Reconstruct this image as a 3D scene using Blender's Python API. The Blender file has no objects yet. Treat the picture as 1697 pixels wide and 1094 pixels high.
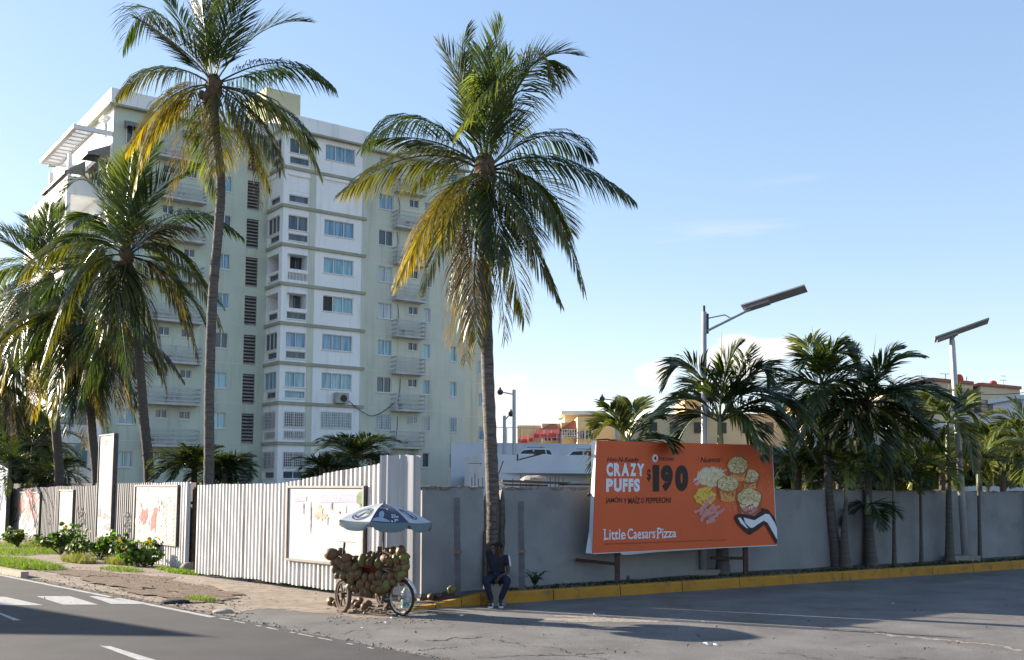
import bpy, math, random
from mathutils import Vector, Matrix
V = Vector
R = random.Random(11)
rad = math.radians
scene = bpy.context.scene

# ---------------------------------------------------------------- camera, world, sun, exposure
FPX, PX0, PY0, HC = 1700.0, 848.5, 635.0, 2.4
PITCH = math.atan(0.1)
CP, SP = math.cos(PITCH), math.sin(PITCH)
cam_d = bpy.data.cameras.new('camera')
cam = bpy.data.objects.new('camera', cam_d)
scene.collection.objects.link(cam)
cam_d.sensor_width = 36.0
cam_d.lens = FPX * 36.0 / 1697.0
cam_d.shift_y = (PY0 - 547.0) / 1697.0
cam_d.clip_end = 8000
cam_d.clip_start = 0.1
cam.location = (0, 0, HC)
cam.rotation_euler = (math.pi / 2 + PITCH, 0, 0)
scene.camera = cam

SUN_EL = rad(16.5)
SUN_AZ = math.atan2(-0.905, 0.425)          # from +Y towards +X
SDIR = V((math.sin(SUN_AZ) * math.cos(SUN_EL), math.cos(SUN_AZ) * math.cos(SUN_EL), math.sin(SUN_EL)))
sun_d = bpy.data.lights.new('sun', 'SUN')
sun_d.energy = 3.7
sun_d.angle = rad(0.5)
sun_d.color = (1.0, 0.88, 0.73)
sun = bpy.data.objects.new('sun', sun_d)
scene.collection.objects.link(sun)
sun.rotation_euler = SDIR.to_track_quat('Z', 'Y').to_euler()
sun.location = SDIR * 100

scene.view_settings.view_transform = 'Standard'
scene.view_settings.look = 'None'
scene.view_settings.exposure = 2.25
scene.view_settings.gamma = 1.0


def raydir(px, py):
    u = (px - PX0) / FPX
    v = (PY0 - py) / FPX
    return V((u, CP - v * SP, SP + v * CP))


def at(px, py, Y):
    d = raydir(px, py)
    return V((0, 0, HC)) + d * (Y / d.y)


def gnd(px, py, z=0.0):
    d = raydir(px, py)
    return V((0, 0, HC)) + d * ((z - HC) / d.z)


def hit(px, py, p0, n):
    d = raydir(px, py)
    o = V((0, 0, HC))
    return o + d * ((V(p0) - o).dot(n) / d.dot(n))


wd = bpy.data.worlds.new('World')
scene.world = wd
wd.use_nodes = True
nt = wd.node_tree
bg = nt.nodes['Background']
sky = nt.nodes.new('ShaderNodeTexSky')
sky.sky_type = 'NISHITA'
sky.sun_disc = False
sky.sun_elevation = SUN_EL
sky.sun_rotation = SUN_AZ
sky.air_density = 1.0
sky.dust_density = 0.3
sky.ozone_density = 2.0
# small cumulus and faint cirrus, placed by direction in the sky
tc = nt.nodes.new('ShaderNodeTexCoord')


def cloud_mask(prev, direction, w0, w1, scale, t0, t1, stretch):
    mp = nt.nodes.new('ShaderNodeMapping')
    mp.inputs['Scale'].default_value = stretch
    nt.links.new(tc.outputs['Generated'], mp.inputs[0])
    no = nt.nodes.new('ShaderNodeTexNoise')
    no.inputs['Scale'].default_value = scale
    no.inputs['Detail'].default_value = 8
    no.inputs['Roughness'].default_value = 0.55
    nt.links.new(mp.outputs[0], no.inputs['Vector'])
    dt = nt.nodes.new('ShaderNodeVectorMath'); dt.operation = 'DISTANCE'
    nrm = nt.nodes.new('ShaderNodeVectorMath'); nrm.operation = 'NORMALIZE'
    nt.links.new(tc.outputs['Generated'], nrm.inputs[0])
    ml = nt.nodes.new('ShaderNodeVectorMath'); ml.operation = 'MULTIPLY'
    ml.inputs[1].default_value = (1, 1, stretch[2])
    nt.links.new(nrm.outputs[0], ml.inputs[0])
    nt.links.new(ml.outputs[0], dt.inputs[0])
    dd = direction.normalized()
    dt.inputs[1].default_value = (dd.x, dd.y, dd.z * stretch[2])
    mr = nt.nodes.new('ShaderNodeMapRange'); mr.interpolation_type = 'SMOOTHSTEP'
    mr.inputs[1].default_value = w0; mr.inputs[2].default_value = w1
    mr.inputs[3].default_value = 0.34; mr.inputs[4].default_value = -0.45
    nt.links.new(dt.outputs['Value'], mr.inputs[0])
    ad = nt.nodes.new('ShaderNodeMath'); ad.operation = 'ADD'
    nt.links.new(no.outputs[0], ad.inputs[0]); nt.links.new(mr.outputs[0], ad.inputs[1])
    m2 = nt.nodes.new('ShaderNodeMapRange'); m2.interpolation_type = 'SMOOTHSTEP'
    m2.inputs[1].default_value = t0; m2.inputs[2].default_value = t1
    nt.links.new(ad.outputs[0], m2.inputs[0])
    if prev is None:
        return m2.outputs[0]
    mx = nt.nodes.new('ShaderNodeMath'); mx.operation = 'MAXIMUM'
    nt.links.new(prev, mx.inputs[0]); nt.links.new(m2.outputs[0], mx.inputs[1])
    return mx.outputs[0]


msk = None
for (px, py, w0, w1, sc_, t0, t1, st) in [
        (1238, 592, 0.0, 0.105, 20, 0.44, 0.70, (1, 1, 2.2)),
        (1085, 622, 0.0, 0.05, 30, 0.52, 0.80, (1, 1, 1.5)),
        (842, 655, 0.0, 0.08, 24, 0.55, 0.9, (1, 1, 1.4)),
        (1150, 385, 0.0, 0.26, 7, 0.60, 1.5, (1, 1, 9.0)),
        (1300, 300, 0.0, 0.16, 8, 0.70, 2.4, (1, 1, 7.0))]:
    msk = cloud_mask(msk, raydir(px, py), w0, w1, sc_, t0, t1, st)
mxc = nt.nodes.new('ShaderNodeMix'); mxc.data_type = 'RGBA'
nt.links.new(msk, mxc.inputs[0])
hsv = nt.nodes.new('ShaderNodeHueSaturation')
hsv.inputs['Saturation'].default_value = 1.28
gm_ = nt.nodes.new('ShaderNodeGamma'); gm_.inputs[1].default_value = 0.58
nt.links.new(sky.outputs[0], gm_.inputs[0])
tn_ = nt.nodes.new('ShaderNodeMix'); tn_.data_type = 'RGBA'; tn_.blend_type = 'MULTIPLY'; tn_.inputs[0].default_value = 1.0
nt.links.new(gm_.outputs[0], tn_.inputs[6]); tn_.inputs[7].default_value = (1.01, .975, 1.02, 1)
nt.links.new(tn_.outputs[2], hsv.inputs['Color'])
nt.links.new(hsv.outputs[0], mxc.inputs[6])
mxc.inputs[7].default_value = (2.35, 2.22, 2.25, 1)
nt.links.new(mxc.outputs[2], bg.inputs[0])
bg.inputs[1].default_value = 0.10

# ---------------------------------------------------------------- helpers
WM = {}


def link(o):
    scene.collection.objects.link(o)
    return o


def tag(o, label=None, cat=None, group=None, kind=None):
    if label: o['label'] = label
    if cat: o['category'] = cat
    if group: o['group'] = group
    if kind: o['kind'] = kind
    return o


def thing(name, loc, label, cat, group=None, rz=0.0):
    o = bpy.data.objects.new(name, None)
    link(o)
    o.empty_display_size = 0.2
    o.location = loc
    o.rotation_euler = (0, 0, rz)
    WM[o.name] = Matrix.Translation(V(loc)) @ Matrix.Rotation(rz, 4, 'Z')
    return tag(o, label, cat, group)


class MB:
    def __init__(s):
        s.v = []; s.f = []; s.m = []; s.c = []

    def add(s, vs, fs, mi=0, col=None):
        b = len(s.v)
        s.v += [V(p) for p in vs]
        s.f += [tuple(b + i for i in f) for f in fs]
        s.m += [mi] * len(fs)
        if isinstance(col, list): s.c += col
        else: s.c += [col or (1, 1, 1, 1)] * len(vs)
        return s

    def poly(s, pts, mi=0, col=None):
        return s.add(pts, [tuple(range(len(pts)))], mi, col)

    def box(s, lo, hi, M=None, mi=0):
        x0, y0, z0 = lo; x1, y1, z1 = hi
        p = [V(q) for q in ((x0, y0, z0), (x1, y0, z0), (x1, y1, z0), (x0, y1, z0), (x0, y0, z1), (x1, y0, z1), (x1, y1, z1), (x0, y1, z1))]
        if M: p = [M @ q for q in p]
        return s.add(p, [(0, 3, 2, 1), (4, 5, 6, 7), (0, 1, 5, 4), (1, 2, 6, 5), (2, 3, 7, 6), (3, 0, 4, 7)], mi)

    def beam(s, a, b, w, h, up=V((0, 0, 1)), mi=0):
        a = V(a); b = V(b); t = (b - a).normalized()
        sd = t.cross(up)
        if sd.length < 1e-4: sd = t.cross(V((1, 0, 0)))
        sd.normalize(); u = sd.cross(t)
        M = Matrix((( t.x, sd.x, u.x, a.x), (t.y, sd.y, u.y, a.y), (t.z, sd.z, u.z, a.z), (0, 0, 0, 1)))
        return s.box((0, -w / 2, -h / 2), ((b - a).length, w / 2, h / 2), M, mi)

    def tube(s, pts, r, n=8, mi=0, col=None, cap=True):
        pts = [V(p) for p in pts]
        if not isinstance(r, (list, tuple)): r = [r] * len(pts)
        vs = []; prev = None
        for i, p in enumerate(pts):
            t = (pts[min(i + 1, len(pts) - 1)] - pts[max(i - 1, 0)]).normalized()
            if prev is None:
                a = V((1, 0, 0)) if abs(t.x) < 0.8 else V((0, 1, 0))
                prev = (a - t * a.dot(t)).normalized()
            else:
                prev = (prev - t * prev.dot(t)).normalized()
            q = t.cross(prev)
            for k in range(n):
                an = 2 * math.pi * k / n
                vs.append(p + (prev * math.cos(an) + q * math.sin(an)) * r[i])
        fs = []
        for i in range(len(pts) - 1):
            for k in range(n):
                fs.append((i * n + k, i * n + (k + 1) % n, (i + 1) * n + (k + 1) % n, (i + 1) * n + k))
        if cap:
            fs.append(tuple(reversed(range(n)))); fs.append(tuple(range((len(pts) - 1) * n, len(pts) * n)))
        return s.add(vs, fs, mi, col)

    def ell(s, c, r, nu=10, nv=7, M=None, mi=0, jit=0.0, col=None):
        c = V(c)
        if not isinstance(r, (list, tuple)): r = (r, r, r)
        vs = []
        for j in range(nv + 1):
            th = math.pi * j / nv
            for i in range(nu):
                ph = 2 * math.pi * i / nu
                k = 1 + R.uniform(-jit, jit)
                q = V((r[0] * math.sin(th) * math.cos(ph), r[1] * math.sin(th) * math.sin(ph), r[2] * math.cos(th))) * k
                if j in (0, nv): q = V((0, 0, r[2] * math.cos(th)))
                vs.append(c + (M @ q if M else q))
        fs = [(j * nu + i, (j + 1) * nu + i, (j + 1) * nu + (i + 1) % nu, j * nu + (i + 1) % nu) for j in range(nv) for i in range(nu)]
        return s.add(vs, fs, mi, col)

    def build(s, name, mats, parent=None, local=False, smooth=False, origin=None, label=None, pre=None):
        vs = [pre @ p for p in s.v] if pre else s.v
        if parent is not None:
            M = WM[parent.name]
            if not local:
                Mi = M.inverted(); vs = [Mi @ p for p in vs]
        else:
            if origin is None:
                xs = [p.x for p in vs]; ys = [p.y for p in vs]; zs = [p.z for p in vs]
                origin = ((min(xs) + max(xs)) / 2, (min(ys) + max(ys)) / 2, min(zs))
            origin = V(origin)
            vs = [p - origin for p in vs]
            M = Matrix.Translation(origin)
        me = bpy.data.meshes.new(name)
        me.from_pydata([tuple(p) for p in vs], [], s.f)
        if not isinstance(mats, (list, tuple)): mats = [mats]
        for m in mats: me.materials.append(m)
        if len(mats) > 1: me.polygons.foreach_set('material_index', s.m)
        if any(c != (1, 1, 1, 1) for c in s.c):
            at_ = me.color_attributes.new('tint', 'FLOAT_COLOR', 'POINT')
            at_.data.foreach_set('color', [x for c in s.c for x in c])
        if smooth: me.polygons.foreach_set('use_smooth', [True] * len(s.f))
        me.update()
        o = link(bpy.data.objects.new(name, me))
        if parent is not None: o.parent = parent
        else: o.location = origin
        WM[o.name] = M
        if label: o['label'] = label
        return o


def mesh_thing(mb, name, mats, label, cat, group=None, **k):
    return tag(mb.build(name, mats, **k), label, cat, group)


def structure(mb, name, mats, **k):
    return tag(mb.build(name, mats, **k), kind='structure')


def c4(c):
    return (c[0], c[1], c[2], 1.0)


def mat(name, c1, c2=None, scale=4.0, rough=0.75, bump=0.0, bscale=None, spec=0.3, metal=0.0, stretch=(1, 1, 1), lo=0.35, hi=0.65,
        c3=None, scale3=20.0, lo3=0.55, hi3=0.7, stretch3=(1, 1, 1), tint=False, transl=0.0, bdist=0.02, coat=0.0, randcol=None, rvar=0.0, tcol=(2.2, 2.0, 0.7, 1)):
    m = bpy.data.materials.new(name)
    m.use_nodes = True
    t = m.node_tree; n = t.nodes; L = t.links
    b = n['Principled BSDF']
    b.inputs['Roughness'].default_value = rough
    b.inputs['Specular IOR Level'].default_value = spec
    b.inputs['Metallic'].default_value = metal
    b.inputs['Coat Weight'].default_value = coat
    tcn = n.new('ShaderNodeTexCoord')

    def noise_(sc, st, det=7, rg=0.6):
        mp = n.new('ShaderNodeMapping'); mp.inputs['Scale'].default_value = st
        L.new(tcn.outputs['Object'], mp.inputs[0])
        q = n.new('ShaderNodeTexNoise')
        q.inputs['Scale'].default_value = sc; q.inputs['Detail'].default_value = det; q.inputs['Roughness'].default_value = rg
        L.new(mp.outputs[0], q.inputs['Vector'])
        return q.outputs[0]

    def ramp(src, a, z):
        r = n.new('ShaderNodeMapRange'); r.inputs[1].default_value = a; r.inputs[2].default_value = z
        L.new(src, r.inputs[0])
        return r.outputs[0]

    def mix(fac, A, B, mode='MIX'):
        x = n.new('ShaderNodeMix'); x.data_type = 'RGBA'; x.blend_type = mode
        for i, s_ in ((0, fac), (6, A), (7, B)):
            if isinstance(s_, (tuple, list)): x.inputs[i].default_value = s_
            elif isinstance(s_, float): x.inputs[i].default_value = s_
            else: L.new(s_, x.inputs[i])
        return x.outputs[2]
    col = c4(c1)
    if tint:
        a = n.new('ShaderNodeAttribute'); a.attribute_name = 'tint'
        col = a.outputs['Color']
        if c2: col = mix(ramp(noise_(scale, stretch), lo, hi), col, mix(1.0, col, c4(c2), 'MULTIPLY'))
    elif c2:
        if randcol:
            oi = n.new('ShaderNodeObjectInfo')
            col = mix(oi.outputs['Random'], c4(c1), c4(randcol))
            col = mix(ramp(noise_(scale, stretch), lo, hi), col, c4(c2))
        else:
            col = mix(ramp(noise_(scale, stretch), lo, hi), c4(c1), c4(c2))
    if c3: col = mix(ramp(noise_(scale3, stretch3), lo3, hi3), col, c4(c3))
    if isinstance(col, tuple): b.inputs['Base Color'].default_value = col
    else: L.new(col, b.inputs['Base Color'])
    if rvar:
        rr = n.new('ShaderNodeMapRange'); rr.inputs[3].default_value = rough - rvar; rr.inputs[4].default_value = rough + rvar
        L.new(noise_(scale * 2, stretch), rr.inputs[0]); L.new(rr.outputs[0], b.inputs['Roughness'])
    if bump:
        bm = n.new('ShaderNodeBump'); bm.inputs['Strength'].default_value = bump; bm.inputs['Distance'].default_value = bdist
        L.new(noise_(bscale or scale * 4, stretch), bm.inputs['Height'])
        L.new(bm.outputs[0], b.inputs['Normal'])
    if transl:
        tr = n.new('ShaderNodeBsdfTranslucent')
        if isinstance(col, tuple): tr.inputs[0].default_value = col
        else:
            g = mix(1.0, col, tcol, 'MULTIPLY')
            L.new(g, tr.inputs[0])
        ms = n.new('ShaderNodeMixShader'); ms.inputs[0].default_value = transl
        L.new(b.outputs[0], ms.inputs[1]); L.new(tr.outputs[0], ms.inputs[2])
        L.new(ms.outputs[0], n['Material Output'].inputs[0])
    return m


def flat(name, c, rough=0.6, spec=0.3, metal=0.0):
    """printed or painted colour with a faint wear variation"""
    return mat(name, c, tuple(x * 0.86 for x in c), scale=3.0, rough=rough, spec=spec, metal=metal)


def bez(p0, via, p2, n=14):
    c = via * 2 - (p0 + p2) * 0.5
    return [p0 * (1 - t) ** 2 + c * (2 * t * (1 - t)) + p2 * t * t for t in [i / n for i in range(n + 1)]]


def lerp3(a, b, t):
    return tuple(a[i] + (b[i] - a[i]) * t for i in range(3))


def ground_y_kerb(x):
    return 21.38 + 0.592 * x
# ---------------------------------------------------------------- ground, road, kerb
M_GROUND = mat('bare_soil', (.16, .12, .08), (.10, .09, .05), scale=.6, bump=.3, bscale=8, rough=.95)
M_ROAD = mat('asphalt', (.046, .044, .044), (.060, .058, .057), scale=1.1, rough=.82, bump=.28, bscale=150, c3=(.095, .09, .088), scale3=180, lo3=.60, hi3=.72, bdist=.006)
M_LOT = mat('worn_asphalt', (.112, .107, .101), (.215, .205, .194), scale=.8, lo=.30, hi=.70, rough=.9, bump=.75, bscale=60, c3=(.050, .047, .044), scale3=62, lo3=.50, hi3=.64, bdist=.014)
M_WALK = mat('dusty_concrete', (.205, .165, .125), (.29, .24, .19), scale=1.1, rough=.95, bump=.5, bscale=45, c3=(.12, .09, .062), scale3=4, lo3=.46, hi3=.72, bdist=.01)
M_DIRT = mat('dirt_and_gravel', (.115, .078, .05), (.21, .155, .11), scale=5, rough=.97, bump=1.0, bscale=30, c3=(.07, .05, .035), scale3=28, lo3=.5, hi3=.65, bdist=.03)
M_PAINT = mat('road_paint', (.46, .455, .44), (.32, .315, .30), scale=6, rough=.7, c3=(.13, .125, .12), scale3=60, lo3=.60, hi3=.66)
M_KERB = mat('yellow_kerb_paint', (.40, .20, .022), (.32, .155, .02), scale=2.0, rough=.75, bump=.3, bscale=30, c3=(.14, .105, .06), scale3=4.5, lo3=.54, hi3=.70)
M_CONC = mat('grey_concrete', (.30, .28, .25), (.22, .205, .185), scale=4, rough=.92, bump=.5, bscale=40)
M_CRACK = mat('tar_crack', (.03, .027, .024), rough=.95)

g = MB()
g.poly([(-900, -300, 0), (900, -300, 0), (900, 3000, 0), (-900, 3000, 0)])
structure(g, 'ground', M_GROUND)


def edge_x(y):      # the road's edge runs up and to the left
    return (13.45 - y) / 1.068


def road_pt(t, off=0.0, z=0.0):
    """t metres along the edge from the near right end, off metres to the right of it"""
    d = V((-0.683, 0.730, 0)); nrm = V((0.730, 0.683, 0))
    return V((1.6, 11.74, z)) + d * t + nrm * off


rd = MB()
pts = [road_pt(t, R.uniform(-.02, .05), .004) for t in [x * .5 for x in range(-20, 170)]]
far = [road_pt(85, -14, .004), road_pt(-10, -30, .004), road_pt(-10, -6, .004)]
rd.poly(pts + far)
structure(rd, 'road', M_ROAD, origin=(0, 0, 0))

lot = MB()
lot.poly([road_pt(-10, .03, .003), V((40, -10, .003)), V((60, 21.38 + .592 * 60 + .02, .003)), V((-1.9, 20.26, .003)), V((-2.3, 21.3, .003)), V((-4.5, 23, .003)), road_pt(12, .03, .003)])
structure(lot, 'parking_lot', M_LOT, origin=(0, 0, 0))

wk = MB()
left = [road_pt(9.7 + .45 * i, .10 + R.uniform(0, .14) + 0, .007) for i in range(0, 110)]
right = []
for a_, b_ in zip([(694, 1003), (676, 1014), (640, 1025), (590, 1024), (540, 1017), (480, 1011), (430, 1008), (400, 1014)], [(676, 1014), (640, 1025), (590, 1024), (540, 1017), (480, 1011), (430, 1008), (400, 1014), (380, 1023)]):
    for k in range(6): right.append(gnd(a_[0] + (b_[0] - a_[0]) * k / 6, a_[1] + (b_[1] - a_[1]) * k / 6 + R.uniform(-1.6, 1.6), .007))
fence_side = [V((-2.2, 21.9, .007)), V((-9, 28.8, .007)), V((-24, 47.6, .007)), V((-36, 63, .007))]
wk.poly(left + list(reversed(fence_side)) + right)
structure(wk, 'sidewalk', M_WALK, origin=(0, 0, 0))


def blotch(mb, c, rx, ry, ang, z, n=40, jag=.25, mi=0):
    ph = [R.uniform(0, 6.28) for _ in range(4)]
    M = Matrix.Rotation(ang, 3, 'Z')
    out = []
    for i in range(n):
        a = 2 * math.pi * i / n
        k = 1 + jag * (.5 * math.sin(2 * a + ph[0]) + .35 * math.sin(5 * a + ph[1]) + .3 * math.sin(9 * a + ph[2])) + R.uniform(-jag, jag) * .3
        q = M @ V((rx * k * math.cos(a), ry * k * math.sin(a), 0))
        out.append(V((c[0] + q.x, c[1] + q.y, z)))
    mb.poly(out, mi)


RD_ANG = math.atan2(.730, -.683)
dt = MB()
for (px, py, rx, ry) in [(175, 955, 1.9, .85), (235, 962, 2.2, .8), (290, 975, 1.6, .7), (130, 950, 1.8, .5), (330, 992, 1.2, .55), (345, 985, .9, .5), (255, 985, 1.3, .35), (190, 968, 1.7, .45)]:
    p = gnd(px, py)
    blotch(dt, p, rx, ry, RD_ANG, .011 + R.uniform(0, .002), jag=.35)
for i in range(len(dt.f)):
    for k in dt.f[i]: dt.v[k].z = .010 + .004 * i
structure(dt, 'dirt', M_DIRT, origin=(-8, 24, 0))

# painted markings
mk = MB()
SEG = [(10.2, 14.6), (14.9, 24.5), (25.0, 60)] + [(q_, q_ + R.uniform(.12, .5)) for q_ in [5.2 + .55 * i for i in range(9)]]
for (a, b) in SEG:
    n = max(2, int((b - a) / .4))
    thin = .06 if b < 10.3 else 0
    l = [road_pt(a + (b - a) * i / n, -.20 + thin + R.uniform(-.008, .008), .0085) for i in range(n + 1)]
    r = [road_pt(a + (b - a) * i / n, -.075 - thin * .3 + R.uniform(-.012, .012), .0085) for i in range(n + 1)]
    for i in range(n): mk.poly([l[i], l[i + 1], r[i + 1], r[i]])
for q in [[(-40, 1003), (-60, 989), (8, 989), (72, 1003)], [(60, 988), (116, 988), (163, 1002), (104, 1002)], [(147, 988), (160, 988), (242, 1001), (185, 1001)],
          [(-40, 1000), (-10, 1012), (35, 1028), (22, 1028)], [(165, 1070), (183, 1071), (285, 1102), (252, 1102)]]:
    mk.poly([gnd(x, y, .0085) for x, y in q])
structure(mk, 'road_markings', M_PAINT, origin=(0, 0, 0))

# long cracks, patch seam and worn lines in the lot
ck = MB()


def crack(p, q, w, seg=26, wob=.16, mb=ck, z=.0078):
    p = V(p); q = V(q); t = (q - p); nrm = V((-t.y, t.x, 0)).normalized()
    o = 0; L_ = []; R_ = []
    for i in range(seg + 1):
        o += R.uniform(-wob, wob) * .5; o *= .9
        c = p + t * (i / seg) + nrm * o
        ww = w * R.uniform(.3, 1.2)
        L_.append(V((c.x, c.y, z)) + nrm * ww); R_.append(V((c.x, c.y, z)) - nrm * ww)
    for i in range(seg): mb.poly([L_[i], L_[i + 1], R_[i + 1], R_[i]])


for a, b, w in [((705, 1062), (800, 1057), .018), ((820, 1060), (860, 1068), .012), ((700, 1078), (760, 1073), .012), ((790, 1090), (1000, 1082), .012),
                ((1290, 1082), (1380, 1092), .010), ((930, 1035), (1130, 1040), .010), ((1430, 1089), (1540, 1094), .012), ((560, 1052), (640, 1040), .008), ((900, 1072), (1010, 1094), .007)]:
    crack(gnd(*a), gnd(*b), w * 1.5)
structure(ck, 'pavement_cracks', M_CRACK, origin=(0, 0, 0))
pt = MB()
blotch(pt, gnd(1010, 1028), 1.05, .34, rad(-6), .0065, n=60, jag=.35)
blotch(pt, gnd(960, 1022), .45, .2, rad(-6), .0066, n=40, jag=.3)
crack(gnd(1080, 1008), gnd(1400, 1046), .022, 60, .10, pt, .0067)
crack(gnd(1390, 1044), gnd(1697, 1078), .085, 60, .16, pt, .0067)
structure(pt, 'broken_patch', mat('chipped_lot_surface', (.36, .31, .26), (.16, .135, .11), scale=14, rough=.95, bump=.5, bscale=40, bdist=.008), origin=(0, 0, 0))

# broken edge between the lot and the road: crumbs of asphalt and stones
crumb = MB()


def pebble(mb, p, r, flat_=.55):
    mb.ell((p[0], p[1], p[2] + r * flat_ * .6), (r * R.uniform(.7, 1.3), r * R.uniform(.7, 1.2), r * flat_), nu=6, nv=4, M=Matrix.Rotation(R.uniform(0, 6), 3, 'Z'), jit=.18)


for i in range(420):
    t = R.uniform(3.5, 26); o = abs(R.gauss(0, .13)) + .0
    pebble(crumb, road_pt(t, o, .006), R.uniform(.006, .022) * (1.5 if R.random() < .1 else 1))
for i in range(520):
    px = R.uniform(60, 420); py = 940 + (px - 60) * .16 + R.uniform(-14, 34)
    p = gnd(px, min(py, 1018))
    if p.y > 13.6 - 1.068 * p.x: pebble(crumb, (p.x, p.y, .012), R.uniform(.006, .024))
for i in range(240):
    p = gnd(R.uniform(540, 720), R.uniform(1004, 1034)); pebble(crumb, (p.x, p.y, .006), R.uniform(.006, .02))
tag(crumb.build('gravel', mat('gravel', (.30, .25, .20), (.18, .15, .12), scale=9, rough=.95, bump=.4, bscale=30), origin=(0, 0, 0)), 'loose crumbs of gravel and asphalt scattered along the road edge', None, None, 'stuff')

# kerb (rises from nothing at its left end) and planting strip
KT = .23
kd = V((1, .592, 0)).normalized(); kn = V((-kd.y, kd.x, 0))
kb = MB()
xs = [-1.93, -1.5, -1.0, -.62] + [-.62 + 1.5 * i for i in range(1, 22)]


def ktop(x): return max(.03, min(KT, (x + 1.95) / 1.32 * KT))


def kp(x, off, z): return V((x, 21.38 + .592 * x, z)) + kn * off


for i in range(len(xs) - 1):
    x0, x1 = xs[i] + .008, xs[i + 1] - .008
    if i >= 3 and R.random() < .6: x1 -= .006
    dz = R.uniform(-.006, .006) if i > 2 else 0
    h0, h1 = ktop(x0) + dz, ktop(x1) + dz
    sec0 = [kp(x0, 0, -.05), kp(x0, .012, h0 - .03), kp(x0, .04, h0), kp(x0, .20, h0), kp(x0, .20, -.05)]
    sec1 = [kp(x1, 0, -.05), kp(x1, .012, h1 - .03), kp(x1, .04, h1), kp(x1, .20, h1), kp(x1, .20, -.05)]
    fs = [(j, j + 1, 5 + j + 1, 5 + j) for j in range(4)] + [(0, 1, 2, 3, 4), (9, 8, 7, 6, 5)]
    kb.add(sec0 + sec1, fs)
structure(kb, 'kerb', M_KERB, origin=(6, 25, 0))
sp_ = MB()
prev = None
for i in range(60):
    x = -1.9 + i * .55
    zz = ktop(x) - .035 + R.uniform(-.012, .012)
    row = [kp(x, .2, zz), kp(x, .38, zz + R.uniform(-.02, .05)), kp(x, .72 + .6 * min(1, max(0, (x + 1.8) / 7.5)), zz + .03)]
    if prev:
        for k in range(2): sp_.poly([prev[k], row[k], row[k + 1], prev[k + 1]])
    prev = row
structure(sp_, 'planting_strip', mat('planting_strip_soil', (.085, .075, .055), (.15, .13, .10), scale=6, rough=.97, bump=1.0, bscale=30, bdist=.03), origin=(6, 26, 0))
# broken kerb stone at the left edge of the road
ks = MB()
for k in range(12):
    t0 = 21.2 + k * 1.6
    q = [road_pt(t, o, 0) for t, o in ((t0, .02), (t0 + 1.58, .02), (t0 + 1.58, .22), (t0, .22))]
    ks.add([V((x.x, x.y, -.02)) for x in q] + [V((x.x, x.y, .15)) for x in q], [(0, 1, 2, 3), (4, 5, 6, 7), (0, 1, 5, 4), (1, 2, 6, 5), (2, 3, 7, 6), (3, 0, 4, 7)])
structure(ks, 'roadside_kerb', mat('pale_kerb', (.42, .33, .25), (.30, .24, .19), scale=5, rough=.9, bump=.4, bscale=30))

# ---------------------------------------------------------------- grey boundary wall (gap where the palm grows through)
M_WALL = mat('grey_render', (.25, .255, .26), (.195, .20, .205), scale=.8, rough=.9, bump=.35, bscale=9, c3=(.14, .145, .15), scale3=1.3, lo3=.52, hi3=.82, bdist=.02)
M_COPE = mat('weathered_coping', (.13, .115, .10), (.25, .22, .19), scale=7, rough=.95, bump=.9, bscale=20)
WALL_OFF = .72


def wy(x): return 22.22 + .592 * x + .7 * min(1, max(0, (x + 1.8) / 7.5))


def wall_top(x): return 2.36 - .0085 * (x + 1.8)


def wall_part(x0, x1, name, jl=False, jr=False):
    mb = MB(); n = max(2, int((x1 - x0) / .35)); fr = []; bk = []
    cols = []
    for i in range(n + 1):
        x = x0 + (x1 - x0) * i / n
        rows = [(-.05, 0), (.6, 0), (1.2, 0), (1.8, 0), (wall_top(x) + R.uniform(-.012, .012), 0)]
        c = []
        for k, (z, _) in enumerate(rows):
            dx = 0
            if jl and i == 0 or jr and i == n: dx = R.uniform(-.05, .05)
            c.append((x + dx, z))
        cols.append(c)
    T = .2
    vs = []
    for c in cols:
        for (x, z) in c: vs.append(V((x, wy(x), z)))
        for (x, z) in c: vs.append(V((x, wy(x), z)) + kn * T)
    fs = []
    for i in range(n):
        a = i * 10; b = a + 10
        for k in range(4):
            fs.append((a + k, b + k, b + k + 1, a + k + 1)); fs.append((a + 5 + k, b + 5 + k, b + 6 + k, a + 6 + k))
        fs.append((a + 4, b + 4, b + 9, a + 9))
    for a in (0, n * 10):
        for k in range(4): fs.append((a + k, a + k + 1, a + 6 + k, a + 5 + k))
    mb.add(vs, fs)
    return mb


XG0, XG1 = -.60, -.19
wt = thing('boundary_wall', (6, wy(6), 0), 'long grey rendered boundary wall standing behind the yellow kerb', 'wall')
b1 = wall_part(-1.84, XG0, 'w', jr=True); b2 = wall_part(XG1, 34, 'w', jl=True)
b1.add(b2.v, b2.f)
b1.build('wall', M_WALL, wt)
cp = MB()
for i in range(230):
    x = R.uniform(-1.8, 1.9) if i < 150 else R.uniform(1.9, 30)
    if XG0 - .05 < x < XG1 + .05: continue
    w_, h_ = R.uniform(.04, .16), R.uniform(.008, .035)
    c = V((x, wy(x), wall_top(x))) + kn * R.uniform(.02, .18)
    cp.box((-w_, -R.uniform(.03, .09), -.02), (w_, R.uniform(.03, .09), h_), Matrix.Translation(c) @ Matrix.Rotation(R.uniform(-.6, .6) + .53, 4, 'Z') @ Matrix.Rotation(R.uniform(-.15, .15), 4, 'X'))
cp.build('coping', M_COPE, wt)
M_SOOT = mat('soot_stain', (.07, .07, .072), (.15, .15, .152), scale=3, rough=.95)

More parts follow.
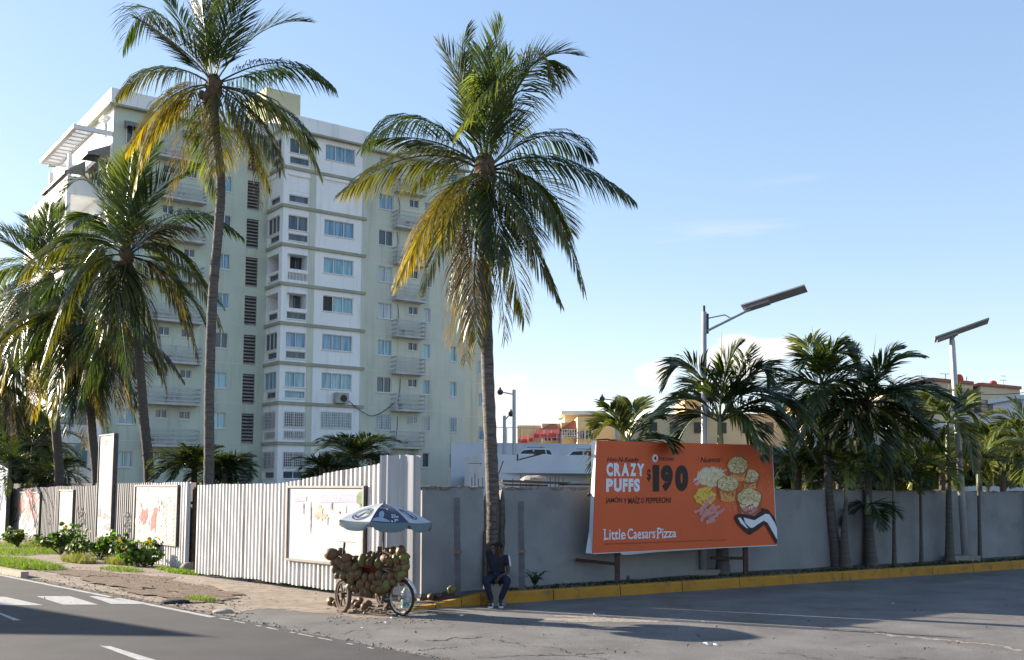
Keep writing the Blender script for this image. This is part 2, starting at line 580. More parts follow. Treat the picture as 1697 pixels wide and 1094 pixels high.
# ---------------------------------------------------------------- corrugated fences
M_SHEET = mat('galvanised_sheet', (.56, .56, .565), (.46, .46, .465), scale=1.6, stretch=(1, 1, .12), rough=.5, bump=.04, bscale=5, c3=(.17, .14, .11), scale3=8, stretch3=(1, 1, .06), lo3=.54, hi3=.76)
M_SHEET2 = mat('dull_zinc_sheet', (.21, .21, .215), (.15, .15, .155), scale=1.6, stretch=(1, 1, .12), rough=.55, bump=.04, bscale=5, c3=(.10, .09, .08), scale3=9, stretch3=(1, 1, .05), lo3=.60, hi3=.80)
M_SHEET3 = mat('flat_zinc_sheet', (.40, .41, .43), (.31, .315, .33), scale=2.2, stretch=(1, 1, .1), rough=.5, c3=(.25, .19, .15), scale3=14, stretch3=(1, 1, .06), lo3=.64, hi3=.78)
M_RUSTPOST = mat('rusty_post', (.05, .035, .028), (.10, .06, .04), scale=8, rough=.9)


def sheet(p0, p1, zb0, zb1, zt0, zt1, pitch, depth, nrm, phase=0.0, flat_frac=.36, wave=.012):
    """one corrugated sheet from p0 to p1, ribs standing out along nrm"""
    mb = MB()
    p0 = V(p0); p1 = V(p1); L_ = (p1 - p0).length; d = (p1 - p0) / L_
    us = [0.0]; sg = [0.0]
    k = 0; u = phase
    prof = [(0, 0), (.5 - flat_frac / 2 - .07, 0), (.5 - flat_frac / 2, 1), (.5 + flat_frac / 2, 1), (.5 + flat_frac / 2 + .07, 0)]
    out = []
    base = -pitch
    while base < L_ + pitch:
        for a, h in prof:
            uu = base + phase + a * pitch
            if 0 <= uu <= L_: out.append((uu, h))
        base += pitch
    if not out: out = [(0, 0), (L_, 0)]
    out = [(0, out[0][1])] + out + [(L_, out[-1][1])]
    vs = []
    for (uu, h) in out:
        t = uu / L_
        q = p0 + d * uu + nrm * (h * depth + wave * math.sin(uu * 2.1 + phase * 9))
        dzt = R.uniform(-.006, .006)
        vs.append(V((q.x, q.y, zb0 + (zb1 - zb0) * t + R.uniform(-.008, .008))))
        q2 = q + nrm * R.uniform(-.002, .002)
        vs.append(V((q2.x, q2.y, zt0 + (zt1 - zt0) * t + dzt)))
    fs = [(2 * i, 2 * i + 2, 2 * i + 3, 2 * i + 1) for i in range(len(out) - 1)]
    # sheet thickness: a return along the back
    b = len(vs)
    vs += [V((p.x, p.y, p.z)) - nrm * .006 for p in vs]
    fs += [(b + f[3], b + f[2], b + f[1], b + f[0]) for f in fs]
    mb.add(vs, fs)
    return mb


def fence_pt(x): return V((x, 19.04 - 1.04 * x, 0))


FD = V((-1, 1.04, 0)).normalized(); FN = V((-.721, -.693, 0))
f1 = thing('corrugated_fence', fence_pt(-5.5), 'tall white corrugated metal fence behind the coconut cart, with the big torn poster', 'fence')
L_tot = (fence_pt(-8.47) - fence_pt(-2.62)).length
u = 0; A = fence_pt(-8.47)
ztop = lambda u_: 2.40 + (0.06 * u_ / 4 if u_ < 4.1 else .06 + (u_ - 4.1) * .095)
i = 0
while u < L_tot - .05:
    w_ = min(.86, L_tot - u)
    zo = R.uniform(-.025, .025)
    p0 = A - FD * u; p1 = A - FD * (u + w_ + .02)
    sheet(p0, p1, .10 + R.uniform(-.03, .03), .10 + R.uniform(-.03, .03), ztop(u) + zo, ztop(u + w_) + zo, .172, .06, FN, phase=R.uniform(0, .05), wave=.014).build('sheet', M_SHEET, f1, smooth=False)
    u += w_; i += 1
rl = MB()
for z in (.5, 1.3, 2.1): rl.beam(A - FN * .06 + V((0, 0, z)), fence_pt(-2.62) - FN * .06 + V((0, 0, z)), .05, .08)
rl.build('rail', M_RUSTPOST, f1)
for uu in (0.03, 2.6, 5.2, 7.7):
    pb = MB(); q = A - FD * uu - FN * .13; pb.box((q.x - .04, q.y - .04, 0), (q.x + .04, q.y + .04, 2.3)); pb.build('post', M_RUSTPOST, f1)

# tall flat-ribbed panel at the corner
pr, pl = V((-1.79, 20.83, 0)), V((-2.72, 21.24, 0))
pn = V((-.40, -.915, 0)).normalized()
f2 = thing('corner_panel', (pl + pr) / 2, 'tall upright zinc panel closing the corner between corrugated fence and grey wall', 'fence panel')
sheet(pl, pl + (pr - pl) * .62, .22, .2, 3.02, 3.03, .30, .022, pn, phase=.05, flat_frac=.10).build('sheet', M_SHEET3, f2)
sheet(pl + (pr - pl) * .60 + pn * .02, pr + pn * .10, .2, .16, 3.03, 3.0, .26, .03, V((-.55, -.835, 0)), phase=.10, flat_frac=.12).build('sheet', M_SHEET3, f2)
pb = MB(); pb.box((pl.x - .0, pl.y + .06, 0), (pl.x + .07, pl.y + .13, 2.9)); pb.build('post', M_RUSTPOST, f2)

# left fence
B0, B1 = V((-9.34, 30.0, 0)), V((-23.2, 47.5, 0))
LD = (B1 - B0).normalized(); LN = V((-LD.y, LD.x, 0)); LN = LN if LN.y < 0 else -LN
f3 = thing('corrugated_fence', (B0 + B1) / 2, 'grey corrugated metal fence with posters and graffiti behind the leafy shrubs', 'fence')
Lt = (B1 - B0).length; u = 0; i = 0
while u < Lt - .05:
    w_ = min(1.0, Lt - u); zo = R.uniform(-.02, .03)
    zt = lambda q: 2.52 - .27 * q / Lt
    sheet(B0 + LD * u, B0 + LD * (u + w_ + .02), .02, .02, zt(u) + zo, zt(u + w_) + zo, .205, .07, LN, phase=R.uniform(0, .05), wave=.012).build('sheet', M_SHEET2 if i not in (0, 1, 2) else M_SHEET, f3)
    u += w_; i += 1
rl = MB()
for z in (.5, 1.9): rl.beam(B0 - LN * .07 + V((0, 0, z)), B1 - LN * .07 + V((0, 0, z)), .05, .08)
rl.build('rail', M_RUSTPOST, f3)
for uu in (.05, 5, 10, 15, 21):
    pb = MB(); q = B0 + LD * uu - LN * .14; pb.box((q.x - .05, q.y - .05, 0), (q.x + .05, q.y + .05, 2.3)); pb.build('post', M_RUSTPOST, f3)
# graffiti strokes sprayed on the left fence
gr = MB()
for (gx, gy, w_, h_, n_) in [(27, 862, 14, 42, 9), (82, 860, 6, 26, 5), (136, 855, 16, 36, 12), (211, 865, 14, 40, 13)]:
    for _ in range(n_):
        q = [hit(gx + R.uniform(-w_, w_) * .5, gy + R.uniform(-h_, h_) * .5, B0 + LN * .086, LN) for _ in range(2)]
        mid = (q[0] + q[1]) / 2 + LD * R.uniform(-.25, .25)
        cv = bez(q[0], mid, q[1], 8)
        for a_, b_ in zip(cv[:-1], cv[1:]):
            if R.random() < .62: gr.beam(a_, b_, .045, .006, up=LN)
gr.build('graffiti', mat('black_spray_paint', (.03, .03, .032), rough=.8), f3)

# dark post and gap between the two fences
gp = thing('fence_post', (-9.0, 29.9, 0), 'dark rusty post filling the gap between the two corrugated fences', 'post')
q = gnd(324, 950)
pb = MB(); pb.box((-9.25, 30.0, 0), (-8.9, 30.12, 2.36)); pb.build('board', M_RUSTPOST, gp)
pb = MB(); pb.box((-8.98, 29.3, 0), (-8.91, 29.38, 2.5)); pb.build('pole', M_RUSTPOST, gp)
# dark block wall behind the left fence
bw = MB()
o = -LN * 1.1
bw.add([B0 + LD * 2 + o, B1 + LD * 4 + o, B1 + LD * 4 + o * 1.2, B0 + LD * 2 + o * 1.2] + [p + V((0, 0, 2.5)) for p in (B0 + LD * 2 + o, B1 + LD * 4 + o, B1 + LD * 4 + o * 1.2, B0 + LD * 2 + o * 1.2)],
       [(0, 1, 2, 3), (4, 5, 6, 7), (0, 1, 5, 4), (1, 2, 6, 5), (2, 3, 7, 6), (3, 0, 4, 7)])
mesh_thing(bw, 'block_wall', mat('dark_block', (.09, .08, .075), (.05, .045, .042), scale=3, rough=.95, bump=.6, bscale=10), 'low dark block wall just showing above the far corrugated fence', 'wall')

# ---------------------------------------------------------------- advert boards on the fences
M_FRAME = mat('board_frame', (.26, .23, .20), (.18, .16, .14), scale=5, rough=.55)
M_FRAMED = mat('dark_board_frame', (.06, .058, .058), (.10, .095, .09), scale=5, rough=.6)
M_BOARDBK = mat('board_back', (.10, .10, .10), rough=.8)


def board(p0, d, n, px, off, label, paint, zs=None, frame=(M_FRAME, M_FRAMED), fw=.05, th=.10):
    """px = (x left, y top left, y bottom left, x right, y top right, y bottom right) read on the fence's plane"""
    pp = p0 + n * off
    xl, ytl, ybl, xr, ytr, ybr = px
    a = hit(xl, ytl, pp, n); b = hit(xr, ytr, pp, n); c = hit(xl, ybl, pp, n); e = hit(xr, ybr, pp, n)
    if zs: zb, zt = zs
    else: zt = (a.z + b.z) / 2; zb = (c.z + e.z) / 2
    L0 = V((a.x, a.y, 0)); R0 = V((b.x, b.y, 0)); W = (R0 - L0).length; dd = (R0 - L0) / W
    t = thing('advert_board', (L0 + R0) / 2 + V((0, 0, zb)), label, 'poster board')
    T = Matrix(((dd.x, -n.x, 0, L0.x), (dd.y, -n.y, 0, L0.y), (0, 0, 1, 0), (0, 0, 0, 1)))
    m_ = MB(); m_.box((fw * .6, 0.012, zb + fw * .6), (W - fw * .6, th - .01, zt - fw * .6), T); m_.build('panel', paint, t)
    f_ = MB()
    f_.box((0, -.02, zt - fw), (W, th, zt), T); f_.box((0, -.02, zb), (W, th, zb + fw), T)
    f_.box((0, -.02, zb + fw + .001), (fw, th, zt - fw - .001), T); f_.box((W - fw, -.02, zb + fw + .001), (W, th, zt - fw - .001), T)
    f_.build('frame', frame[0], t)
    s_ = MB(); s_.box((W + .001, .0, zb), (W + .03, th + .03, zt), T); s_.build('side_panel', frame[1], t)
    return t, T, W, zb, zt


def printed(t, T, mb, name, m):
    return mb.build(name, m, t, pre=T)


def torn(mb, x, z, w, h, y=.006, n=26, jag=.3):
    ph = [R.uniform(0, 6.28) for _ in range(3)]
    out = []
    for i in range(n):
        a = 2 * math.pi * i / n
        sq = 1 / max(abs(math.cos(a)), abs(math.sin(a))) ** .6
        k = sq * (1 + jag * (.4 * math.sin(3 * a + ph[0]) + .3 * math.sin(7 * a + ph[1])) + R.uniform(-jag, jag) * .4)
        out.append((x + w * .5 * k * math.cos(a), y, z + h * .5 * k * math.sin(a)))
    mb.poly(out)


def text_mesh(s, bold=0.0, shear=0.0):
    cu = bpy.data.curves.new('lettering', 'FONT')
    cu.body = s; cu.offset = bold; cu.shear = shear; cu.resolution_u = 4; cu.fill_mode = 'FRONT'; cu.space_character = 1.0
    ob = bpy.data.objects.new('lettering', cu)
    scene.collection.objects.link(ob)
    dg = bpy.context.evaluated_depsgraph_get()
    me = ob.evaluated_get(dg).to_mesh()
    vs = [v.co.copy() for v in me.vertices]; fs = [tuple(p.vertices) for p in me.polygons]
    ob.evaluated_get(dg).to_mesh_clear()
    scene.collection.objects.unlink(ob); bpy.data.objects.remove(ob); bpy.data.curves.remove(cu)
    x0 = min(v.x for v in vs); x1 = max(v.x for v in vs); y0 = min(v.y for v in vs); y1 = max(v.y for v in vs)
    return [((v.x - x0) / (x1 - x0), (v.y - y0) / (y1 - y0)) for v in vs], fs


M_TXT = mat('white_print', (.6, .6, .62), rough=.7)
M_LILAC = mat('lilac_print', (.34, .25, .46), (.42, .34, .54), scale=4, rough=.7)
M_REDP = mat('red_paint_smears', (.42, .015, .010), (.46, .07, .05), scale=9, rough=.7)
M_PINKP = mat('faded_pink_print', (.42, .20, .20), (.52, .34, .34), scale=6, rough=.7)
M_GREYP = mat('grey_torn_paper', (.14, .135, .14), (.26, .25, .25), scale=9, rough=.8)
M_GREENP = mat('green_print', (.10, .17, .08), (.18, .25, .13), scale=9, rough=.8)
M_TEALP = mat('pale_teal_print', (.40, .62, .62), (.60, .70, .70), scale=6, rough=.8)
M_TAN = mat('tan_torn_paper', (.38, .27, .20), (.48, .40, .34), scale=7, rough=.8)
M_POSTER = mat('bleached_poster', (.43, .43, .43), (.37, .365, .38), scale=2.0, rough=.75, c3=(.40, .36, .44), scale3=1.2, lo3=.60, hi3=.85, stretch3=(1, 1, .6))
M_POSTER2 = mat('scratched_poster', (.31, .31, .32), (.23, .23, .24), scale=4, rough=.75, c3=(.50, .26, .25), scale3=2.2, lo3=.52, hi3=.72)
M_POSTER3 = mat('blank_grey_board', (.24, .265, .27), (.19, .21, .22), scale=3, rough=.7, c3=(.62, .64, .64), scale3=5, lo3=.55, hi3=.7)
M_POSTER4 = mat('blue_white_banner', (.24, .32, .44), (.42, .44, .48), scale=.9, stretch=(1, 1, .5), rough=.7, c3=(.40, .37, .34), scale3=5, stretch3=(1, 1, .3), lo3=.60, hi3=.75)

# big torn poster
t, T, W, zb, zt = board(fence_pt(-5), FD, FN, (476, 805, 936, 604, 797, 940), .11, 'big bleached torn poster in a metal frame on the white fence behind the cart', M_POSTER, zs=(.66, 2.40))
hh = zt - zb
m_ = MB(); m_.poly([(W * .45, .004, zt - hh * .22), (W * .93, .004, zt - hh * .20), (W * .93, .004, zt - hh * .10), (W * .45, .004, zt - hh * .12)])
m_.poly([(W * .10, .004, zt - hh * .22), (W * .27, .004, zt - hh * .20), (W * .27, .004, zt - hh * .14), (W * .12, .004, zt - hh * .14)])
printed(t, T, m_, 'printed_banner', M_LILAC)
uv, fs = text_mesh('AYER POR CORTE', .01)
m_ = MB(); m_.add([(W * .52 + W * .34 * a, .0005, zt - hh * .185 + hh * .045 * b) for a, b in uv], fs); printed(t, T, m_, 'lettering', M_TXT)
m_ = MB()
torn(m_, W * .955, zt - hh * .16, W * .09, hh * .17, y=.003); torn(m_, W * .97, zt - hh * .27, W * .05, hh * .09, y=.003)
printed(t, T, m_, 'torn_green_paper', M_GREENP)
m_ = MB()
torn(m_, W * .44, zt - hh * .36, W * .10, hh * .16, y=.005, jag=.6); torn(m_, W * .52, zt - hh * .40, W * .07, hh * .06, y=.005, jag=.6); torn(m_, W * .78, zt - hh * .3, W * .012, hh * .10, y=.005)
printed(t, T, m_, 'torn_tan_paper', M_TAN)
m_ = MB()
torn(m_, W * .60, zt - hh * .26, W * .025, hh * .09, y=.003, jag=.5); torn(m_, W * .33, zt - hh * .42, W * .012, hh * .42, y=.003, jag=.5); torn(m_, W * .23, zt - hh * .3, W * .012, hh * .14, y=.003, jag=.5)
torn(m_, W * .70, zt - hh * .34, W * .02, hh * .03, y=.003); torn(m_, W * .80, zt - hh * .7, W * .22, hh * .004, y=.003); torn(m_, W * .55, zt - hh * .47, W * .008, hh * .08, y=.003)
printed(t, T, m_, 'torn_edges', M_GREYP)

# red-smeared poster
t, T, W, zb, zt = board(B0, LD, LN, (224, 805, 900, 295, 802, 903), .13, 'white poster with red paint smears on the grey corrugated fence', M_POSTER2)
hh = zt - zb
m_ = MB()
for _ in range(16):
    cx_ = R.choice([.2, .25, .44, .5]); torn(m_, W * (cx_ + R.uniform(-.08, .08)), zb + hh * R.uniform(.25, .55), W * R.uniform(.02, .08), hh * R.uniform(.08, .24), y=.006 - R.random() * .003, jag=.6)
printed(t, T, m_, 'red_smears', M_REDP)
m_ = MB()
for k in range(9):
    for c_ in (.74, .9): torn(m_, W * c_, zb + hh * (.1 + k * .07), W * .07, hh * .03, y=.004)
printed(t, T, m_, 'small_pictures', M_PINKP)
m_ = MB()
for _ in range(26): torn(m_, W * R.uniform(.05, .95), zb + hh * R.uniform(.1, .8), W * .01, hh * R.uniform(.02, .12), y=.003, jag=.5)
printed(t, T, m_, 'scratches', M_GREYP)
m_ = MB(); m_.poly([(W * .06, .004, zt - hh * .12), (W * .32, .004, zt - hh * .12), (W * .32, .004, zt - hh * .05), (W * .06, .004, zt - hh * .05)]); printed(t, T, m_, 'printed_banner', M_LILAC)
m_ = MB(); torn(m_, W * .86, zb + hh * .2, W * .1, hh * .16, y=.005); torn(m_, W * .06, zb + hh * .35, W * .05, hh * .14, y=.005); printed(t, T, m_, 'teal_patch', M_TEALP)

# tall narrow banner with a price list
t, T, W, zb, zt = board(B0, LD, LN, (165, 722, 893, 190, 717, 897), .16, 'tall narrow white banner with a printed list rising above the grey fence', M_POSTER, frame=(M_FRAMED, M_FRAMED))
hh = zt - zb
m_ = MB()
for k in range(58):
    z = zt - hh * (.14 + k * .0105)
    m_.poly([(W * .52, .005, z), (W * .90, .005, z), (W * .90, .005, z + hh * .0055), (W * .52, .005, z + hh * .0055)])
printed(t, T, m_, 'printed_list', M_PINKP)
m_ = MB()
for k in range(24):
    z = zt - hh * (.24 + k * .012); x1 = R.uniform(.30, .42)
    m_.poly([(W * .12, .005, z), (W * x1, .005, z), (W * x1, .005, z + hh * .004), (W * .12, .005, z + hh * .004)])
torn(m_, W * .58, zb + hh * .22, W * .5, hh * .05, y=.004, jag=.6); torn(m_, W * .7, zb + hh * .12, W * .4, hh * .07, y=.004, jag=.6)
torn(m_, W * .18, zb + hh * .25, W * .2, hh * .09, y=.003, jag=.1); torn(m_, W * .35, zt - hh * .08, W * .4, hh * .05, y=.003, jag=.6)
printed(t, T, m_, 'faded_print', M_GREYP)

# blank grey board, scratched pink board, blue banner at the far left
t, T, W, zb, zt = board(B0, LD, LN, (98, 812, 890, 122, 811, 892), .13, 'narrow blank grey board on the corrugated fence', M_POSTER3)
t, T, W, zb, zt = board(B0, LD, LN, (32, 816, 886, 67, 814, 890), .13, 'square poster smeared pink and grey at the far end of the fence', M_POSTER2)
hh = zt - zb
m_ = MB()
for _ in range(12): torn(m_, W * R.uniform(.1, .8), zb + hh * R.uniform(.35, .95), W * R.uniform(.08, .25), hh * R.uniform(.08, .25), y=.006 - R.random() * .003, jag=.5)
printed(t, T, m_, 'pink_smears', mat('pink_paint_smears', (.40, .06, .055), (.42, .18, .17), scale=9, rough=.7))
m_ = MB()
for _ in range(24):
    x = W * R.uniform(.05, .9); z = zb + hh * R.uniform(.05, .9); m_.poly([(x, .002, z), (x + W * .03, .002, z), (x + W * .18, .002, z + hh * .14), (x + W * .15, .002, z + hh * .14)])
m_.v = [V((min(max(p.x, .06), W - .06), p.y, min(p.z, zt - .06))) for p in m_.v]
printed(t, T, m_, 'scratches', M_GREYP)
m_ = MB(); torn(m_, W * .12, zb + hh * .22, W * .18, hh * .22, y=.004); printed(t, T, m_, 'blue_patch', M_TEALP)
t, T, W, zb, zt = board(B0, LD, LN, (-22, 757, 890, 15, 752, 893), .5, 'tall pale blue banner at the left end of the fence', M_POSTER4, frame=(M_FRAMED, M_FRAMED))
# ---------------------------------------------------------------- apartment block
E1 = V((.798, .602, 0)); E2 = V((-.602, .798, 0))
K0 = at(462, 668, 74); K0.z = 0
BROT = math.atan2(.602, .798)
M_GREENW = mat('pale_green_render', (.59, .615, .51), (.52, .55, .465), scale=.35, rough=.9, bump=.1, bscale=3, c3=(.33, .35, .28), scale3=1.8, stretch3=(1, 1, .08), lo3=.52, hi3=.85)
M_GREENW2 = mat('sea_green_render', (.545, .605, .505), (.475, .535, .45), scale=.3, rough=.9, bump=.1, bscale=3, c3=(.32, .36, .30), scale3=1.8, stretch3=(1, 1, .08), lo3=.52, hi3=.85)
M_WHITEW = mat('white_render', (.84, .85, .85), (.77, .79, .79), scale=.4, rough=.88, c3=(.46, .47, .45), scale3=2.2, stretch3=(1, 1, .07), lo3=.54, hi3=.9)
M_LEDGE = mat('green_ledge', (.36, .37, .29), (.29, .30, .24), scale=.8, rough=.9, c3=(.20, .20, .17), scale3=2.5, lo3=.58, hi3=.8)
M_JOINT = flat('white_joint', (.66, .66, .62))
M_WFRAME = flat('white_window_frame', (.70, .71, .70), rough=.45)
M_BALC = flat('grey_balcony_metal', (.46, .46, .47), rough=.6)
M_SLAB = mat('balcony_slab', (.55, .56, .54), (.40, .40, .38), scale=1.5, rough=.9, c3=(.24, .23, .2), scale3=4, lo3=.6, hi3=.8)
M_DARKIN = mat('dark_interior', (.05, .045, .042), (.08, .07, .065), scale=1, rough=.9)
M_BROWNIN = mat('brown_interior', (.11, .065, .05), (.07, .05, .04), scale=1, rough=.9)
M_BEIGEIN = mat('beige_interior', (.42, .40, .38), (.34, .32, .30), scale=1, rough=.9)
M_GRILLE = flat('white_grille', (.62, .61, .58))
M_LOUVER = mat('louver_slats', (.34, .33, .30), (.22, .21, .2), scale=2, rough=.8)


def curtain(name, a, b, sc):
    m = bpy.data.materials.new(name); m.use_nodes = True
    t = m.node_tree; n = t.nodes; L = t.links; bs = n['Principled BSDF']
    tcn = n.new('ShaderNodeTexCoord'); sx = n.new('ShaderNodeSeparateXYZ'); L.new(tcn.outputs['Object'], sx.inputs[0])
    ad = n.new('ShaderNodeMath'); L.new(sx.outputs[0], ad.inputs[0]); L.new(sx.outputs[1], ad.inputs[1])
    cb = n.new('ShaderNodeCombineXYZ'); L.new(ad.outputs[0], cb.inputs[0])
    zz = n.new('ShaderNodeMath'); zz.operation = 'MULTIPLY'; zz.inputs[1].default_value = .08; L.new(sx.outputs[2], zz.inputs[0]); L.new(zz.outputs[0], cb.inputs[1])
    q = n.new('ShaderNodeTexNoise'); q.inputs['Scale'].default_value = sc; q.inputs['Detail'].default_value = 3; L.new(cb.outputs[0], q.inputs['Vector'])
    r = n.new('ShaderNodeMapRange'); r.inputs[1].default_value = .38; r.inputs[2].default_value = .62; L.new(q.outputs[0], r.inputs[0])
    x = n.new('ShaderNodeMix'); x.data_type = 'RGBA'; L.new(r.outputs[0], x.inputs[0]); x.inputs[6].default_value = c4(a); x.inputs[7].default_value = c4(b)
    L.new(x.outputs[2], bs.inputs['Base Color'])
    bs.inputs['Roughness'].default_value = .08; bs.inputs['Specular IOR Level'].default_value = .6
    return m


GL = [curtain('glass_teal_curtain', (.10, .27, .34), (.28, .48, .54), 4.5), curtain('glass_blue_curtain', (.09, .20, .30), (.22, .38, .50), 5.5),
      curtain('glass_dark', (.025, .035, .045), (.08, .11, .14), 3.0), curtain('glass_cyan_tint', (.22, .46, .54), (.30, .54, .62), 1.2), curtain('glass_pale_blinds', (.30, .36, .38), (.46, .52, .52), 3.0)]

AP = thing('apartment_building', (K0.x, K0.y, 0), 'ten storey pale green and white apartment block rising behind the fence and palms', 'apartment block', rz=BROT)


def loc(P): d = V(P) - K0; return V((d.dot(E1), d.dot(E2), P[2]))


def onv(px, py, v):
    P = hit(px, py, K0 + E2 * v, E2); q = loc(P); return q.x, q.z


def onu(px, py, u):
    P = hit(px, py, K0 + E1 * u, E1); q = loc(P); return q.y, q.z


LZ = [at(462, y, 74).z for y in (734, 668, 601, 533, 467, 400.5, 338, 274, 212)]
FH = (LZ[8] - LZ[0]) / 8
LZ = [LZ[0] + FH * k for k in range(9)]
ZTOP = at(465, 189, 74).z
ZB = LZ[0] - FH          # floor of the lowest storey in sight
mF = lambda v0: (lambda a, z, d: V((a, v0 + d, z)))       # faces looking along -v
mL = lambda u0: (lambda a, z, d: V((u0 + d, a, z)))       # faces looking along -u


def mbox(mb, m, a0, a1, z0, z1, d0, d1, mi=0):
    p = [m(a0, z0, d0), m(a1, z0, d0), m(a1, z0, d1), m(a0, z0, d1), m(a0, z1, d0), m(a1, z1, d0), m(a1, z1, d1), m(a0, z1, d1)]
    mb.add(p, [(0, 3, 2, 1), (4, 5, 6, 7), (0, 1, 5, 4), (1, 2, 6, 5), (2, 3, 7, 6), (3, 0, 4, 7)], mi)


def facewall(mb, m, a0, a1, z0, z1, holes, depth=.16):
    As = sorted({a0, a1} | {h[i] for h in holes for i in (0, 1)}); Zs = sorted({z0, z1} | {h[i] for h in holes for i in (2, 3)})
    for i in range(len(As) - 1):
        for j in range(len(Zs) - 1):
            ca = (As[i] + As[i + 1]) / 2; cz = (Zs[j] + Zs[j + 1]) / 2
            if any(h[0] < ca < h[1] and h[2] < cz < h[3] for h in holes): continue
            mb.poly([m(As[i], Zs[j], 0), m(As[i + 1], Zs[j], 0), m(As[i + 1], Zs[j + 1], 0), m(As[i], Zs[j + 1], 0)])
    for h in holes:
        d = h[4] if len(h) > 4 else depth
        for p in (((h[0], h[2]), (h[1], h[2])), ((h[1], h[2]), (h[1], h[3])), ((h[1], h[3]), (h[0], h[3])), ((h[0], h[3]), (h[0], h[2]))):
            mb.poly([m(*p[0], 0), m(*p[1], 0), m(*p[1], d), m(*p[0], d)])


def window(m, a0, a1, z0, z1, npane, glass, name='window', depth=.16, grille=False, open_pane=None, frame=M_WFRAME):
    f = MB(); w = .055; d0, d1 = depth - .09, depth - .02
    mbox(f, m, a0, a1, z0, z0 + w, d0, d1); mbox(f, m, a0, a1, z1 - w, z1, d0, d1)
    for k in range(npane + 1):
        c = a0 + w / 2 + (a1 - a0 - w) * k / npane
        mbox(f, m, c - w / 2, c + w / 2, z0 + w + .001, z1 - w - .001, d0, d1)
    mbox(f, m, a0 - .05, a1 + .05, z0 - .06, z0 - .004, -.06, depth - .1)
    if grille:
        nn = max(3, int((a1 - a0) / .16))
        for k in range(nn + 1):
            c = a0 + (a1 - a0) * k / nn; mbox(f, m, c - .014, c + .014, z0, z1, -.07, -.045)
        for k in range(6):
            c = z0 + (z1 - z0) * (k + .3) / 6; mbox(f, m, a0, a1, c - .014, c + .014, -.095, -.072)
    o = f.build(name, frame, AP, local=True)
    p = MB(); p.poly([m(a0, z0, depth), m(a1, z0, depth), m(a1, z1, depth), m(a0, z1, depth)])
    q = p.build('pane', glass, o, local=True)
    if open_pane is not None:
        p2 = MB(); c0 = a0 + w + (a1 - a0 - w) * open_pane / npane; c1 = a0 + (a1 - a0 - w) * (open_pane + 1) / npane
        p2.poly([m(c0, z0 + w, depth - .01), m(c1, z0 + w, depth - .01), m(c1, z1 - w, depth - .01), m(c0, z1 - w, depth - .01)])
        p2.build('open_pane', M_DARKIN, o, local=True)
    return o


def rectv(x0, y0, x1, y1, v):
    a = onv(x0, (y0 + y1) / 2, v)[0]; b = onv(x1, (y0 + y1) / 2, v)[0]; xm = (x0 + x1) / 2
    return a, b, onv(xm, y1, v)[1] - LZ[1], onv(xm, y0, v)[1] - LZ[1]


def rectu(x0, y0, x1, y1, u):
    a = onu(x0, (y0 + y1) / 2, u)[0]; b = onu(x1, (y0 + y1) / 2, u)[0]; xm = (x0 + x1) / 2
    return min(a, b), max(a, b), onu(xm, y1, u)[1] - LZ[1], onu(xm, y0, u)[1] - LZ[1]


LV = 2.7          # plane of the louvred wall and the left wing
BE = 6.85         # end of the white bay
GV = .5
UR = 16.6
UL = -11.55
r_bay = rectv(532.7, 619, 583, 645.5, 0); r_cu = rectv(472, 616.7, 505.6, 642, 0); r_cl = rectv(472, 648, 505.6, 660.5, 0)
r_lu = rectu(437.5, 617.4, 457.3, 646, 0); r_ll = rectu(440.6, 649.7, 456.6, 661, 0)
r_g2 = rectv(624.7, 624.7, 648.7, 650.7, GV); r_sm = rectv(676, 628, 691.7, 641.7, GV); r_n1 = rectv(701.5, 630, 712.6, 654, GV); r_n2 = rectv(746, 633, 756.7, 657.7, GV)
r_lw = rectv(354, 617, 376, 643, LV); r_sa = rectv(257, 678, 277, 693, LV); r_sb = rectv(296, 681, 315, 695, LV); r_far = rectv(193, 677, 222, 703, LV)
r_lo = rectv(401.7, 620, 422, 670.5, LV)
r_b1 = rectv(656, 653, 705.6, 682, GV - .8); r_b2 = rectv(244, 641, 334, 671, LV - .9)

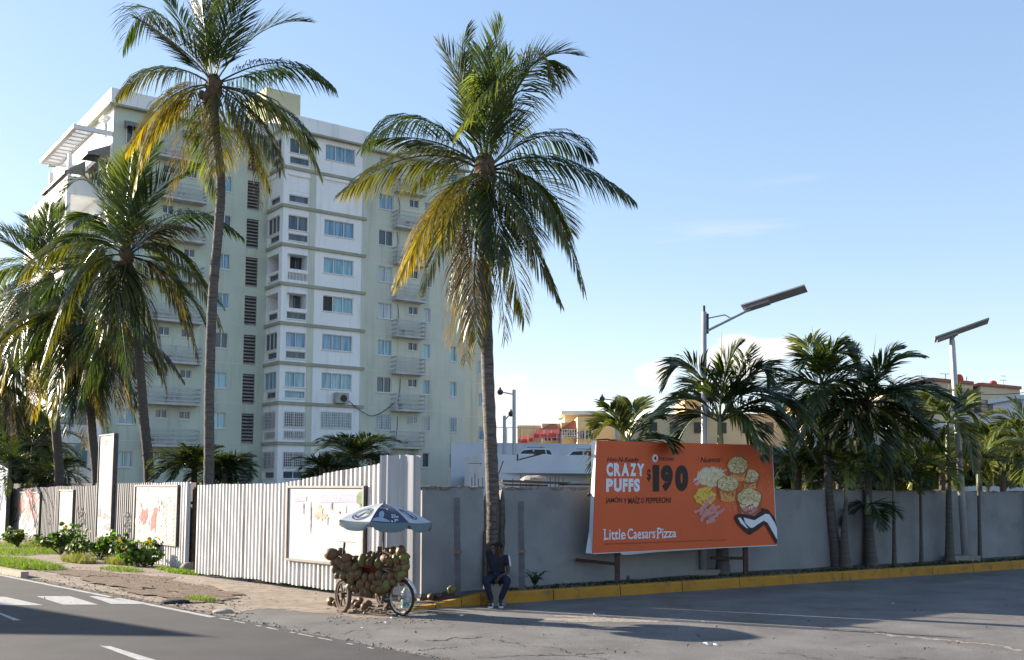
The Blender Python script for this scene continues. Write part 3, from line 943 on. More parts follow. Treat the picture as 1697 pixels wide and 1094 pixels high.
bay = MB(); grn = MB(); lw = MB(); hb = []; hl = []; hg = []; hw = []
for k in range(-1, 8):
    z = ZB + FH * (k + 1)
    up = lambda r: (r[0], r[1], z + r[2], z + r[3])
    op = k in (3, 4)
    hb += [up(r_bay), up(r_cu) + ((1.1,) if op else ()), up(r_cl)]
    hl += [up(r_lu) + ((.9,) if op else ()), up(r_ll)]
    hg += [up(r_g2), up(r_sm), up(r_n1), up(r_n2)]
    hw += [up(r_lw), up(r_sa), up(r_sb), up(r_far), up(r_lo)]
    g_ = k <= 0
    # front of the bay
    h = up(r_bay)
    if k == 6:
        s_ = MB(); mbox(s_, mF(0), h[0] - .1, h[1] + .1, h[2] - .1, h[3] + .12, .02, .1); mbox(s_, mF(0), h[0] - .1, h[1] + .1, h[3] + .125, h[3] + .35, -.10, .1); s_.build('roller_shutter', M_WHITEW, AP, local=True)
    else:
        window(mF(0), *h, 3, [GL[4], GL[0], GL[0], GL[1], GL[0], GL[0], GL[1], GL[0], GL[1]][k + 1], grille=g_, open_pane=0 if k == 3 else None)
    h = up(r_cu); h2 = up(r_lu)
    if op:
        d_ = MB(); d_.poly([V((h[0], 1.1, h[2])), V((h[1], 1.1, h[2])), V((h[1], 1.1, h[3])), V((h[0], 1.1, h[3]))]); d_.build('balcony_back', M_DARKIN if k == 4 else M_BEIGEIN, AP, local=True)
        d_ = MB(); d_.box((h[1] - .55, 1.0, h[2]), (h[1] - .05, 1.09, h[2] + 1.3)); d_.build('balcony_door', GL[2], AP, local=True)
        d_ = MB(); d_.poly([V((.9, h2[0], h2[2])), V((.9, h2[1], h2[2])), V((.9, h2[1], h2[3])), V((.9, h2[0], h2[3]))]); d_.build('balcony_back', M_BROWNIN if k == 4 else M_BEIGEIN, AP, local=True)
    elif k == 6:
        s_ = MB(); mbox(s_, mF(0), h[0] - .05, h[1] + .05, h[2] + .02, h[3] + .05, .02, .08); mbox(s_, mF(0), h[0] - .08, h[1] + .08, h[3] + .06, h[3] + .28, -.1, .1); s_.build('roller_shutter', M_WHITEW, AP, local=True)
        s_ = MB(); mbox(s_, mL(0), h2[0] - .05, h2[1] + .05, h2[2] + .02, h2[3] + .05, .02, .08); mbox(s_, mL(0), h2[0] - .08, h2[1] + .08, h2[3] + .06, h2[3] + .28, -.1, .1); s_.build('roller_shutter', M_WHITEW, AP, local=True)
    else:
        gl = GL[2] if k in (0, -1, 5, 7) else (GL[0] if k == 1 else GL[1])
        window(mF(0), *h, 2, gl, 'corner_window', grille=g_); window(mL(0), *h2, 3, GL[2] if k != 1 else GL[1], 'corner_window', grille=g_)
    h = up(r_cl); h2 = up(r_ll)
    if k == 4:
        b_ = MB()
        for i in range(14):
            c = h[0] + (h[1] - h[0]) * (i + .5) / 14; mbox(b_, mF(0), c - .03, c + .03, h[2], h[3], .04, .1)
        b_.build('balustrade', M_WFRAME, AP, local=True)
        d_ = MB(); d_.poly([V((h[0], .15, h[2])), V((h[1], .15, h[2])), V((h[1], .15, h[3])), V((h[0], .15, h[3]))]); d_.build('balcony_back', M_DARKIN, AP, local=True)
        window(mL(0), *h2, 1, GL[2], 'low_window')
    else:
        window(mF(0), *h, 1 if k > 0 else 2, GL[2] if k != 1 else GL[1], 'low_window', grille=k == 0); window(mL(0), *h2, 1, GL[2], 'low_window', grille=k == 0)
    # green wall
    dk = GL[2]
    window(mF(GV), *up(r_g2), 2, R.choice([GL[0], GL[1], GL[0], GL[2], GL[4]]), grille=g_)
    window(mF(GV), *up(r_sm), 2, dk if k != 0 else GL[4], 'small_window', grille=g_)
    window(mF(GV), *up(r_n1), 1, [GL[2], GL[4], GL[1], GL[3], GL[4], GL[1], GL[0], GL[1], GL[2]][k + 1], 'narrow_window', grille=k == 0)
    window(mF(GV), *up(r_n2), 1, R.choice([GL[2], GL[4], GL[1], GL[3], GL[0]]), 'narrow_window', grille=k == 0)
    # left wing
    gl = [GL[4], GL[3], GL[3], GL[3], GL[1], GL[1], GL[3], GL[0], GL[0]][k + 1]
    window(mF(LV), *up(r_lw), 2, R.choice([gl, gl, GL[1], GL[4], GL[2]])); window(mF(LV), *up(r_far), 2, GL[4] if k == -1 else GL[0])
    window(mF(LV), *up(r_sa), 2, GL[2], 'small_window'); window(mF(LV), *up(r_sb), 2, GL[2], 'small_window')
    h = up(r_lo); l_ = MB()
    ns = 9
    for i in range(ns):
        zc = h[2] + (h[3] - h[2]) * (i + .5) / ns
        l_.add([V((h[0], LV + .02, zc - .04)), V((h[1], LV + .02, zc - .04)), V((h[1], LV + .14, zc + .06)), V((h[0], LV + .14, zc + .06)), V((h[0], LV + .02, zc - .01)), V((h[1], LV + .02, zc - .01)), V((h[1], LV + .14, zc + .09)), V((h[0], LV + .14, zc + .09))],
               [(0, 1, 2, 3), (4, 5, 6, 7), (0, 1, 5, 4), (2, 3, 7, 6)])
    lo_ = l_.build('louver', M_LOUVER, AP, local=True)
    d_ = MB(); d_.poly([V((h[0], LV + .16, h[2])), V((h[1], LV + .16, h[2])), V((h[1], LV + .16, h[3])), V((h[0], LV + .16, h[3]))]); d_.build('shaft', M_DARKIN, lo_, local=True)
    # balconies carrying the cooling units
    if k >= 0:
        for (r, v0, out) in ((r_b1, GV, .8), (r_b2, LV, .9)):
            b_ = MB(); zb_ = z + r[2]; zt_ = z + r[3]; y0 = v0 - out
            b_.box((r[0], y0, zb_), (r[1], v0 - .002, zb_ + .16)); bo = b_.build('balcony', M_SLAB, AP, local=True)
            b_ = MB(); nb = 4
            for i in range(nb):
                zc = zb_ + .30 + (zt_ - zb_ - .36) * i / (nb - 1)
                b_.box((r[0], y0, zc - .042), (r[1], y0 + .04, zc + .042)); b_.box((r[0], y0 + .041, zc - .055), (r[0] + .04, v0, zc + .055)); b_.box((r[1] - .04, y0 + .041, zc - .055), (r[1], v0, zc + .055))
            npst = 2 if r is r_b1 else 3
            for i in range(npst):
                c = r[0] + .05 + (r[1] - r[0] - .1) * i / (npst - 1)
                b_.box((c - .05, y0 + .042, zb_ + .161), (c + .05, y0 + .10, zt_ + .02))
            b_.build('railing', M_BALC, bo, local=True)
            if R.random() < .8:
                a_ = MB(); ux = r[0] + (r[1] - r[0]) * R.uniform(.15, .5); a_.box((ux, v0 - .45, zb_ + .17), (ux + .85, v0 - .1, zb_ + .75)); ao = a_.build('cooling_unit', M_SLAB, bo, local=True)
                if r is r_b1:
                    a_ = MB(); xx = r[0] + .45 + R.uniform(-.1, .3); zz = zt_ + R.uniform(1.0, 1.5)
                    a_.tube([V((xx, v0 - .04, zb_ + .6)), V((xx + .15, v0 - .05, zt_ + .5)), V((xx + R.uniform(-.1, .3), v0 - .03, zz))], .022, 5)
                    a_.build('pipe', M_DARKIN, bo, local=True)
# bay walls
facewall(bay, mF(0), 0, BE, 0, ZTOP - 1.1, [h for h in hb]); facewall(bay, mL(0), 0, LV, 0, ZTOP - 1.1, hl)
bay.poly([V((BE, 0, 0)), V((BE, GV, 0)), V((BE, GV, ZTOP - 1.1)), V((BE, 0, ZTOP - 1.1))])
bay.build('bay_wall', M_WHITEW, AP, local=True)
facewall(grn, mF(GV), BE, UR, 0, ZTOP - 1.1, hg)
grn.poly([V((UR, GV, 0)), V((UR, 14, 0)), V((UR, 14, ZTOP - 1.1)), V((UR, GV, ZTOP - 1.1))])
grn.poly([V((-11, 20, 0)), V((UR, 20, 0)), V((UR, 20, ZTOP - 1.1)), V((-11, 20, ZTOP - 1.1))])
grn.build('wall', M_GREENW, AP, local=True)
facewall(lw, mF(LV), UL, 0, 0, ZTOP - 1.1, hw)
lw.build('wall', M_GREENW2, AP, local=True)
# recessed right end of the block
re_ = MB(); sw = []
US, VS = UR, 4.2
ue = onv(812, 640, VS)[0]
for k in range(-1, 6):
    z = ZB + FH * (k + 1); c = onv(800, 640, VS)[0]; sw.append((c - .45, c + .45, z + .9, z + 2.1))
facewall(re_, mF(VS), US, ue, 0, LZ[5] + .5, sw)
re_.poly([V((ue, VS, 0)), V((ue, 14, 0)), V((ue, 14, LZ[5] + .5)), V((ue, VS, LZ[5] + .5))]); re_.poly([V((US, VS, LZ[5] + .5)), V((ue, VS, LZ[5] + .5)), V((ue, 14, LZ[5] + .5)), V((US, 14, LZ[5] + .5))])
re_.build('wall', M_GREENW, AP, local=True)
for h in sw: window(mF(VS), *h, 1, GL[1], 'narrow_window')
# ledges, pilaster, joints, cornice, parapet, roof
le = MB()
for k in range(0, 8):
    z = LZ[k]
    le.box((-.14, -.14, z - .13), (BE + .06, -.002, z + .10)); le.box((-.14, -.001, z - .13), (-.002, LV, z + .10))
le.build('ledge', M_LEDGE, AP, local=True)
pi_ = MB()
for k in range(-1, 8): pi_.box((2.12, -.05, LZ[0] + FH * k + .105), (2.60, -.003, LZ[0] + FH * (k + 1) - .135))
pi_.box((BE - .28, -.03, 0), (BE + .02, -.002, ZTOP - 1.2))
pi_.build('pilaster', M_GREENW, AP, local=True)
jn = MB()
for k in range(0, 8):
    jn.box((BE + .01, GV - .012, LZ[k] - .025), (UR, GV - .002, LZ[k] + .025)); jn.box((UL, LV - .012, LZ[k] - .02), (-.01, LV - .002, LZ[k] + .02)); jn.box((US + .01, VS - .012, LZ[k] - .02), (ue, VS - .002, LZ[k] + .02)) if k < 5 else None
jn.build('floor_joint', M_JOINT, AP, local=True)
pa = MB()
zc = ZTOP - 1.1
pa.box((-.30, -.30, zc), (BE + .25, .0, ZTOP)); pa.box((-.30, .001, zc), (.0, LV - .31, ZTOP)); pa.box((BE + .251, GV - .30, zc), (UR + .2, GV, ZTOP - .02)); pa.box((UR - .1, GV + .001, zc), (UR + .2, 14, ZTOP - .02))
pa.box((UL - .30, LV - .30, zc), (-.001, LV, ZTOP - .03)); pa.box((UL - .30, LV + .001, zc), (UL, 20, ZTOP - .03))
pa.build('parapet', M_WHITEW, AP, local=True)
co = MB()
co.box((-.42, -.42, zc - .14), (BE + .3, -.002, zc - .002)); co.box((BE + .31, GV - .40, zc - .14), (UR + .3, GV - .002, zc - .002)); co.box((UL - .42, LV - .42, zc - .14), (-.43, LV - .002, zc - .002)); co.box((UL - .42, LV, zc - .14), (UL - .002, 20, zc - .002))
co.build('cornice', M_LEDGE, AP, local=True)
rf = MB(); rf.box((UL + .02, LV + .02, zc - .1), (UR - .12, 19.9, zc + .2)); rf.box((.01, .01, zc - .1), (BE, LV, zc + .2)); rf.build('roof', M_SLAB, AP, local=True)
# stair tower on the roof
a0 = onv(441, 170, 5)[0]; a1 = onv(498, 170, 5)[0]; zt_ = onv(470, 151, 5)[1]
tw = MB(); tw.box((a0, 5, zc), (a1, 9, zt_)); tw.build('stair_tower', mat('yellow_green_render', (.44, .44, .30), (.38, .39, .27), scale=.6, rough=.9), AP, local=True)
# top floor awnings over the left wing windows
M_AWN = flat('grey_awning', (.20, .195, .20))


def awning(m, a0, a1, z, out, drop, mt=M_AWN, name='awning'):
    b_ = MB()
    p = [m(a0, z, 0), m(a1, z, 0), m(a1, z - drop, -out), m(a0, z - drop, -out), m(a1, z - drop - .18, -out), m(a0, z - drop - .18, -out), m(a0, z - drop - .1, 0), m(a1, z - drop - .1, 0)]
    b_.add(p, [(0, 1, 2, 3), (3, 2, 4, 5), (0, 3, 5, 6), (1, 7, 4, 2)]); b_.build(name, mt, AP, local=True)


a0, z0 = onv(206, 206, LV); a1, _ = onv(245, 210, LV)
awning(mF(LV), a0, a1, z0 + .3, .9, .45)
f_ = MB(); f_.box((a0 + .15, LV - .05, z0 - 1.3), (a1 - .15, LV - .02, z0 + .0)); wo = f_.build('top_window', GL[2], AP, local=True)
f_ = MB()
for i in range(4):
    c = a0 + .15 + (a1 - a0 - .3) * i / 3; f_.box((c - .04, LV - .09, z0 - 1.35), (c + .04, LV - .051, z0))
f_.build('window_frame', M_WFRAME, wo, local=True)
a0, z0 = onv(303, 222, LV); a1, _ = onv(332, 225, LV)
awning(mF(LV), a0, a1, z0 + .3, .8, .4)
# sunlit left face with stepped balconies
lf = MB(); hs = []
for k in range(-1, 8):
    z = ZB + FH * (k + 1); hs.append((LV + 1.5, LV + 2.2, z + .9, z + 2.2))
facewall(lf, mL(UL), LV, 20, 0, ZTOP - 1.1, hs)
lf.build('wall', M_WHITEW, AP, local=True)
for h in hs: window(mL(UL), *h, 1, GL[2], 'side_window')
for h in hs: ho = MB(); mbox(ho, mL(UL), h[0] - .2, h[1] + .2, h[3] + .05, h[3] + .25, -.35, -.002); ho.build('window_hood', M_WHITEW, AP, local=True)
BU = UL - 2.1; v0 = LV + 3.2; v1 = 19.0
for k in range(-1, 7):
    z = ZB + FH * (k + 1)
    b_ = MB(); hgt = 1.15
    b_.box((BU, v0, z - .14), (UL - .002, v1, z + .14)); bo = b_.build('terrace', M_WHITEW, AP, local=True)
    b_ = MB(); b_.box((BU, v0, z + .141), (BU + .14, v1, z + hgt)); b_.box((BU + .141, v0, z + .141), (UL - .003, v0 + .14, z + hgt)); b_.build('parapet', M_WHITEW, bo, local=True)
    for c in (v0 + .1, (v0 + v1) / 2 - 1, (v0 + v1) / 2 + 1.5, v1 - .3)[:2 if k > 4 else 4]: b_ = MB(); b_.box((BU + .02, c, z + hgt + .001), (BU + .3, c + .28, z + FH - .15)); b_.build('pillar', M_WHITEW, bo, local=True)
    if k < 5:
        b_ = MB(); b_.box((BU + .1, v0 + .45, z + hgt + .01), (BU + .13, v1 - .35, z + FH - .16)); b_.box((BU + .35, v0 + .05, z + hgt + .01), (UL - .01, v0 + .08, z + FH - .16)); b_.build('glazing', curtain('terrace_glazing', (.16, .28, .28), (.30, .42, .40), 1.2), bo, local=True)
        b_ = MB()
        for i in range(9): c = v0 + .45 + (v1 - v0 - .9) * i / 8; b_.box((BU + .06, c - .03, z + hgt + .01), (BU + .098, c + .03, z + FH - .16))
        b_.box((BU + .05, v0 + .45, z + FH - .75), (BU + .097, v1 - .35, z + FH - .68)); b_.build('mullion', M_WFRAME, bo, local=True)
# dark awnings and the white pergola over the top terrace
zt7 = LZ[7] - .2
for (c0, c1, o_, up_, dr, m0) in ((v0 - 2.6, v0 - .9, 1.5, .35, .75, UL), (v0 + .1, v1 - 6, 1.4, -.25, 1.0, BU + 1.2)):
    awning(mL(m0), c0, c1, zt7 + up_, o_, dr, M_AWN)
b_ = MB(); b_.poly([V((UL - .01, v0 + .2, LZ[6])), V((UL - .01, v1 - .2, LZ[6])), V((UL - .01, v1 - .2, zt7)), V((UL - .01, v0 + .2, zt7))]); b_.build('terrace_back', M_BROWNIN, AP, local=True)
PU = UL - 2.6; pv0, pz = onu(122, 206, PU); pv1 = onu(66, 272, PU)[0]; pz -= .25
pg = MB()
pg.box((PU, pv0, pz), (PU + .28, pv1, pz + .3)); pg.box((PU + .281, pv0, pz), (UL - .02, pv0 + .3, pz + .3)); pg.box((PU + .281, pv1 - .3, pz), (UL - .02, pv1, pz + .3)); pg.box((PU + 1.25, pv0 + .301, pz), (PU + 1.45, pv1 - .301, pz + .25))
for i in range(1, 11):
    c = pv0 + (pv1 - pv0) * i / 11; pg.box((PU + .282, c, pz + .02), (PU + 1.245, c + .28, pz + .25))
pg.build('pergola', M_WHITEW, AP, local=True)
# cooling unit and cable on the bay
a, z = onv(563, 661, 0)
ac = MB(); ac.box((a - .55, -.55, z - .35), (a + .5, -.03, z + .42)); aco = ac.build('air_conditioner', mat('old_metal_casing', (.45, .44, .41), (.30, .29, .27), scale=3), AP, local=True)
fn = MB(); fn.tube([V((a + .05, -.56, z)), V((a + .05, -.60, z))], .27, 16); fn.build('fan', M_DARKIN, aco, local=True)
cb_ = MB(); pts_ = []
b1_, zb1 = onv(655, 668, GV)
for i in range(17):
    t_ = i / 16; uu = a + .5 + (b1_ - a - .5) * t_
    pts_.append(V((uu, -.22 if uu < BE + .1 else min(GV - .06, -.22 + (uu - BE - .1) * .5), z - .1 + (zb1 - z + .1) * t_ - 1.2 * math.sin(math.pi * t_) + .1)))
cb_.tube(pts_, .03, 5); cb_.build('cable', M_DARKIN, AP, local=True)
# ---------------------------------------------------------------- palms
M_LEAF = mat('palm_leaf', (1, 1, 1), (.62, .66, .55), scale=2.2, rough=.32, spec=.55, tint=True, transl=.32, rvar=.1, tcol=(1.8, 1.9, .65, 1))
M_LEAFR = mat('garden_palm_leaf', (1, 1, 1), (.62, .66, .55), scale=2.5, rough=.38, spec=.5, tint=True, transl=.26)
M_TRUNK = mat('palm_trunk', (.15, .135, .12), (.09, .08, .072), scale=9, stretch=(.6, .6, 2.2), rough=.95, bump=.7, bscale=14, c3=(.05, .043, .038), scale3=5, stretch3=(.5, .5, 5), lo3=.52, hi3=.66, bdist=.03)
M_TRUNK2 = mat('dark_palm_trunk', (.115, .095, .08), (.07, .06, .05), scale=9, stretch=(.6, .6, 2.2), rough=.95, bump=.7, bscale=14, bdist=.03)
M_RTRUNK = mat('ringed_grey_trunk', (.115, .105, .095), (.07, .064, .058), scale=6, stretch=(.3, .3, 4), rough=.9, bump=.4, bscale=10)
M_SHAFT = mat('green_crownshaft', (.14, .17, .09), (.20, .21, .13), scale=4, stretch=(1, 1, .3), rough=.5)
M_FIBRE = mat('crown_fibre', (.07, .045, .03), (.15, .10, .06), scale=7, rough=.95, bump=.8, bscale=25)
PAL = {'g': ((.036, .060, .014), (.068, .090, .024)), 'o': ((.052, .066, .016), (.14, .12, .026)), 'y': ((.11, .105, .018), (.36, .24, .025)), 'l': ((.09, .13, .028), (.20, .20, .04)),
       'b': ((.085, .058, .036), (.17, .115, .065)), 'd': ((.028, .048, .014), (.045, .068, .020)), 'm': ((.05, .07, .018), (.22, .17, .035))}


def frond(P, Lf, n, wid, droop, kind, fold=.25, ang0=58, ang1=30, rr=.028, dens0=.10, ragged=.12, mb=None):
    mb = mb or MB()
    c0, c1 = PAL[kind]
    N = len(P) - 1
    tw = R.uniform(-.25, .25)
    rac = tuple(x * 1.5 + .02 for x in c0)
    mb.tube(P, [rr * (1 - .9 * i / N) + .002 for i in range(N + 1)], 4, col=c4(rac), cap=False)
    side_prev = None
    frames = []
    for i in range(N + 1):
        t = (P[min(i + 1, N)] - P[max(i - 1, 0)]).normalized()
        s = t.cross(V((0, 0, 1)))
        if s.length < .12: s = side_prev.copy() if side_prev else t.cross(V((.3, 1, 0)))
        s = (s - t * s.dot(t)).normalized()
        if side_prev and s.dot(side_prev) < 0: s = -s
        side_prev = s
        frames.append((t, s))
    for k in range(n):
        t_ = dens0 + (1 - dens0) * (k + R.random() * .6) / n
        f = min(t_ * N, N - 1e-4); i = int(f); u = f - i
        p = P[i].lerp(P[i + 1], u); T = frames[i][0].lerp(frames[i + 1][0], u).normalized(); S = frames[i][1].lerp(frames[i + 1][1], u).normalized()
        Nn = S.cross(T)
        if tw: S, Nn = S * math.cos(tw) + Nn * math.sin(tw), Nn * math.cos(tw) - S * math.sin(tw)
        prof = (math.sin(math.pi * (.20 + .74 * t_)) ** .7) * (.70 + .30 * (1 - t_))
        a = rad(ang0 + (ang1 - ang0) * t_)
        for sg in (-1, 1):
            if R.random() < ragged * .6: continue
            l = Lf * LSC * prof * R.uniform(1 - ragged, 1 + ragged)
            d = (S * sg * math.sin(a) + T * math.cos(a) + Nn * fold * R.uniform(.5, 1.3)).normalized()
            d += V((R.uniform(-.08, .08), R.uniform(-.08, .08), R.uniform(-.06, .06)))
            q = p.copy(); pts = [q.copy()]
            for st in range(3):
                d = (d + V((0, 0, -droop * (.35 + .5 * st)))).normalized()
                q = q + d * (l / 3); pts.append(q.copy())
            wv = T - d * T.dot(d)
            if wv.length < .1: wv = Nn
            wv = (wv.normalized() + Nn * R.uniform(-.5, .5)).normalized() * wid * .5
            hue = R.uniform(.8, 1.2); dry = max(0, R.gauss(0, .10))
            cc = []
            for s_ in (0, .33, .33, .67, .67, 1):
                x = min(1, max(0, t_ * .45 + s_ * .5 + dry))
                c = lerp3(c0, c1, x * x * 1.1 if kind != 'y' else x)
                cc.append((c[0] * hue, c[1] * hue, c[2] * hue, 1))
            vs = [pts[0], pts[1] + wv, pts[1] - wv, pts[2] + wv * .8, pts[2] - wv * .8, pts[3]]
            mb.add(vs, [(0, 1, 2), (1, 3, 4, 2), (3, 5, 4)], 0, cc)
    return mb


def trunk_mesh(pts, r0, r1, flare=1.5, n=10, step=.16, ring=.035):
    mb = MB(); P = []
    for a, b in zip(pts[:-1], pts[1:]): P.append((V(a), V(b)))
    tot = sum((b - a).length for a, b in P); path = []; rs = []
    # smooth the polyline (Catmull-Rom)
    Q = [V(p) for p in pts]; Q = [Q[0] * 2 - Q[1]] + Q + [Q[-1] * 2 - Q[-2]]
    m = max(6, int(tot / step / (len(pts) - 1)))
    for i in range(1, len(Q) - 2):
        for k in range(m):
            t = k / m; a, b, c, d = Q[i - 1:i + 3]
            path.append(.5 * ((2 * b) + (c - a) * t + (2 * a - 5 * b + 4 * c - d) * t * t + (3 * b - a - 3 * c + d) * t ** 3))
    path.append(V(pts[-1]))
    M = len(path) - 1
    out = []; ro = []
    for i, p in enumerate(path):
        t = i / M; r = (r0 + (r1 - r0) * t) * (1 + (flare - 1) * math.exp(-t * tot / .45))
        out.append(p); ro.append(r * (1 + (ring if i % 2 else -ring) + R.uniform(-.015, .015)))
    return mb.tube(out, ro, n)


LSC = 1.5
LABK = {'y': 'yellowing frond', 'b': 'dead brown frond', 'm': 'frond turning yellow at its tip'}


def coconut_palm(name, base, trunk_px, Y, center, fronds, label, r0=.17, r1=.12, tm=None, skirt=(), Lf=1.0, n=84, wid=.04, extra=(), flare=1.5, nuts=0, heart=.45, group='tall coconut palms'):
    C = at(center[0], center[1], Y)
    th = thing(name, base, label, 'palm tree', group)
    pts = [V(base)] + [at(x, y, Y) for x, y in trunk_px] + [C + V((0, 0, -.05))]
    trunk_mesh(pts, r0, r1, flare).build('trunk', tm or M_TRUNK, th, smooth=True)
    mpp = Y / FPX
    sgn = 1
    for fr in fronds:
        (vx, vy), (tx, ty), kind = fr[0], fr[1], fr[2]
        dep = fr[3] if len(fr) > 3 else None
        via = at(vx, vy, Y); tip = at(tx, ty, Y)
        ln = (via - C).length + (tip - via).length
        want = fr[4] if len(fr) > 4 else 4.6 * Y / 30
        if dep is None:
            dep = math.sqrt(max(0.15, want * want - ln * ln)) * .62 * sgn; sgn = -sgn
            dep = max(-2.6, min(2.6, dep))
        via = via + V((0, dep * .6, 0)); tip = tip + V((0, dep, 0))
        s0 = C + (via - C).normalized() * .12
        P = bez(s0, via, tip, 15)
        vert = abs((tip - C).normalized().z)
        up = (tip.z - C.z) > 1.5
        dr = .12 if up else .55
        if kind == 'b': dr = .5
        f = frond(P, Lf * (.80 if kind == 'b' else .82 if up else 1) * R.uniform(.92, 1.08), n, wid * (.60 if kind == 'b' else .84), dr, kind, fold=.26 if up else .12, ang0=44 if up else 60, ang1=20 if up else 32, rr=.03, ragged=.38 if kind == 'b' else .20)
        f.build('frond', M_LEAF, th, label=LABK.get(kind))
    for (az, el, L, drop, kind) in extra:
        P = [C.copy()]; e = rad(el); a = rad(az)
        for i in range(14):
            d = V((math.cos(a) * math.cos(e), math.sin(a) * math.cos(e), math.sin(e))); P.append(P[-1] + d * L / 14); e -= rad(drop) / 14
            e = max(e, rad(-86))
        frond(P, Lf * (.8 if kind == 'b' else 1), n, wid * .85, .45 if kind == 'b' else .22, kind, fold=.15, ragged=.3 if kind == 'b' else .13).build('frond', M_LEAF, th, label=LABK.get(kind))
    hb_ = MB(); hb_.ell(C + V((0, 0, -.1)), (.26, .26, heart), jit=.16)
    for _ in range(26):
        a = R.uniform(0, 6.28); r_ = R.uniform(.12, .3); z = R.uniform(-.9, .25)
        p = C + V((math.cos(a) * r_ * .5, math.sin(a) * r_ * .5, z * .5)); q = C + V((math.cos(a) * r_ * 1.5, math.sin(a) * r_ * 1.5, z - R.uniform(.1, .5)))
        hb_.tube([p, (p + q) / 2 + V((0, 0, .06)), q], [.04, .03, .008], 4)
    hb_.build('crown_fibre', M_FIBRE, th)
    for _ in range(nuts):
        a = R.uniform(0, 6.28); m_ = MB(); m_.ell(C + V((math.cos(a) * .32, math.sin(a) * .32 - .1, -.35 - R.uniform(0, .4))), (.12, .12, .15)); m_.build('coconut', M_FIBRE, th)
    return th


def xring(n, L, el=(-45, 55)):
    return [(i * 137.5 + R.uniform(-20, 20), R.uniform(*el), L * R.uniform(.8, 1.1), R.uniform(50, 110), R.choice('dddogmb')) for i in range(n)]


ZK = lambda ox, oy, s: (lambda x, y: (ox + x * s, oy + y * s))
z7 = ZK(560, 0, .5118)
YB = wy(-.4) + .12
Bx = at(814, 900, YB)
frB = [((765, 150), (773, 34), 'g', .3), ((818, 150), (832, 46), 'g', -.3), ((800, 120), (798, 62), 'd', .8), ((852, 150), (905, 84), 'g', .4), ((868, 130), (958, 108), 'd', -.5),
       ((880, 130), (918, 178), 'o', -1.2), ((906, 212), (985, 238), 'd', .9), ((920, 262), (1049, 326), 'd', .2), ((893, 325), (962, 492), 'o', -.9), ((890, 300), (945, 380), 'd', 1.2), ((862, 380), (925, 512), 'o', -.8),
       ((690, 184), (592, 226), 'g', .8), ((690, 264), (570, 326), 'm', -.3), ((735, 340), (662, 482), 'y', -.6), ((762, 345), (706, 492), 'o', -.9), ((725, 345), (655, 455), 'y', .5),
       ((766, 400), (742, 566), 'b', .3), ((788, 420), (792, 572), 'm', -.5), ((822, 410), (838, 566), 'b', -.3), ((842, 400), (870, 520), 'o', .9), ((776, 430), (770, 590), 'b', .9), ((792, 400), (783, 560), 'b', -.8),
       ((836, 158), (764, 258), 'l', -1.5), ((780, 190), (735, 110), 'g', -1.2), ((842, 200), (800, 100), 'd', 1.2), ((815, 215), (845, 130), 'g', -1.4)]
coconut_palm('coconut_palm', (Bx.x, YB, .2), [(817, 860), (815, 780), (809, 640), (804, 470), (802, 340)], YB, (803, 282), frB,
             'coconut palm growing through the gap in the grey wall above the seated man', r0=.150, r1=.125, flare=1.0, extra=xring(7, 3.0), Lf=.92, n=88, wid=.036, heart=.5)
YA = 31.0
frA = [((252, 14), (192, 66), 'g', .6), ((300, 40), (255, -30), 'd', .8), ((330, 30), (318, -60), 'g', -.6), ((362, 20), (372, -70), 'd', .5), ((385, 30), (420, -50), 'g', -.8), ((425, 45), (505, 20), 'g', .7), ((415, 95), (445, 78), 'd', 2.0),
       ((468, 108), (555, 150), 'd', -.3), ((462, 180), (528, 288), 'o', .4), ((412, 200), (440, 358), 'b', -.6), ((262, 108), (187, 152), 'm', .4), ((292, 140), (228, 196), 'o', 1.4), ((285, 172), (222, 262), 'y', -.6), ((278, 200), (238, 330), 'y', -.8),
       ((310, 190), (270, 320), 'b', .6), ((382, 220), (372, 300), 'y', -1.2), ((335, 215), (342, 318), 'l', 1.3), ((400, 200), (430, 290), 'o', 1.3), ((440, 160), (510, 215), 'd', 1.4), ((315, 100), (250, 60), 'd', -1.4), ((395, 70), (450, -10), 'd', -1.4), ((350, 60), (345, -40), 'l', -1.2), ((430, 210), (478, 300), 'o', -1.0)]
A0 = at(345, 800, YA)
coconut_palm('coconut_palm', (A0.x, YA, 0), [(346, 790), (347, 650), (352, 500), (362, 380), (366, 300), (357, 220)], YA, (354, 140), frA,
             'tallest coconut palm with a long bare trunk rising in front of the apartment block', r0=.165, r1=.135, flare=1.3, Lf=1.05, n=80, wid=.044, nuts=5)
YC = 37.0
frC = [((205, 330), (214, 242), 'g', .5), ((232, 320), (275, 250), 'g', -.8), ((258, 330), (330, 285), 'd', -.4), ((180, 320), (160, 262), 'd', .8), ((300, 352), (396, 388), 'g', .3), ((295, 420), (372, 545), 'o', -.5), ((270, 430), (320, 595), 'o', .6),
       ((145, 300), (92, 335), 'g', .3), ((125, 405), (48, 465), 'm', -.6), ((140, 350), (75, 405), 'l', 1.2), ((150, 460), (93, 600), 'o', -.9), ((180, 480), (150, 640), 'd', .5), ((222, 490), (288, 610), 'd', -1.0), ((212, 500), (235, 640), 'd', -1.2),
       ((195, 520), (196, 690), 'b', .4), ((235, 500), (262, 640), 'm', .9), ((170, 500), (120, 650), 'd', .9), ((250, 380), (330, 340), 'd', 1.2), ((165, 380), (100, 350), 'd', 1.4), ((215, 480), (180, 600), 'o', -1.5), ((270, 460), (300, 560), 'b', .8), ((225, 330), (240, 270), 'l', -1.2)]
C0 = at(248, 795, YC)
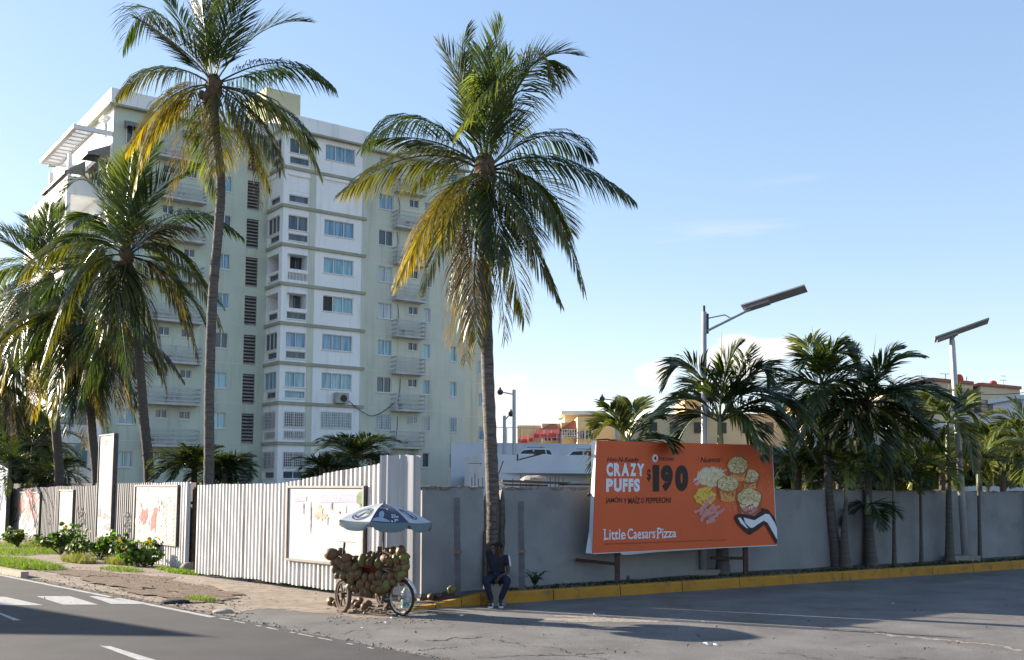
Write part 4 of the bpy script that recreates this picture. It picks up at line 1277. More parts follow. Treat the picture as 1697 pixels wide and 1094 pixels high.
coconut_palm('coconut_palm', (C0.x, YC, 0), [(247, 790), (238, 690), (230, 590), (220, 500)], YC, (210, 422), frC,
             'bushy coconut palm with a leaning trunk just left of the tallest palm', extra=xring(9, 4.2), r0=.20, r1=.15, Lf=1.2, n=76, wid=.052, tm=M_TRUNK2, nuts=3)
YD = 44.0
frD = [((72, 400), (74, 338), 'g', .5), ((90, 400), (118, 350), 'g', -.5), ((40, 400), (-20, 378), 'd', .4), ((35, 440), (-25, 470), 'l', -.5), ((45, 480), (-10, 560), 'm', .5), ((50, 520), (18, 650), 'y', -.8), ((70, 540), (45, 690), 'y', .7), ((85, 550), (100, 700), 'm', -.8),
       ((60, 540), (30, 640), 'o', -1.6), ((105, 500), (140, 620), 'd', .4), ((55, 390), (20, 350), 'd', 1.2), ((110, 420), (160, 430), 'd', 1.2), ((30, 460), (-30, 520), 'o', 1.5), ((95, 530), (120, 690), 'b', 1.0), ((75, 540), (70, 690), 'b', -1.0), ((50, 420), (0, 400), 'g', -1.8)]
D0 = at(98, 800, YD)
coconut_palm('coconut_palm', (D0.x, YD, 0), [(98, 795), (92, 700), (86, 600)], YD, (80, 462), frD,
             'coconut palm with golden hanging fronds and dark trunk near the left edge', extra=xring(10, 4.6), r0=.21, r1=.17, Lf=1.3, n=72, wid=.058, tm=M_TRUNK2)
YE = 41.0
frE = [((120, 560), (95, 660), 'o', .5), ((105, 520), (60, 580), 'd', -.6), ((135, 590), (125, 720), 'd', -.8), ((150, 600), (160, 710), 'b', .8), ((165, 590), (185, 700), 'y', -.9), ((180, 560), (215, 660), 'd', .6), ((150, 560), (110, 690), 'y', -1.4), ((140, 600), (135, 740), 'b', .3),
       ((160, 590), (178, 720), 'd', .2), ((125, 580), (108, 690), 'm', -1.2), ((115, 500), (70, 500), 'd', 1.0), ((180, 590), (205, 690), 'y', 1.2), ((150, 480), (150, 430), 'd', 1.0), ((130, 490), (90, 460), 'd', 1.6)]
E0 = at(160, 800, YE)
coconut_palm('coconut_palm', (E0.x, YE, 0), [(160, 795), (153, 720), (148, 640)], YE, (145, 530), frE,
             'coconut palm with a dense skirt of dark drooping fronds behind the tall narrow banner', extra=xring(14, 4.4, (-50, 20)), r0=.19, r1=.16, Lf=1.25, n=72, wid=.058, tm=M_TRUNK2)
YF = 50.0
frF = [((20, 560), (60, 590), 'd', .5), ((-10, 620), (20, 720), 'd', -.5), ((20, 640), (70, 700), 'd', .8), ((-30, 560), (-60, 620), 'd', .5), ((10, 540), (20, 480), 'g', -.5), ((25, 600), (90, 660), 'd', -1), ((0, 640), (10, 740), 'b', 1)]
coconut_palm('coconut_palm', at(-8, 800, YF) * 1.0 - V((0, 0, at(-8, 800, YF).z)), [(-8, 795), (-10, 700)], YF, (-12, 590), frF, 'shaded coconut palm cut off by the left edge of the view', extra=xring(14, 4.6), r0=.22, r1=.18, Lf=1.4, n=60, wid=.07, tm=M_TRUNK2)


def crown_fronds(th, C, spec, Lf, n, wid, mt, fold=.3, rr=.02, droop=.15, ang0=48, ang1=26):
    for (az, el, L, drop, kind) in spec:
        P = [C.copy()]; e = rad(el); a = rad(az)
        for i in range(12):
            d = V((math.cos(a) * math.cos(e), math.sin(a) * math.cos(e), math.sin(e))); P.append(P[-1] + d * L / 12); e = max(e - rad(drop) / 12, rad(-85))
        frond(P, Lf * R.uniform(.9, 1.1), n, wid, droop, kind, fold=fold, rr=rr, ang0=ang0, ang1=ang1, dens0=.12).build('frond', mt, th)


def bushy_palm(base, C, nf, L, label, kinds='ddgo', Lf=.5, wid=.05, el=(10, 70), group=None, drop=(70, 120), n=30):
    th = thing('bushy_palm', base, label, 'palm', group)
    trunk_mesh([base, (V(base) + C) / 2, C], .12, .10).build('trunk', M_TRUNK2, th, smooth=True)
    crown_fronds(th, C, [(i * 137.5 + R.uniform(-20, 20), R.uniform(*el), L * R.uniform(.8, 1.15), R.uniform(*drop), R.choice(kinds)) for i in range(nf)], Lf, n, wid, M_LEAFR)
    return th


for (px, py, Y, nf, L, lb) in [(322, 778, 36, 20, 1.35, 'low bushy palm behind the fence beside the trunk of the tallest palm'), (590, 762, 40, 30, 1.75, 'dark bushy palm in front of the apartment block behind the white fence'), (545, 785, 38, 16, 1.1, 'small dark palm tucked beside the bigger bushy palm behind the white fence'),
                              (372, 785, 35, 12, 1.0, 'small low palm just right of the tallest trunk behind the fence'), (55, 740, 52, 22, 2.6, 'dark leafy palm in the shade under the leftmost coconut palms'), (15, 780, 46, 18, 2.2, 'dark low palm at the left edge behind the pale blue banner'), (88, 790, 48, 12, 1.5, 'low palm behind the far end of the grey fence')]:
    C = at(px, py, Y)
    bushy_palm((C.x, C.y, 0), C, nf + 8, L * 1.25, lb, kinds='ddgd')

# ---------------------------------------------------------------- garden palms along the grey wall
def garden_palm(base, top, fronds, label, r0=.09, r1=.06, shaft=.8, spear=None, Y=None, Lf=.55, n=34, wid=.045, extra=(), lean=0, group='garden palms along the grey wall'):
    base = V(base)
    th = thing('garden_palm', base, label, 'palm tree', group)
    C = at(top[0], top[1], Y)
    B_ = base + V((0, 0, -.1))
    sh0 = B_.lerp(C, max(.05, 1 - shaft / (C - B_).length))
    trunk_mesh([B_, B_.lerp(sh0, .5) + V((lean, 0, 0)), sh0], r0, r1, 1.45, step=.09, ring=.03).build('trunk', M_RTRUNK, th, smooth=True)
    s_ = MB(); s_.tube([sh0, sh0.lerp(C, .15), sh0.lerp(C, .6), C, C + V((0, 0, .25))], [r1 * .9, r1 * 1.12, r1 * .9, r1 * .6, r1 * .25], 9); s_.build('crownshaft', M_SHAFT, th, smooth=True)
    if spear:
        m_ = MB(); S = at(spear[0], spear[1], Y); m_.tube([C, C.lerp(S, .5), S], [.032, .022, .004], 6); m_.build('spear_leaf', M_SHAFT, th)
    sg = 1
    for fr in fronds:
        via = at(fr[0][0], fr[0][1], Y); tip = at(fr[1][0], fr[1][1], Y); dep = fr[3] if len(fr) > 3 else R.uniform(.2, .9) * sg
        sg = -sg
        P = bez(C, via + V((0, dep * .6, 0)), tip + V((0, dep, 0)), 13)
        frond(P, Lf * R.uniform(.95, 1.15), int(n * 1.25), wid * 1.25, .24, fr[2], fold=.22, rr=.022, ang0=50, ang1=28, dens0=.14).build('frond', M_LEAFR, th)
    crown_fronds(th, C, extra, Lf, n, wid, M_LEAFR)
    return th


def ring(nf, L, el=(5, 65), drop=(60, 110), kinds='gdo'):
    return [(i * 137.5 + R.uniform(-15, 15), R.uniform(*el), L * R.uniform(.85, 1.15), R.uniform(*drop), R.choice(kinds)) for i in range(nf)]


def strip(px, py): return gnd(px, py, .25)


b = strip(1198, 951)
garden_palm(b, (1193, 700), [((1142, 608), (1097, 645), 'd', -.3), ((1112, 680), (1060, 730), 'd', -.5), ((1150, 660), (1085, 690), 'd', .5), ((1245, 655), (1335, 760), 'd', -.6), ((1260, 645), (1345, 690), 'd', .4), ((1225, 625), (1238, 588), 'g', .3), ((1200, 620), (1222, 575), 'g', -.3),
                            ((1240, 620), (1262, 640), 'd', -.8), ((1225, 690), (1250, 760), 'd', -1.0), ((1275, 690), (1310, 790), 'd', -.2), ((1160, 690), (1130, 735), 'd', .9), ((1180, 640), (1150, 640), 'd', 1.1), ((1290, 660), (1370, 720), 'd', .8), ((1220, 660), (1290, 800), 'd', .8)],
            'tall dark garden palm standing behind the orange billboard beside the lamp post', r0=.15, r1=.09, shaft=1.1, spear=(1196, 548), Y=b.y, Lf=.72, n=40, wid=.055)
b = strip(1035, 958)
garden_palm(b, (1040, 735), [((1010, 705), (982, 725), 'l', -.4), ((1015, 700), (985, 700), 'l', .4), ((1005, 740), (988, 800), 'd', .6), ((1085, 725), (1108, 748), 'g', -.7), ((1050, 690), (1050, 672), 'l', .2), ((1070, 695), (1100, 690), 'd', .5), ((1020, 690), (1010, 680), 'g', -.3), ((1070, 730), (1100, 760), 'd', .7)],
            'garden palm with pale lit fronds behind the left end of the billboard', r0=.10, r1=.075, shaft=.9, Y=b.y, Lf=.5, n=34, wid=.05)
b = strip(1390, 938)
garden_palm(b, (1362, 640), [((1385, 590), (1425, 588), 'g', .3), ((1345, 600), (1322, 612), 'g', -.3), ((1330, 640), (1300, 700), 'd', .5), ((1400, 640), (1445, 700), 'd', -.4), ((1370, 590), (1385, 575), 'g', -.5), ((1335, 670), (1310, 740), 'd', -.7), ((1395, 680), (1420, 750), 'd', -.8), ((1350, 580), (1340, 570), 'l', .5), ((1410, 610), (1470, 640), 'g', .6), ((1360, 690), (1370, 760), 'd', .8)],
            'tall garden palm with curved grey trunk, nearest to the right end of the billboard', r0=.15, r1=.085, shaft=1.4, spear=(1345, 540), Y=b.y, Lf=.62, n=38, wid=.05, lean=-.08, extra=ring(11, 1.8, el=(-10, 48), kinds='dgl', drop=(50, 95)))
b = strip(1440, 935)
garden_palm(b, (1437, 670), [((1470, 605), (1533, 588), 'g', .3), ((1500, 640), (1572, 665), 'd', -.4), ((1420, 605), (1412, 580), 'g', .2), ((1490, 680), (1550, 760), 'd', -.8), ((1395, 640), (1355, 690), 'd', .4), ((1470, 720), (1490, 790), 'd', -.5), ((1405, 720), (1390, 790), 'd', -.6), ((1455, 610), (1475, 585), 'd', -.5), ((1485, 650), (1545, 690), 'g', .8), ((1400, 680), (1350, 745), 'd', -.9), ((1440, 720), (1440, 800), 'd', -.9), ((1510, 690), (1560, 720), 'd', .6)],
            'big dark garden palm with a thick spreading crown between the two lamp posts', r0=.14, r1=.09, shaft=1.2, spear=(1452, 552), Y=b.y, Lf=.70, n=40, wid=.055, extra=ring(14, 2.1, el=(-15, 42), kinds='dgg', drop=(50, 95)))
b = strip(1402, 939)
garden_palm(b, (1402, 775), [], 'short garden palm with a swollen pale trunk leaning against its tall neighbour', r0=.14, r1=.05, shaft=.9, Y=b.y, Lf=.45, n=28, wid=.05, extra=ring(12, 1.15, kinds='lgg'), lean=-.05)
b = strip(1446, 937)
garden_palm(b, (1438, 835), [], 'stout low garden palm with short fronds hanging against the grey wall', r0=.13, r1=.10, shaft=.3, Y=b.y, Lf=.4, n=28, wid=.045, extra=ring(7, .9, el=(-20, 30), kinds='dg'))
for (px, py, tx, ty, nf, L, kd_, lb, r_) in [(1482, 934, 1481, 795, 12, 1.2, 'lgo', 'slim garden palm in the middle of the row of thin trunks', .055), (1527, 931, 1525, 770, 12, 1.25, 'lgl', 'thin garden palm with bright leaves just left of the palm with the white shaft', .05),
                                         (1624, 926, 1621, 765, 13, 1.35, 'lgo', 'thin straight garden palm just right of the second lamp post', .055)]:
    b = strip(px, py)
    garden_palm(b, (tx, ty), [], lb, r0=r_, r1=r_ * .8, shaft=.7, Y=b.y, Lf=.45, n=30, wid=.045, extra=ring(nf, L, kinds=kd_))
b = strip(1574, 929)
garden_palm(b, (1570, 700), [((1598, 672), (1592, 642), 'l', .2), ((1545, 660), (1520, 690), 'l', -.3), ((1610, 680), (1640, 720), 'g', .3), ((1540, 690), (1510, 760), 'g', -.4), ((1590, 720), (1600, 780), 'o', -.6), ((1552, 668), (1540, 655), 'l', .5), ((1595, 660), (1625, 660), 'g', .8), ((1560, 730), (1545, 790), 'g', .6)],
            'garden palm with a long white shaft just left of the second lamp post', r0=.12, r1=.075, shaft=1.7, spear=(1572, 636), Y=b.y, Lf=.5, n=32, wid=.05, extra=ring(5, 1.2, el=(-10, 30), kinds='lg'))
b = strip(1712, 920)
garden_palm(b, (1706, 740), [((1665, 700), (1620, 750), 'l', -.4), ((1680, 690), (1640, 690), 'l', .4), ((1670, 740), (1632, 790), 'o', -.8), ((1660, 720), (1600, 730), 'g', .7), ((1690, 770), (1675, 800), 'l', -.6), ((1700, 690), (1680, 660), 'g', .3), ((1740, 700), (1790, 740), 'g', .3), ((1670, 760), (1650, 820), 'l', .5)],
            'garden palm at the right edge with light green fronds reaching into view', r0=.12, r1=.08, shaft=1.0, Y=b.y, Lf=.6, n=36, wid=.05, extra=ring(6, 1.5, kinds='lg'))
for (px, py, Y, nf, L, lb) in [(1322, 775, 29.5, 22, 1.2, 'dark bushy palm behind the grey wall right of the billboard'), (1660, 765, 36, 22, 1.7, 'dense green palm behind the grey wall at the right end'), (1560, 770, 36, 18, 1.5, 'bushy palm behind the grey wall near the second lamp post'),
                              (1460, 770, 34, 22, 1.5, 'shaded bushy palm behind the wall between the tall garden palms'), (1390, 790, 33, 18, 1.3, 'dark low palm behind the wall beside the curved trunk'), (1270, 775, 31, 12, 1.2, 'dark palm fronds just behind the top right corner of the billboard'), (1620, 740, 40, 18, 1.6, 'shaded bushy palm behind the wall right of the second lamp post')]:
    C = at(px, py, Y)
    bushy_palm((C.x, C.y, 0), C, nf, L, lb, kinds='ddgo' if px < 1500 else 'glgd')


# ---------------------------------------------------------------- shrubs, grass, weeds
M_BROAD = mat('broad_leaf', (1, 1, 1), (.7, .75, .6), scale=6, rough=.6, spec=.25, tint=True, transl=.34, tcol=(1.5, 1.8, .6, 1))
M_STEM = mat('shrub_stem', (.10, .075, .05), (.06, .045, .03), scale=10, rough=.9)
M_GRASS = mat('grass_blade', (1, 1, 1), (.75, .8, .7), scale=4, rough=.6, tint=True, transl=.4, tcol=(1.1, 1.35, .5, 1))


def leaf_disc(mb, c, r, nrm, col):
    nrm = nrm.normalized(); a = nrm.cross(V((0, 0, 1)))
    if a.length < .1: a = V((1, 0, 0))
    a.normalize(); b_ = nrm.cross(a)
    n = 7; pts = []
    for i in range(n):
        an = 2 * math.pi * i / n
        pts.append(c + a * math.cos(an) * r + b_ * math.sin(an) * r * .92 + nrm * (.12 * r * abs(math.sin(an))))
    mb.add([c - nrm * r * .08] + pts, [(0, 1 + i, 1 + (i + 1) % n) for i in range(n)], 0, col)


def shrub(base, w, h, label, nl=230, r=.075, cols=None):
    th = thing('sea_grape_shrub', base, label, 'shrub', None)
    st = MB(); lf_ = MB(); tips = []
    for i in range(11):
        a = R.uniform(0, 6.28); rr_ = R.random() ** .6 * w; q = V(base) + V((math.cos(a) * rr_, math.sin(a) * rr_ * .6, h * R.uniform(.55, 1.0) * (1 - .35 * rr_ / w)))
        m_ = V(base) + (q - V(base)) * .5 + V((R.uniform(-.08, .08), 0, .05)); st.tube([base, m_, q], [.018, .013, .006], 4); tips.append((m_, q))
    for k in range(nl):
        m_, q = R.choice(tips); t = R.uniform(-.3, 1.05); p = m_.lerp(q, t) + V((R.gauss(0, .10), R.gauss(0, .09), R.gauss(0, .07)))
        p.z = max(p.z, .06)
        x = R.random()
        col = (.055, .10, .022) if x < .5 else (.10, .17, .03) if x < .82 else (.17, .23, .04) if x < .95 else (.34, .15, .03)
        f = R.uniform(.8, 1.2); leaf_disc(lf_, p, r * R.uniform(.6, 1.25), V((R.gauss(-.3, .6), R.gauss(-.4, .6), R.uniform(.1, 1.1))), (col[0] * f, col[1] * f, col[2] * f, 1))
    st.build('stem', M_STEM, th); lf_.build('foliage', M_BROAD, th)
    return th


for (px, py, w, h, nl, lb) in [(100, 920, .85, 1.25, 300, 'leafy sea grape shrub under the narrow blank board'), (165, 928, .75, 1.05, 300, 'broad leafy shrub at the foot of the tall narrow banner'), (208, 938, .75, 1.0, 330, 'dense dark shrub between the tall banner and the red smeared poster'), (272, 936, .62, 1.30, 330, 'tall leafy shrub in front of the red smeared poster'),
                               (240, 940, .35, .55, 110, 'small leafy shrub at the foot of the red smeared poster'), (135, 925, .45, .75, 150, 'small leafy shrub left of the tall narrow banner'), (30, 908, .7, .9, 160, 'light green shrub at the left end under the pink smeared poster')]:
    b = gnd(px, py); shrub(b, w * 1.2, h, lb, int(nl * 1.35), .078)


def grass(name, spots, label, hmin=.05, hmax=.2, cols=((.10, .18, .025), (.17, .24, .035), (.26, .25, .07))):
    mb = MB()
    for (px, py, rx, ry, n) in spots:
        c = gnd(px, py)
        for _ in range(n):
            a = R.uniform(0, 6.28); q = math.sqrt(R.random())
            p = V((c.x, c.y, .004)) + Matrix.Rotation(RD_ANG, 3, 'Z') @ V((rx * q * math.cos(a), ry * q * math.sin(a), 0))
            h = R.uniform(hmin, hmax) * (1.2 - q * .6); w = R.uniform(.005, .011); d = V((R.gauss(0, .5), R.gauss(0, .5), 1)).normalized(); s = V((math.cos(a * 7), math.sin(a * 7), 0)) * w
            m_ = p + d * h * .55; t = p + d * h + V((d.x, d.y, -.2)) * h * .35
            c_ = R.choice(cols); f = R.uniform(.75, 1.25); cc = (c_[0] * f, c_[1] * f, c_[2] * f, 1)
            mb.add([p - s, p + s, m_ + s * .7, m_ - s * .7, t], [(0, 1, 2, 3), (3, 2, 4)], 0, cc)
    return tag(mb.build(name, M_GRASS, origin=(0, 0, 0)), label, None, None, 'stuff')


grass('grass', [(40, 938, 2.2, .75, 5200), (10, 932, 2.6, .8, 4200), (75, 943, 1.0, .45, 1400), (0, 915, 3, .7, 2200), (60, 915, 2, .6, 1400), (20, 905, 2.0, .7, 1200)], 'bright green grass on the verge at the left road edge', .06, .26)
grass('grass', [(305, 950, 1.15, .28, 1800), (345, 953, .5, .2, 500), (275, 945, .5, .2, 500), (500, 973, .85, .17, 1300), (455, 967, .35, .15, 500), (545, 980, .3, .12, 300), (335, 995, .6, .22, 700), (200, 945, 1.2, .4, 900)], 'tufts of grass along the foot of the white fence', .04, .17)
grass('dry_grass', [(90, 912, .9, .4, 1500), (130, 932, 1.1, .35, 1500), (195, 935, .8, .3, 800), (60, 905, .8, .3, 800)], 'dry yellowish grass between the shrubs', .1, .45, ((.26, .22, .09), (.30, .24, .12), (.16, .18, .04)))


def weeds(name, label, x0, x1, n, h, cols, hi=1.0):
    mb = MB()
    for _ in range(n):
        x = R.uniform(x0, x1); p = kp(x, R.uniform(.22, .75), ktop(x) - .03)
        for k in range(R.randint(3, 7)):
            a = R.uniform(0, 6.28); hh_ = h * R.uniform(.4, 1.2); q = p + V((math.cos(a) * hh_ * .6, math.sin(a) * hh_ * .4, hh_)); s = V((-math.sin(a), math.cos(a), 0)) * R.uniform(.006, .02)
            c_ = R.choice(cols); f = R.uniform(.7, 1.2); m_ = (p + q) / 2
            mb.add([p, m_ + s, m_ - s, q], [(0, 1, 2), (1, 3, 2)], 0, (c_[0] * f, c_[1] * f, c_[2] * f, 1))
    return tag(mb.build(name, M_GRASS, origin=(0, 0, 0)), label, None, None, 'stuff')


weeds('weeds', 'low dark weeds growing along the planting strip behind the yellow kerb', .1, 5.5, 170, .08, ((.03, .05, .014), (.05, .07, .02)))
weeds('weeds', 'short grass around the garden palms behind the yellow kerb', 5.5, 16.5, 600, .07, ((.035, .065, .015), (.06, .09, .02)))
fern = thing('weed_plant', gnd(883, 975, .25), 'feathery weed growing at the foot of the right metal post on the wall', 'weed')
f_ = MB(); c = gnd(886, 972, .26)
for k in range(14):
    a = R.uniform(0, 6.28); L_ = R.uniform(.2, .45)
    P = bez(c, c + V((math.cos(a) * L_ * .35, math.sin(a) * L_ * .2, L_ * .6)), c + V((math.cos(a) * L_ * .8, math.sin(a) * L_ * .3, L_ * R.uniform(.3, .9))), 8)
    frond(P, .07, 12, .014, .1, 'd', rr=.004, mb=f_)
f_.build('foliage', M_LEAFR, fern)
# ---------------------------------------------------------------- solar street lamps, wall posts, far lamps
M_GALV = mat('galvanised_steel', (.42, .43, .45), (.34, .35, .37), scale=5, rough=.45, metal=.35, stretch=(1, 1, .3))
M_PANEL = mat('lamp_underside', (.36, .36, .37), (.30, .30, .31), scale=3, rough=.5)
M_SOLAR = mat('solar_cells', (.02, .025, .05), rough=.15, spec=.6)
M_DARKM = mat('dark_metal', (.04, .04, .045), (.07, .07, .07), scale=6, rough=.6)
b = strip(1166, 951); Yb = b.y
t = thing('street_lamp', b, 'nearer solar street lamp rising behind the orange billboard with a slanted arm', 'street lamp', 'solar street lamps')
m_ = MB(); top = at(1167, 517, Yb); m_.tube([b + V((0, 0, -.1)), b.lerp(top, .35), b.lerp(top, .36), top], [.095, .088, .075, .062], 12); m_.build('pole', M_GALV, t, smooth=True)
m_ = MB(); m_.box((b.x - .42, b.y - .15, .1), (b.x + .40, b.y + .35, .36)); m_.build('base', M_CONC, t)
m_ = MB(); m_.beam(top + V((0, 0, -.15)), top + V((0, 0, .16)), .05, .05); m_.beam(at(1171, 520, Yb), at(1171, 553, Yb), .06, .10); m_.build('bracket', M_DARKM, t)
m_ = MB(); a0 = at(1171, 549, Yb); a1 = at(1240, 515, Yb) + V((0, -.25, 0)); m_.tube([a0, a0.lerp(a1, .5), a1], .032, 8)
m_.tube([at(1171, 528, Yb), at(1200, 523, Yb) + V((0, -.1, 0)), at(1209, 529, Yb) + V((0, -.13, 0))], .018, 6); m_.build('arm', M_GALV, t)


def lamp_panel(t, pa, pb, wid, wdir, th=.035):
    d = (pb - pa); L_ = d.length; d = d / L_; w = (wdir - d * wdir.dot(d)).normalized(); u = w.cross(d); u = u if u.z > 0 else -u
    M = Matrix(((d.x, w.x, u.x, pa.x), (d.y, w.y, u.y, pa.y), (d.z, w.z, u.z, pa.z), (0, 0, 0, 1)))
    m_ = MB(); m_.box((0, -wid / 2, 0), (L_, wid / 2, th), M); o = m_.build('lamp_head', M_PANEL, t)
    m_ = MB(); m_.box((.02, -wid / 2 + .02, th + .002), (L_ - .02, wid / 2 - .02, th + .008), M); m_.build('solar_panel', M_SOLAR, o)
    m_ = MB(); m_.box((.05, -.11, -.07), (L_ * .42, .11, -.002), M); m_.build('light_housing', M_PANEL, o)


lamp_panel(t, at(1229, 514, Yb) + V((0, -.15, 0)), at(1322, 488, Yb) + V((0, -.75, 0)), .42, V((.55, .8, -.18)))
b = strip(1600, 928); Yb = b.y
t = thing('street_lamp', b, 'farther solar street lamp with a flat panel on top, at the right among thin palms', 'street lamp', 'solar street lamps')
m_ = MB(); top = at(1578, 566, Yb); m_.tube([b + V((0, 0, -.1)), b.lerp(top, .5), top, at(1577, 556, Yb)], [.105, .095, .080, .05], 12); m_.build('pole', M_GALV, t, smooth=True)
m_ = MB(); m_.box((b.x - .5, b.y - .2, .1), (b.x + .35, b.y + .4, .38)); m_.build('base', M_CONC, t)
lamp_panel(t, at(1549, 564, Yb) + V((0, .0, 0)), at(1628, 536, Yb) + V((0, -.4, 0)), .5, V((.5, .85, -.1)))
m_ = MB(); m_.beam(at(1577, 562, Yb), at(1567, 557, Yb), .03, .03); m_.beam(at(1579, 562, Yb), at(1588, 551, Yb), .03, .03); m_.build('bracket', M_DARKM, t)
M_CHAN = mat('dull_zinc_channel', (.14, .15, .17), (.09, .095, .11), scale=5, rough=.5, metal=.3)
for (px, yt, yb, lb) in [(757, 825, 979, 'galvanised channel post standing against the grey wall, left of the palm trunk'), (863, 831, 977, 'galvanised channel post standing against the grey wall, right of the palm trunk')]:
    b = hit(px + 2, yb - 8, V((0, 21.38 + .42, 0)), kn); b.z = .25; q = at(px, yt, b.y)
    t = thing('channel_post', b, lb, 'post', 'wall posts')
    m_ = MB()
    m_.beam(b + V((-.036, 0, -.15)), q + V((-.036, 0, 0)), .012, .06); m_.beam(b + V((.036, 0, -.15)), q + V((.036, 0, 0)), .012, .06)
    m_.beam(b + V((0, .028, -.15)), q + V((0, .028, 0)), .058, .012); m_.build('channel', M_CHAN, t)
    mid = b.lerp(q, .42); m_ = MB(); m_.box((mid.x - .07, mid.y - .07, mid.z - .02), (mid.x + .09, mid.y - .05, mid.z + .05)); m_.build('clamp', mat('rusty_clamp', (.16, .09, .06), (.25, .2, .17), scale=9, rough=.9), t)

# ---------------------------------------------------------------- orange billboard
BBN = V((kd.y, -kd.x, 0)); BB0 = V((0, 21.38 + .42, 0))
bbp = lambda px, py, e=0.0: hit(px, py, BB0, BBN) + BBN * e
zx = lambda x, y: (970 + .256 * x, 700 + .256 * y)
bz = lambda x, y, e=0.0: bbp(*zx(x, y), e)
M_ORANGE = mat('orange_banner', (.60, .10, .025), (.54, .088, .022), scale=.7, rough=.5, spec=.35, bump=.12, bscale=1.8, bdist=.05)
M_WPRINT = mat('white_banner_print', (.66, .68, .74), rough=.5); M_BPRINT = mat('black_banner_print', (.022, .014, .012), rough=.5); M_DKPRINT = mat('dark_brown_print', (.10, .022, .012), rough=.5)
c00 = bbp(982, 917); c10 = bbp(1287, 903); c01 = bbp(988, 730); c11 = bbp(1279, 738)
bt = thing('billboard', (c00 + c10) / 2 * 1.0 - V((0, 0, (c00.z + c10.z) / 2 - .25)), 'orange billboard advertising pizza puffs, standing on steel posts behind the yellow kerb', 'billboard')
m_ = MB(); bk = -BBN * .12
m_.add([c00, c10, c11, c01, c00 + bk, c10 + bk, c11 + bk, c01 + bk], [(0, 1, 2, 3), (7, 6, 5, 4), (0, 4, 5, 1), (1, 5, 6, 2), (2, 6, 7, 3), (3, 7, 4, 0)]); m_.m[1] = 1; PANEL = m_.build('panel', [M_ORANGE, M_CONC], bt)
m_ = MB()
m_.add([bbp(988, 729, .004), bbp(984, 731, -.10), bbp(985, 800, -.12), bbp(982, 880, -.13), bbp(976, 917, -.13), bbp(981, 918, .004)], [(0, 1, 2), (0, 2, 5), (2, 3, 5), (3, 4, 5)])
m_.add([bbp(982, 917, .003), bbp(1287, 903, .003), bbp(1287, 904.6, .0), bbp(1200, 908.5, -.01), bbp(1090, 915, -.02), bbp(1045, 919.5, -.03), bbp(1032, 919.5, -.02), bbp(1028, 916, 0), bbp(982, 918.5, 0)], [(0, 1, 2, 3, 4, 5, 6, 7, 8)])
m_.add([bbp(1279, 738, .002), bbp(1281, 738, -.02), bbp(1289, 903, -.02), bbp(1287, 903, .002)], [(0, 1, 2, 3)])
m_.build('banner_edge', mat('white_banner_edge', (.60, .62, .66), rough=.6), bt)
for px in (1030, 1243):
    m_ = MB(); p = bbp(px, 900, -.17); m_.box((p.x - .055, p.y - .055, .1), (p.x + .055, p.y + .055, c01.z - .1)); m_.build('post', M_RUSTPOST, bt)
m_ = MB(); pa_, pb_ = bbp(1192, 926, -.3), bbp(1243, 926, -.17); m_.beam(pa_, pb_, .05, .07); pa_, pb_ = bbp(976, 930, -.5), bbp(1030, 936, -.17); m_.beam(pa_, pb_, .06, .07)
for z in (1.25, 2.2, 3.1): m_.beam(V((c00.x, c00.y, z)) - BBN * .16, V((c10.x, c10.y, z)) - BBN * .16, .05, .07)
m_.build('brace', mat('rusty_brace', (.07, .032, .022), (.04, .028, .022), scale=6, rough=.9), bt)


def lettering(s, box, m, bold=0.0, shear=0.0, e=.005, name='lettering', parent=None):
    """box: x0, y top left, y bottom left, x1, y top right, y bottom right (read on the board's plane)"""
    x0, yt0, yb0, x1, yt1, yb1 = box
    uv, fs = text_mesh(s, bold, shear)
    m2 = MB()
    m2.add([bz(x0 + (x1 - x0) * a, (yb0 + (yb1 - yb0) * a) * (1 - b) + (yt0 + (yt1 - yt0) * a) * b, e) for a, b in uv], fs)
    return m2.build(name, m, parent or PANEL)


for ch, x0, x1 in (('C', 136, 178), ('R', 184, 230), ('A', 233, 283), ('Z', 289, 329), ('Y', 333, 382)): lettering(ch, (x0, 262 + (x0 - 134) * .024, 348, x1, 262 + (x1 - 134) * .024, 349), M_WPRINT, .06)
for ch, x0, x1 in (('P', 134, 179), ('U', 184, 235), ('F', 241, 273), ('F', 279, 311), ('S', 313, 353)): lettering(ch, (x0, 364, 450, x1, 364, 449), M_WPRINT, .06)
lettering('Hot-N-Ready', (140, 226, 264, 348, 224, 268), M_BPRINT, .015, .25)
lettering('$', (398, 302, 386, 424, 302, 384), M_BPRINT, .025)
lettering('1', (436, 276, 448, 478, 276, 448), M_BPRINT, .075)
m_ = MB(); m_.poly([bz(434, 290, .0052), bz(452, 276, .0052), bz(452, 300, .0052), bz(434, 308, .0052)]); m_.build('numeral_flag', M_BPRINT, PANEL)
lettering('9', (488, 276, 449, 566, 276, 448), M_BPRINT, .075)
lettering('0', (580, 276, 448, 666, 276, 446), M_BPRINT, .075)
lettering('PORCIONES', (476, 226, 248, 572, 228, 248), M_DKPRINT, .02)
for wd_, x0, x1, yt0, yt1 in (('JAMÓN', 131, 238, 481, 479), ('Y', 248, 268, 490, 490), ('MAÍZ', 277, 354, 479, 478), ('O', 361, 381, 488, 488), ('PEPPERONI', 391, 552, 487, 484)):
    lettering(wd_, (x0, yt0, 530 - (x0 - 131) * .02, x1, yt1, 530 - (x1 - 131) * .02), M_BPRINT, .022)
lettering('Nuevos', (744, 225, 262, 872, 222, 258), M_BPRINT, .012, .25)
lettering('®', (452, 700, 708, 459, 700, 708), M_WPRINT, 0)
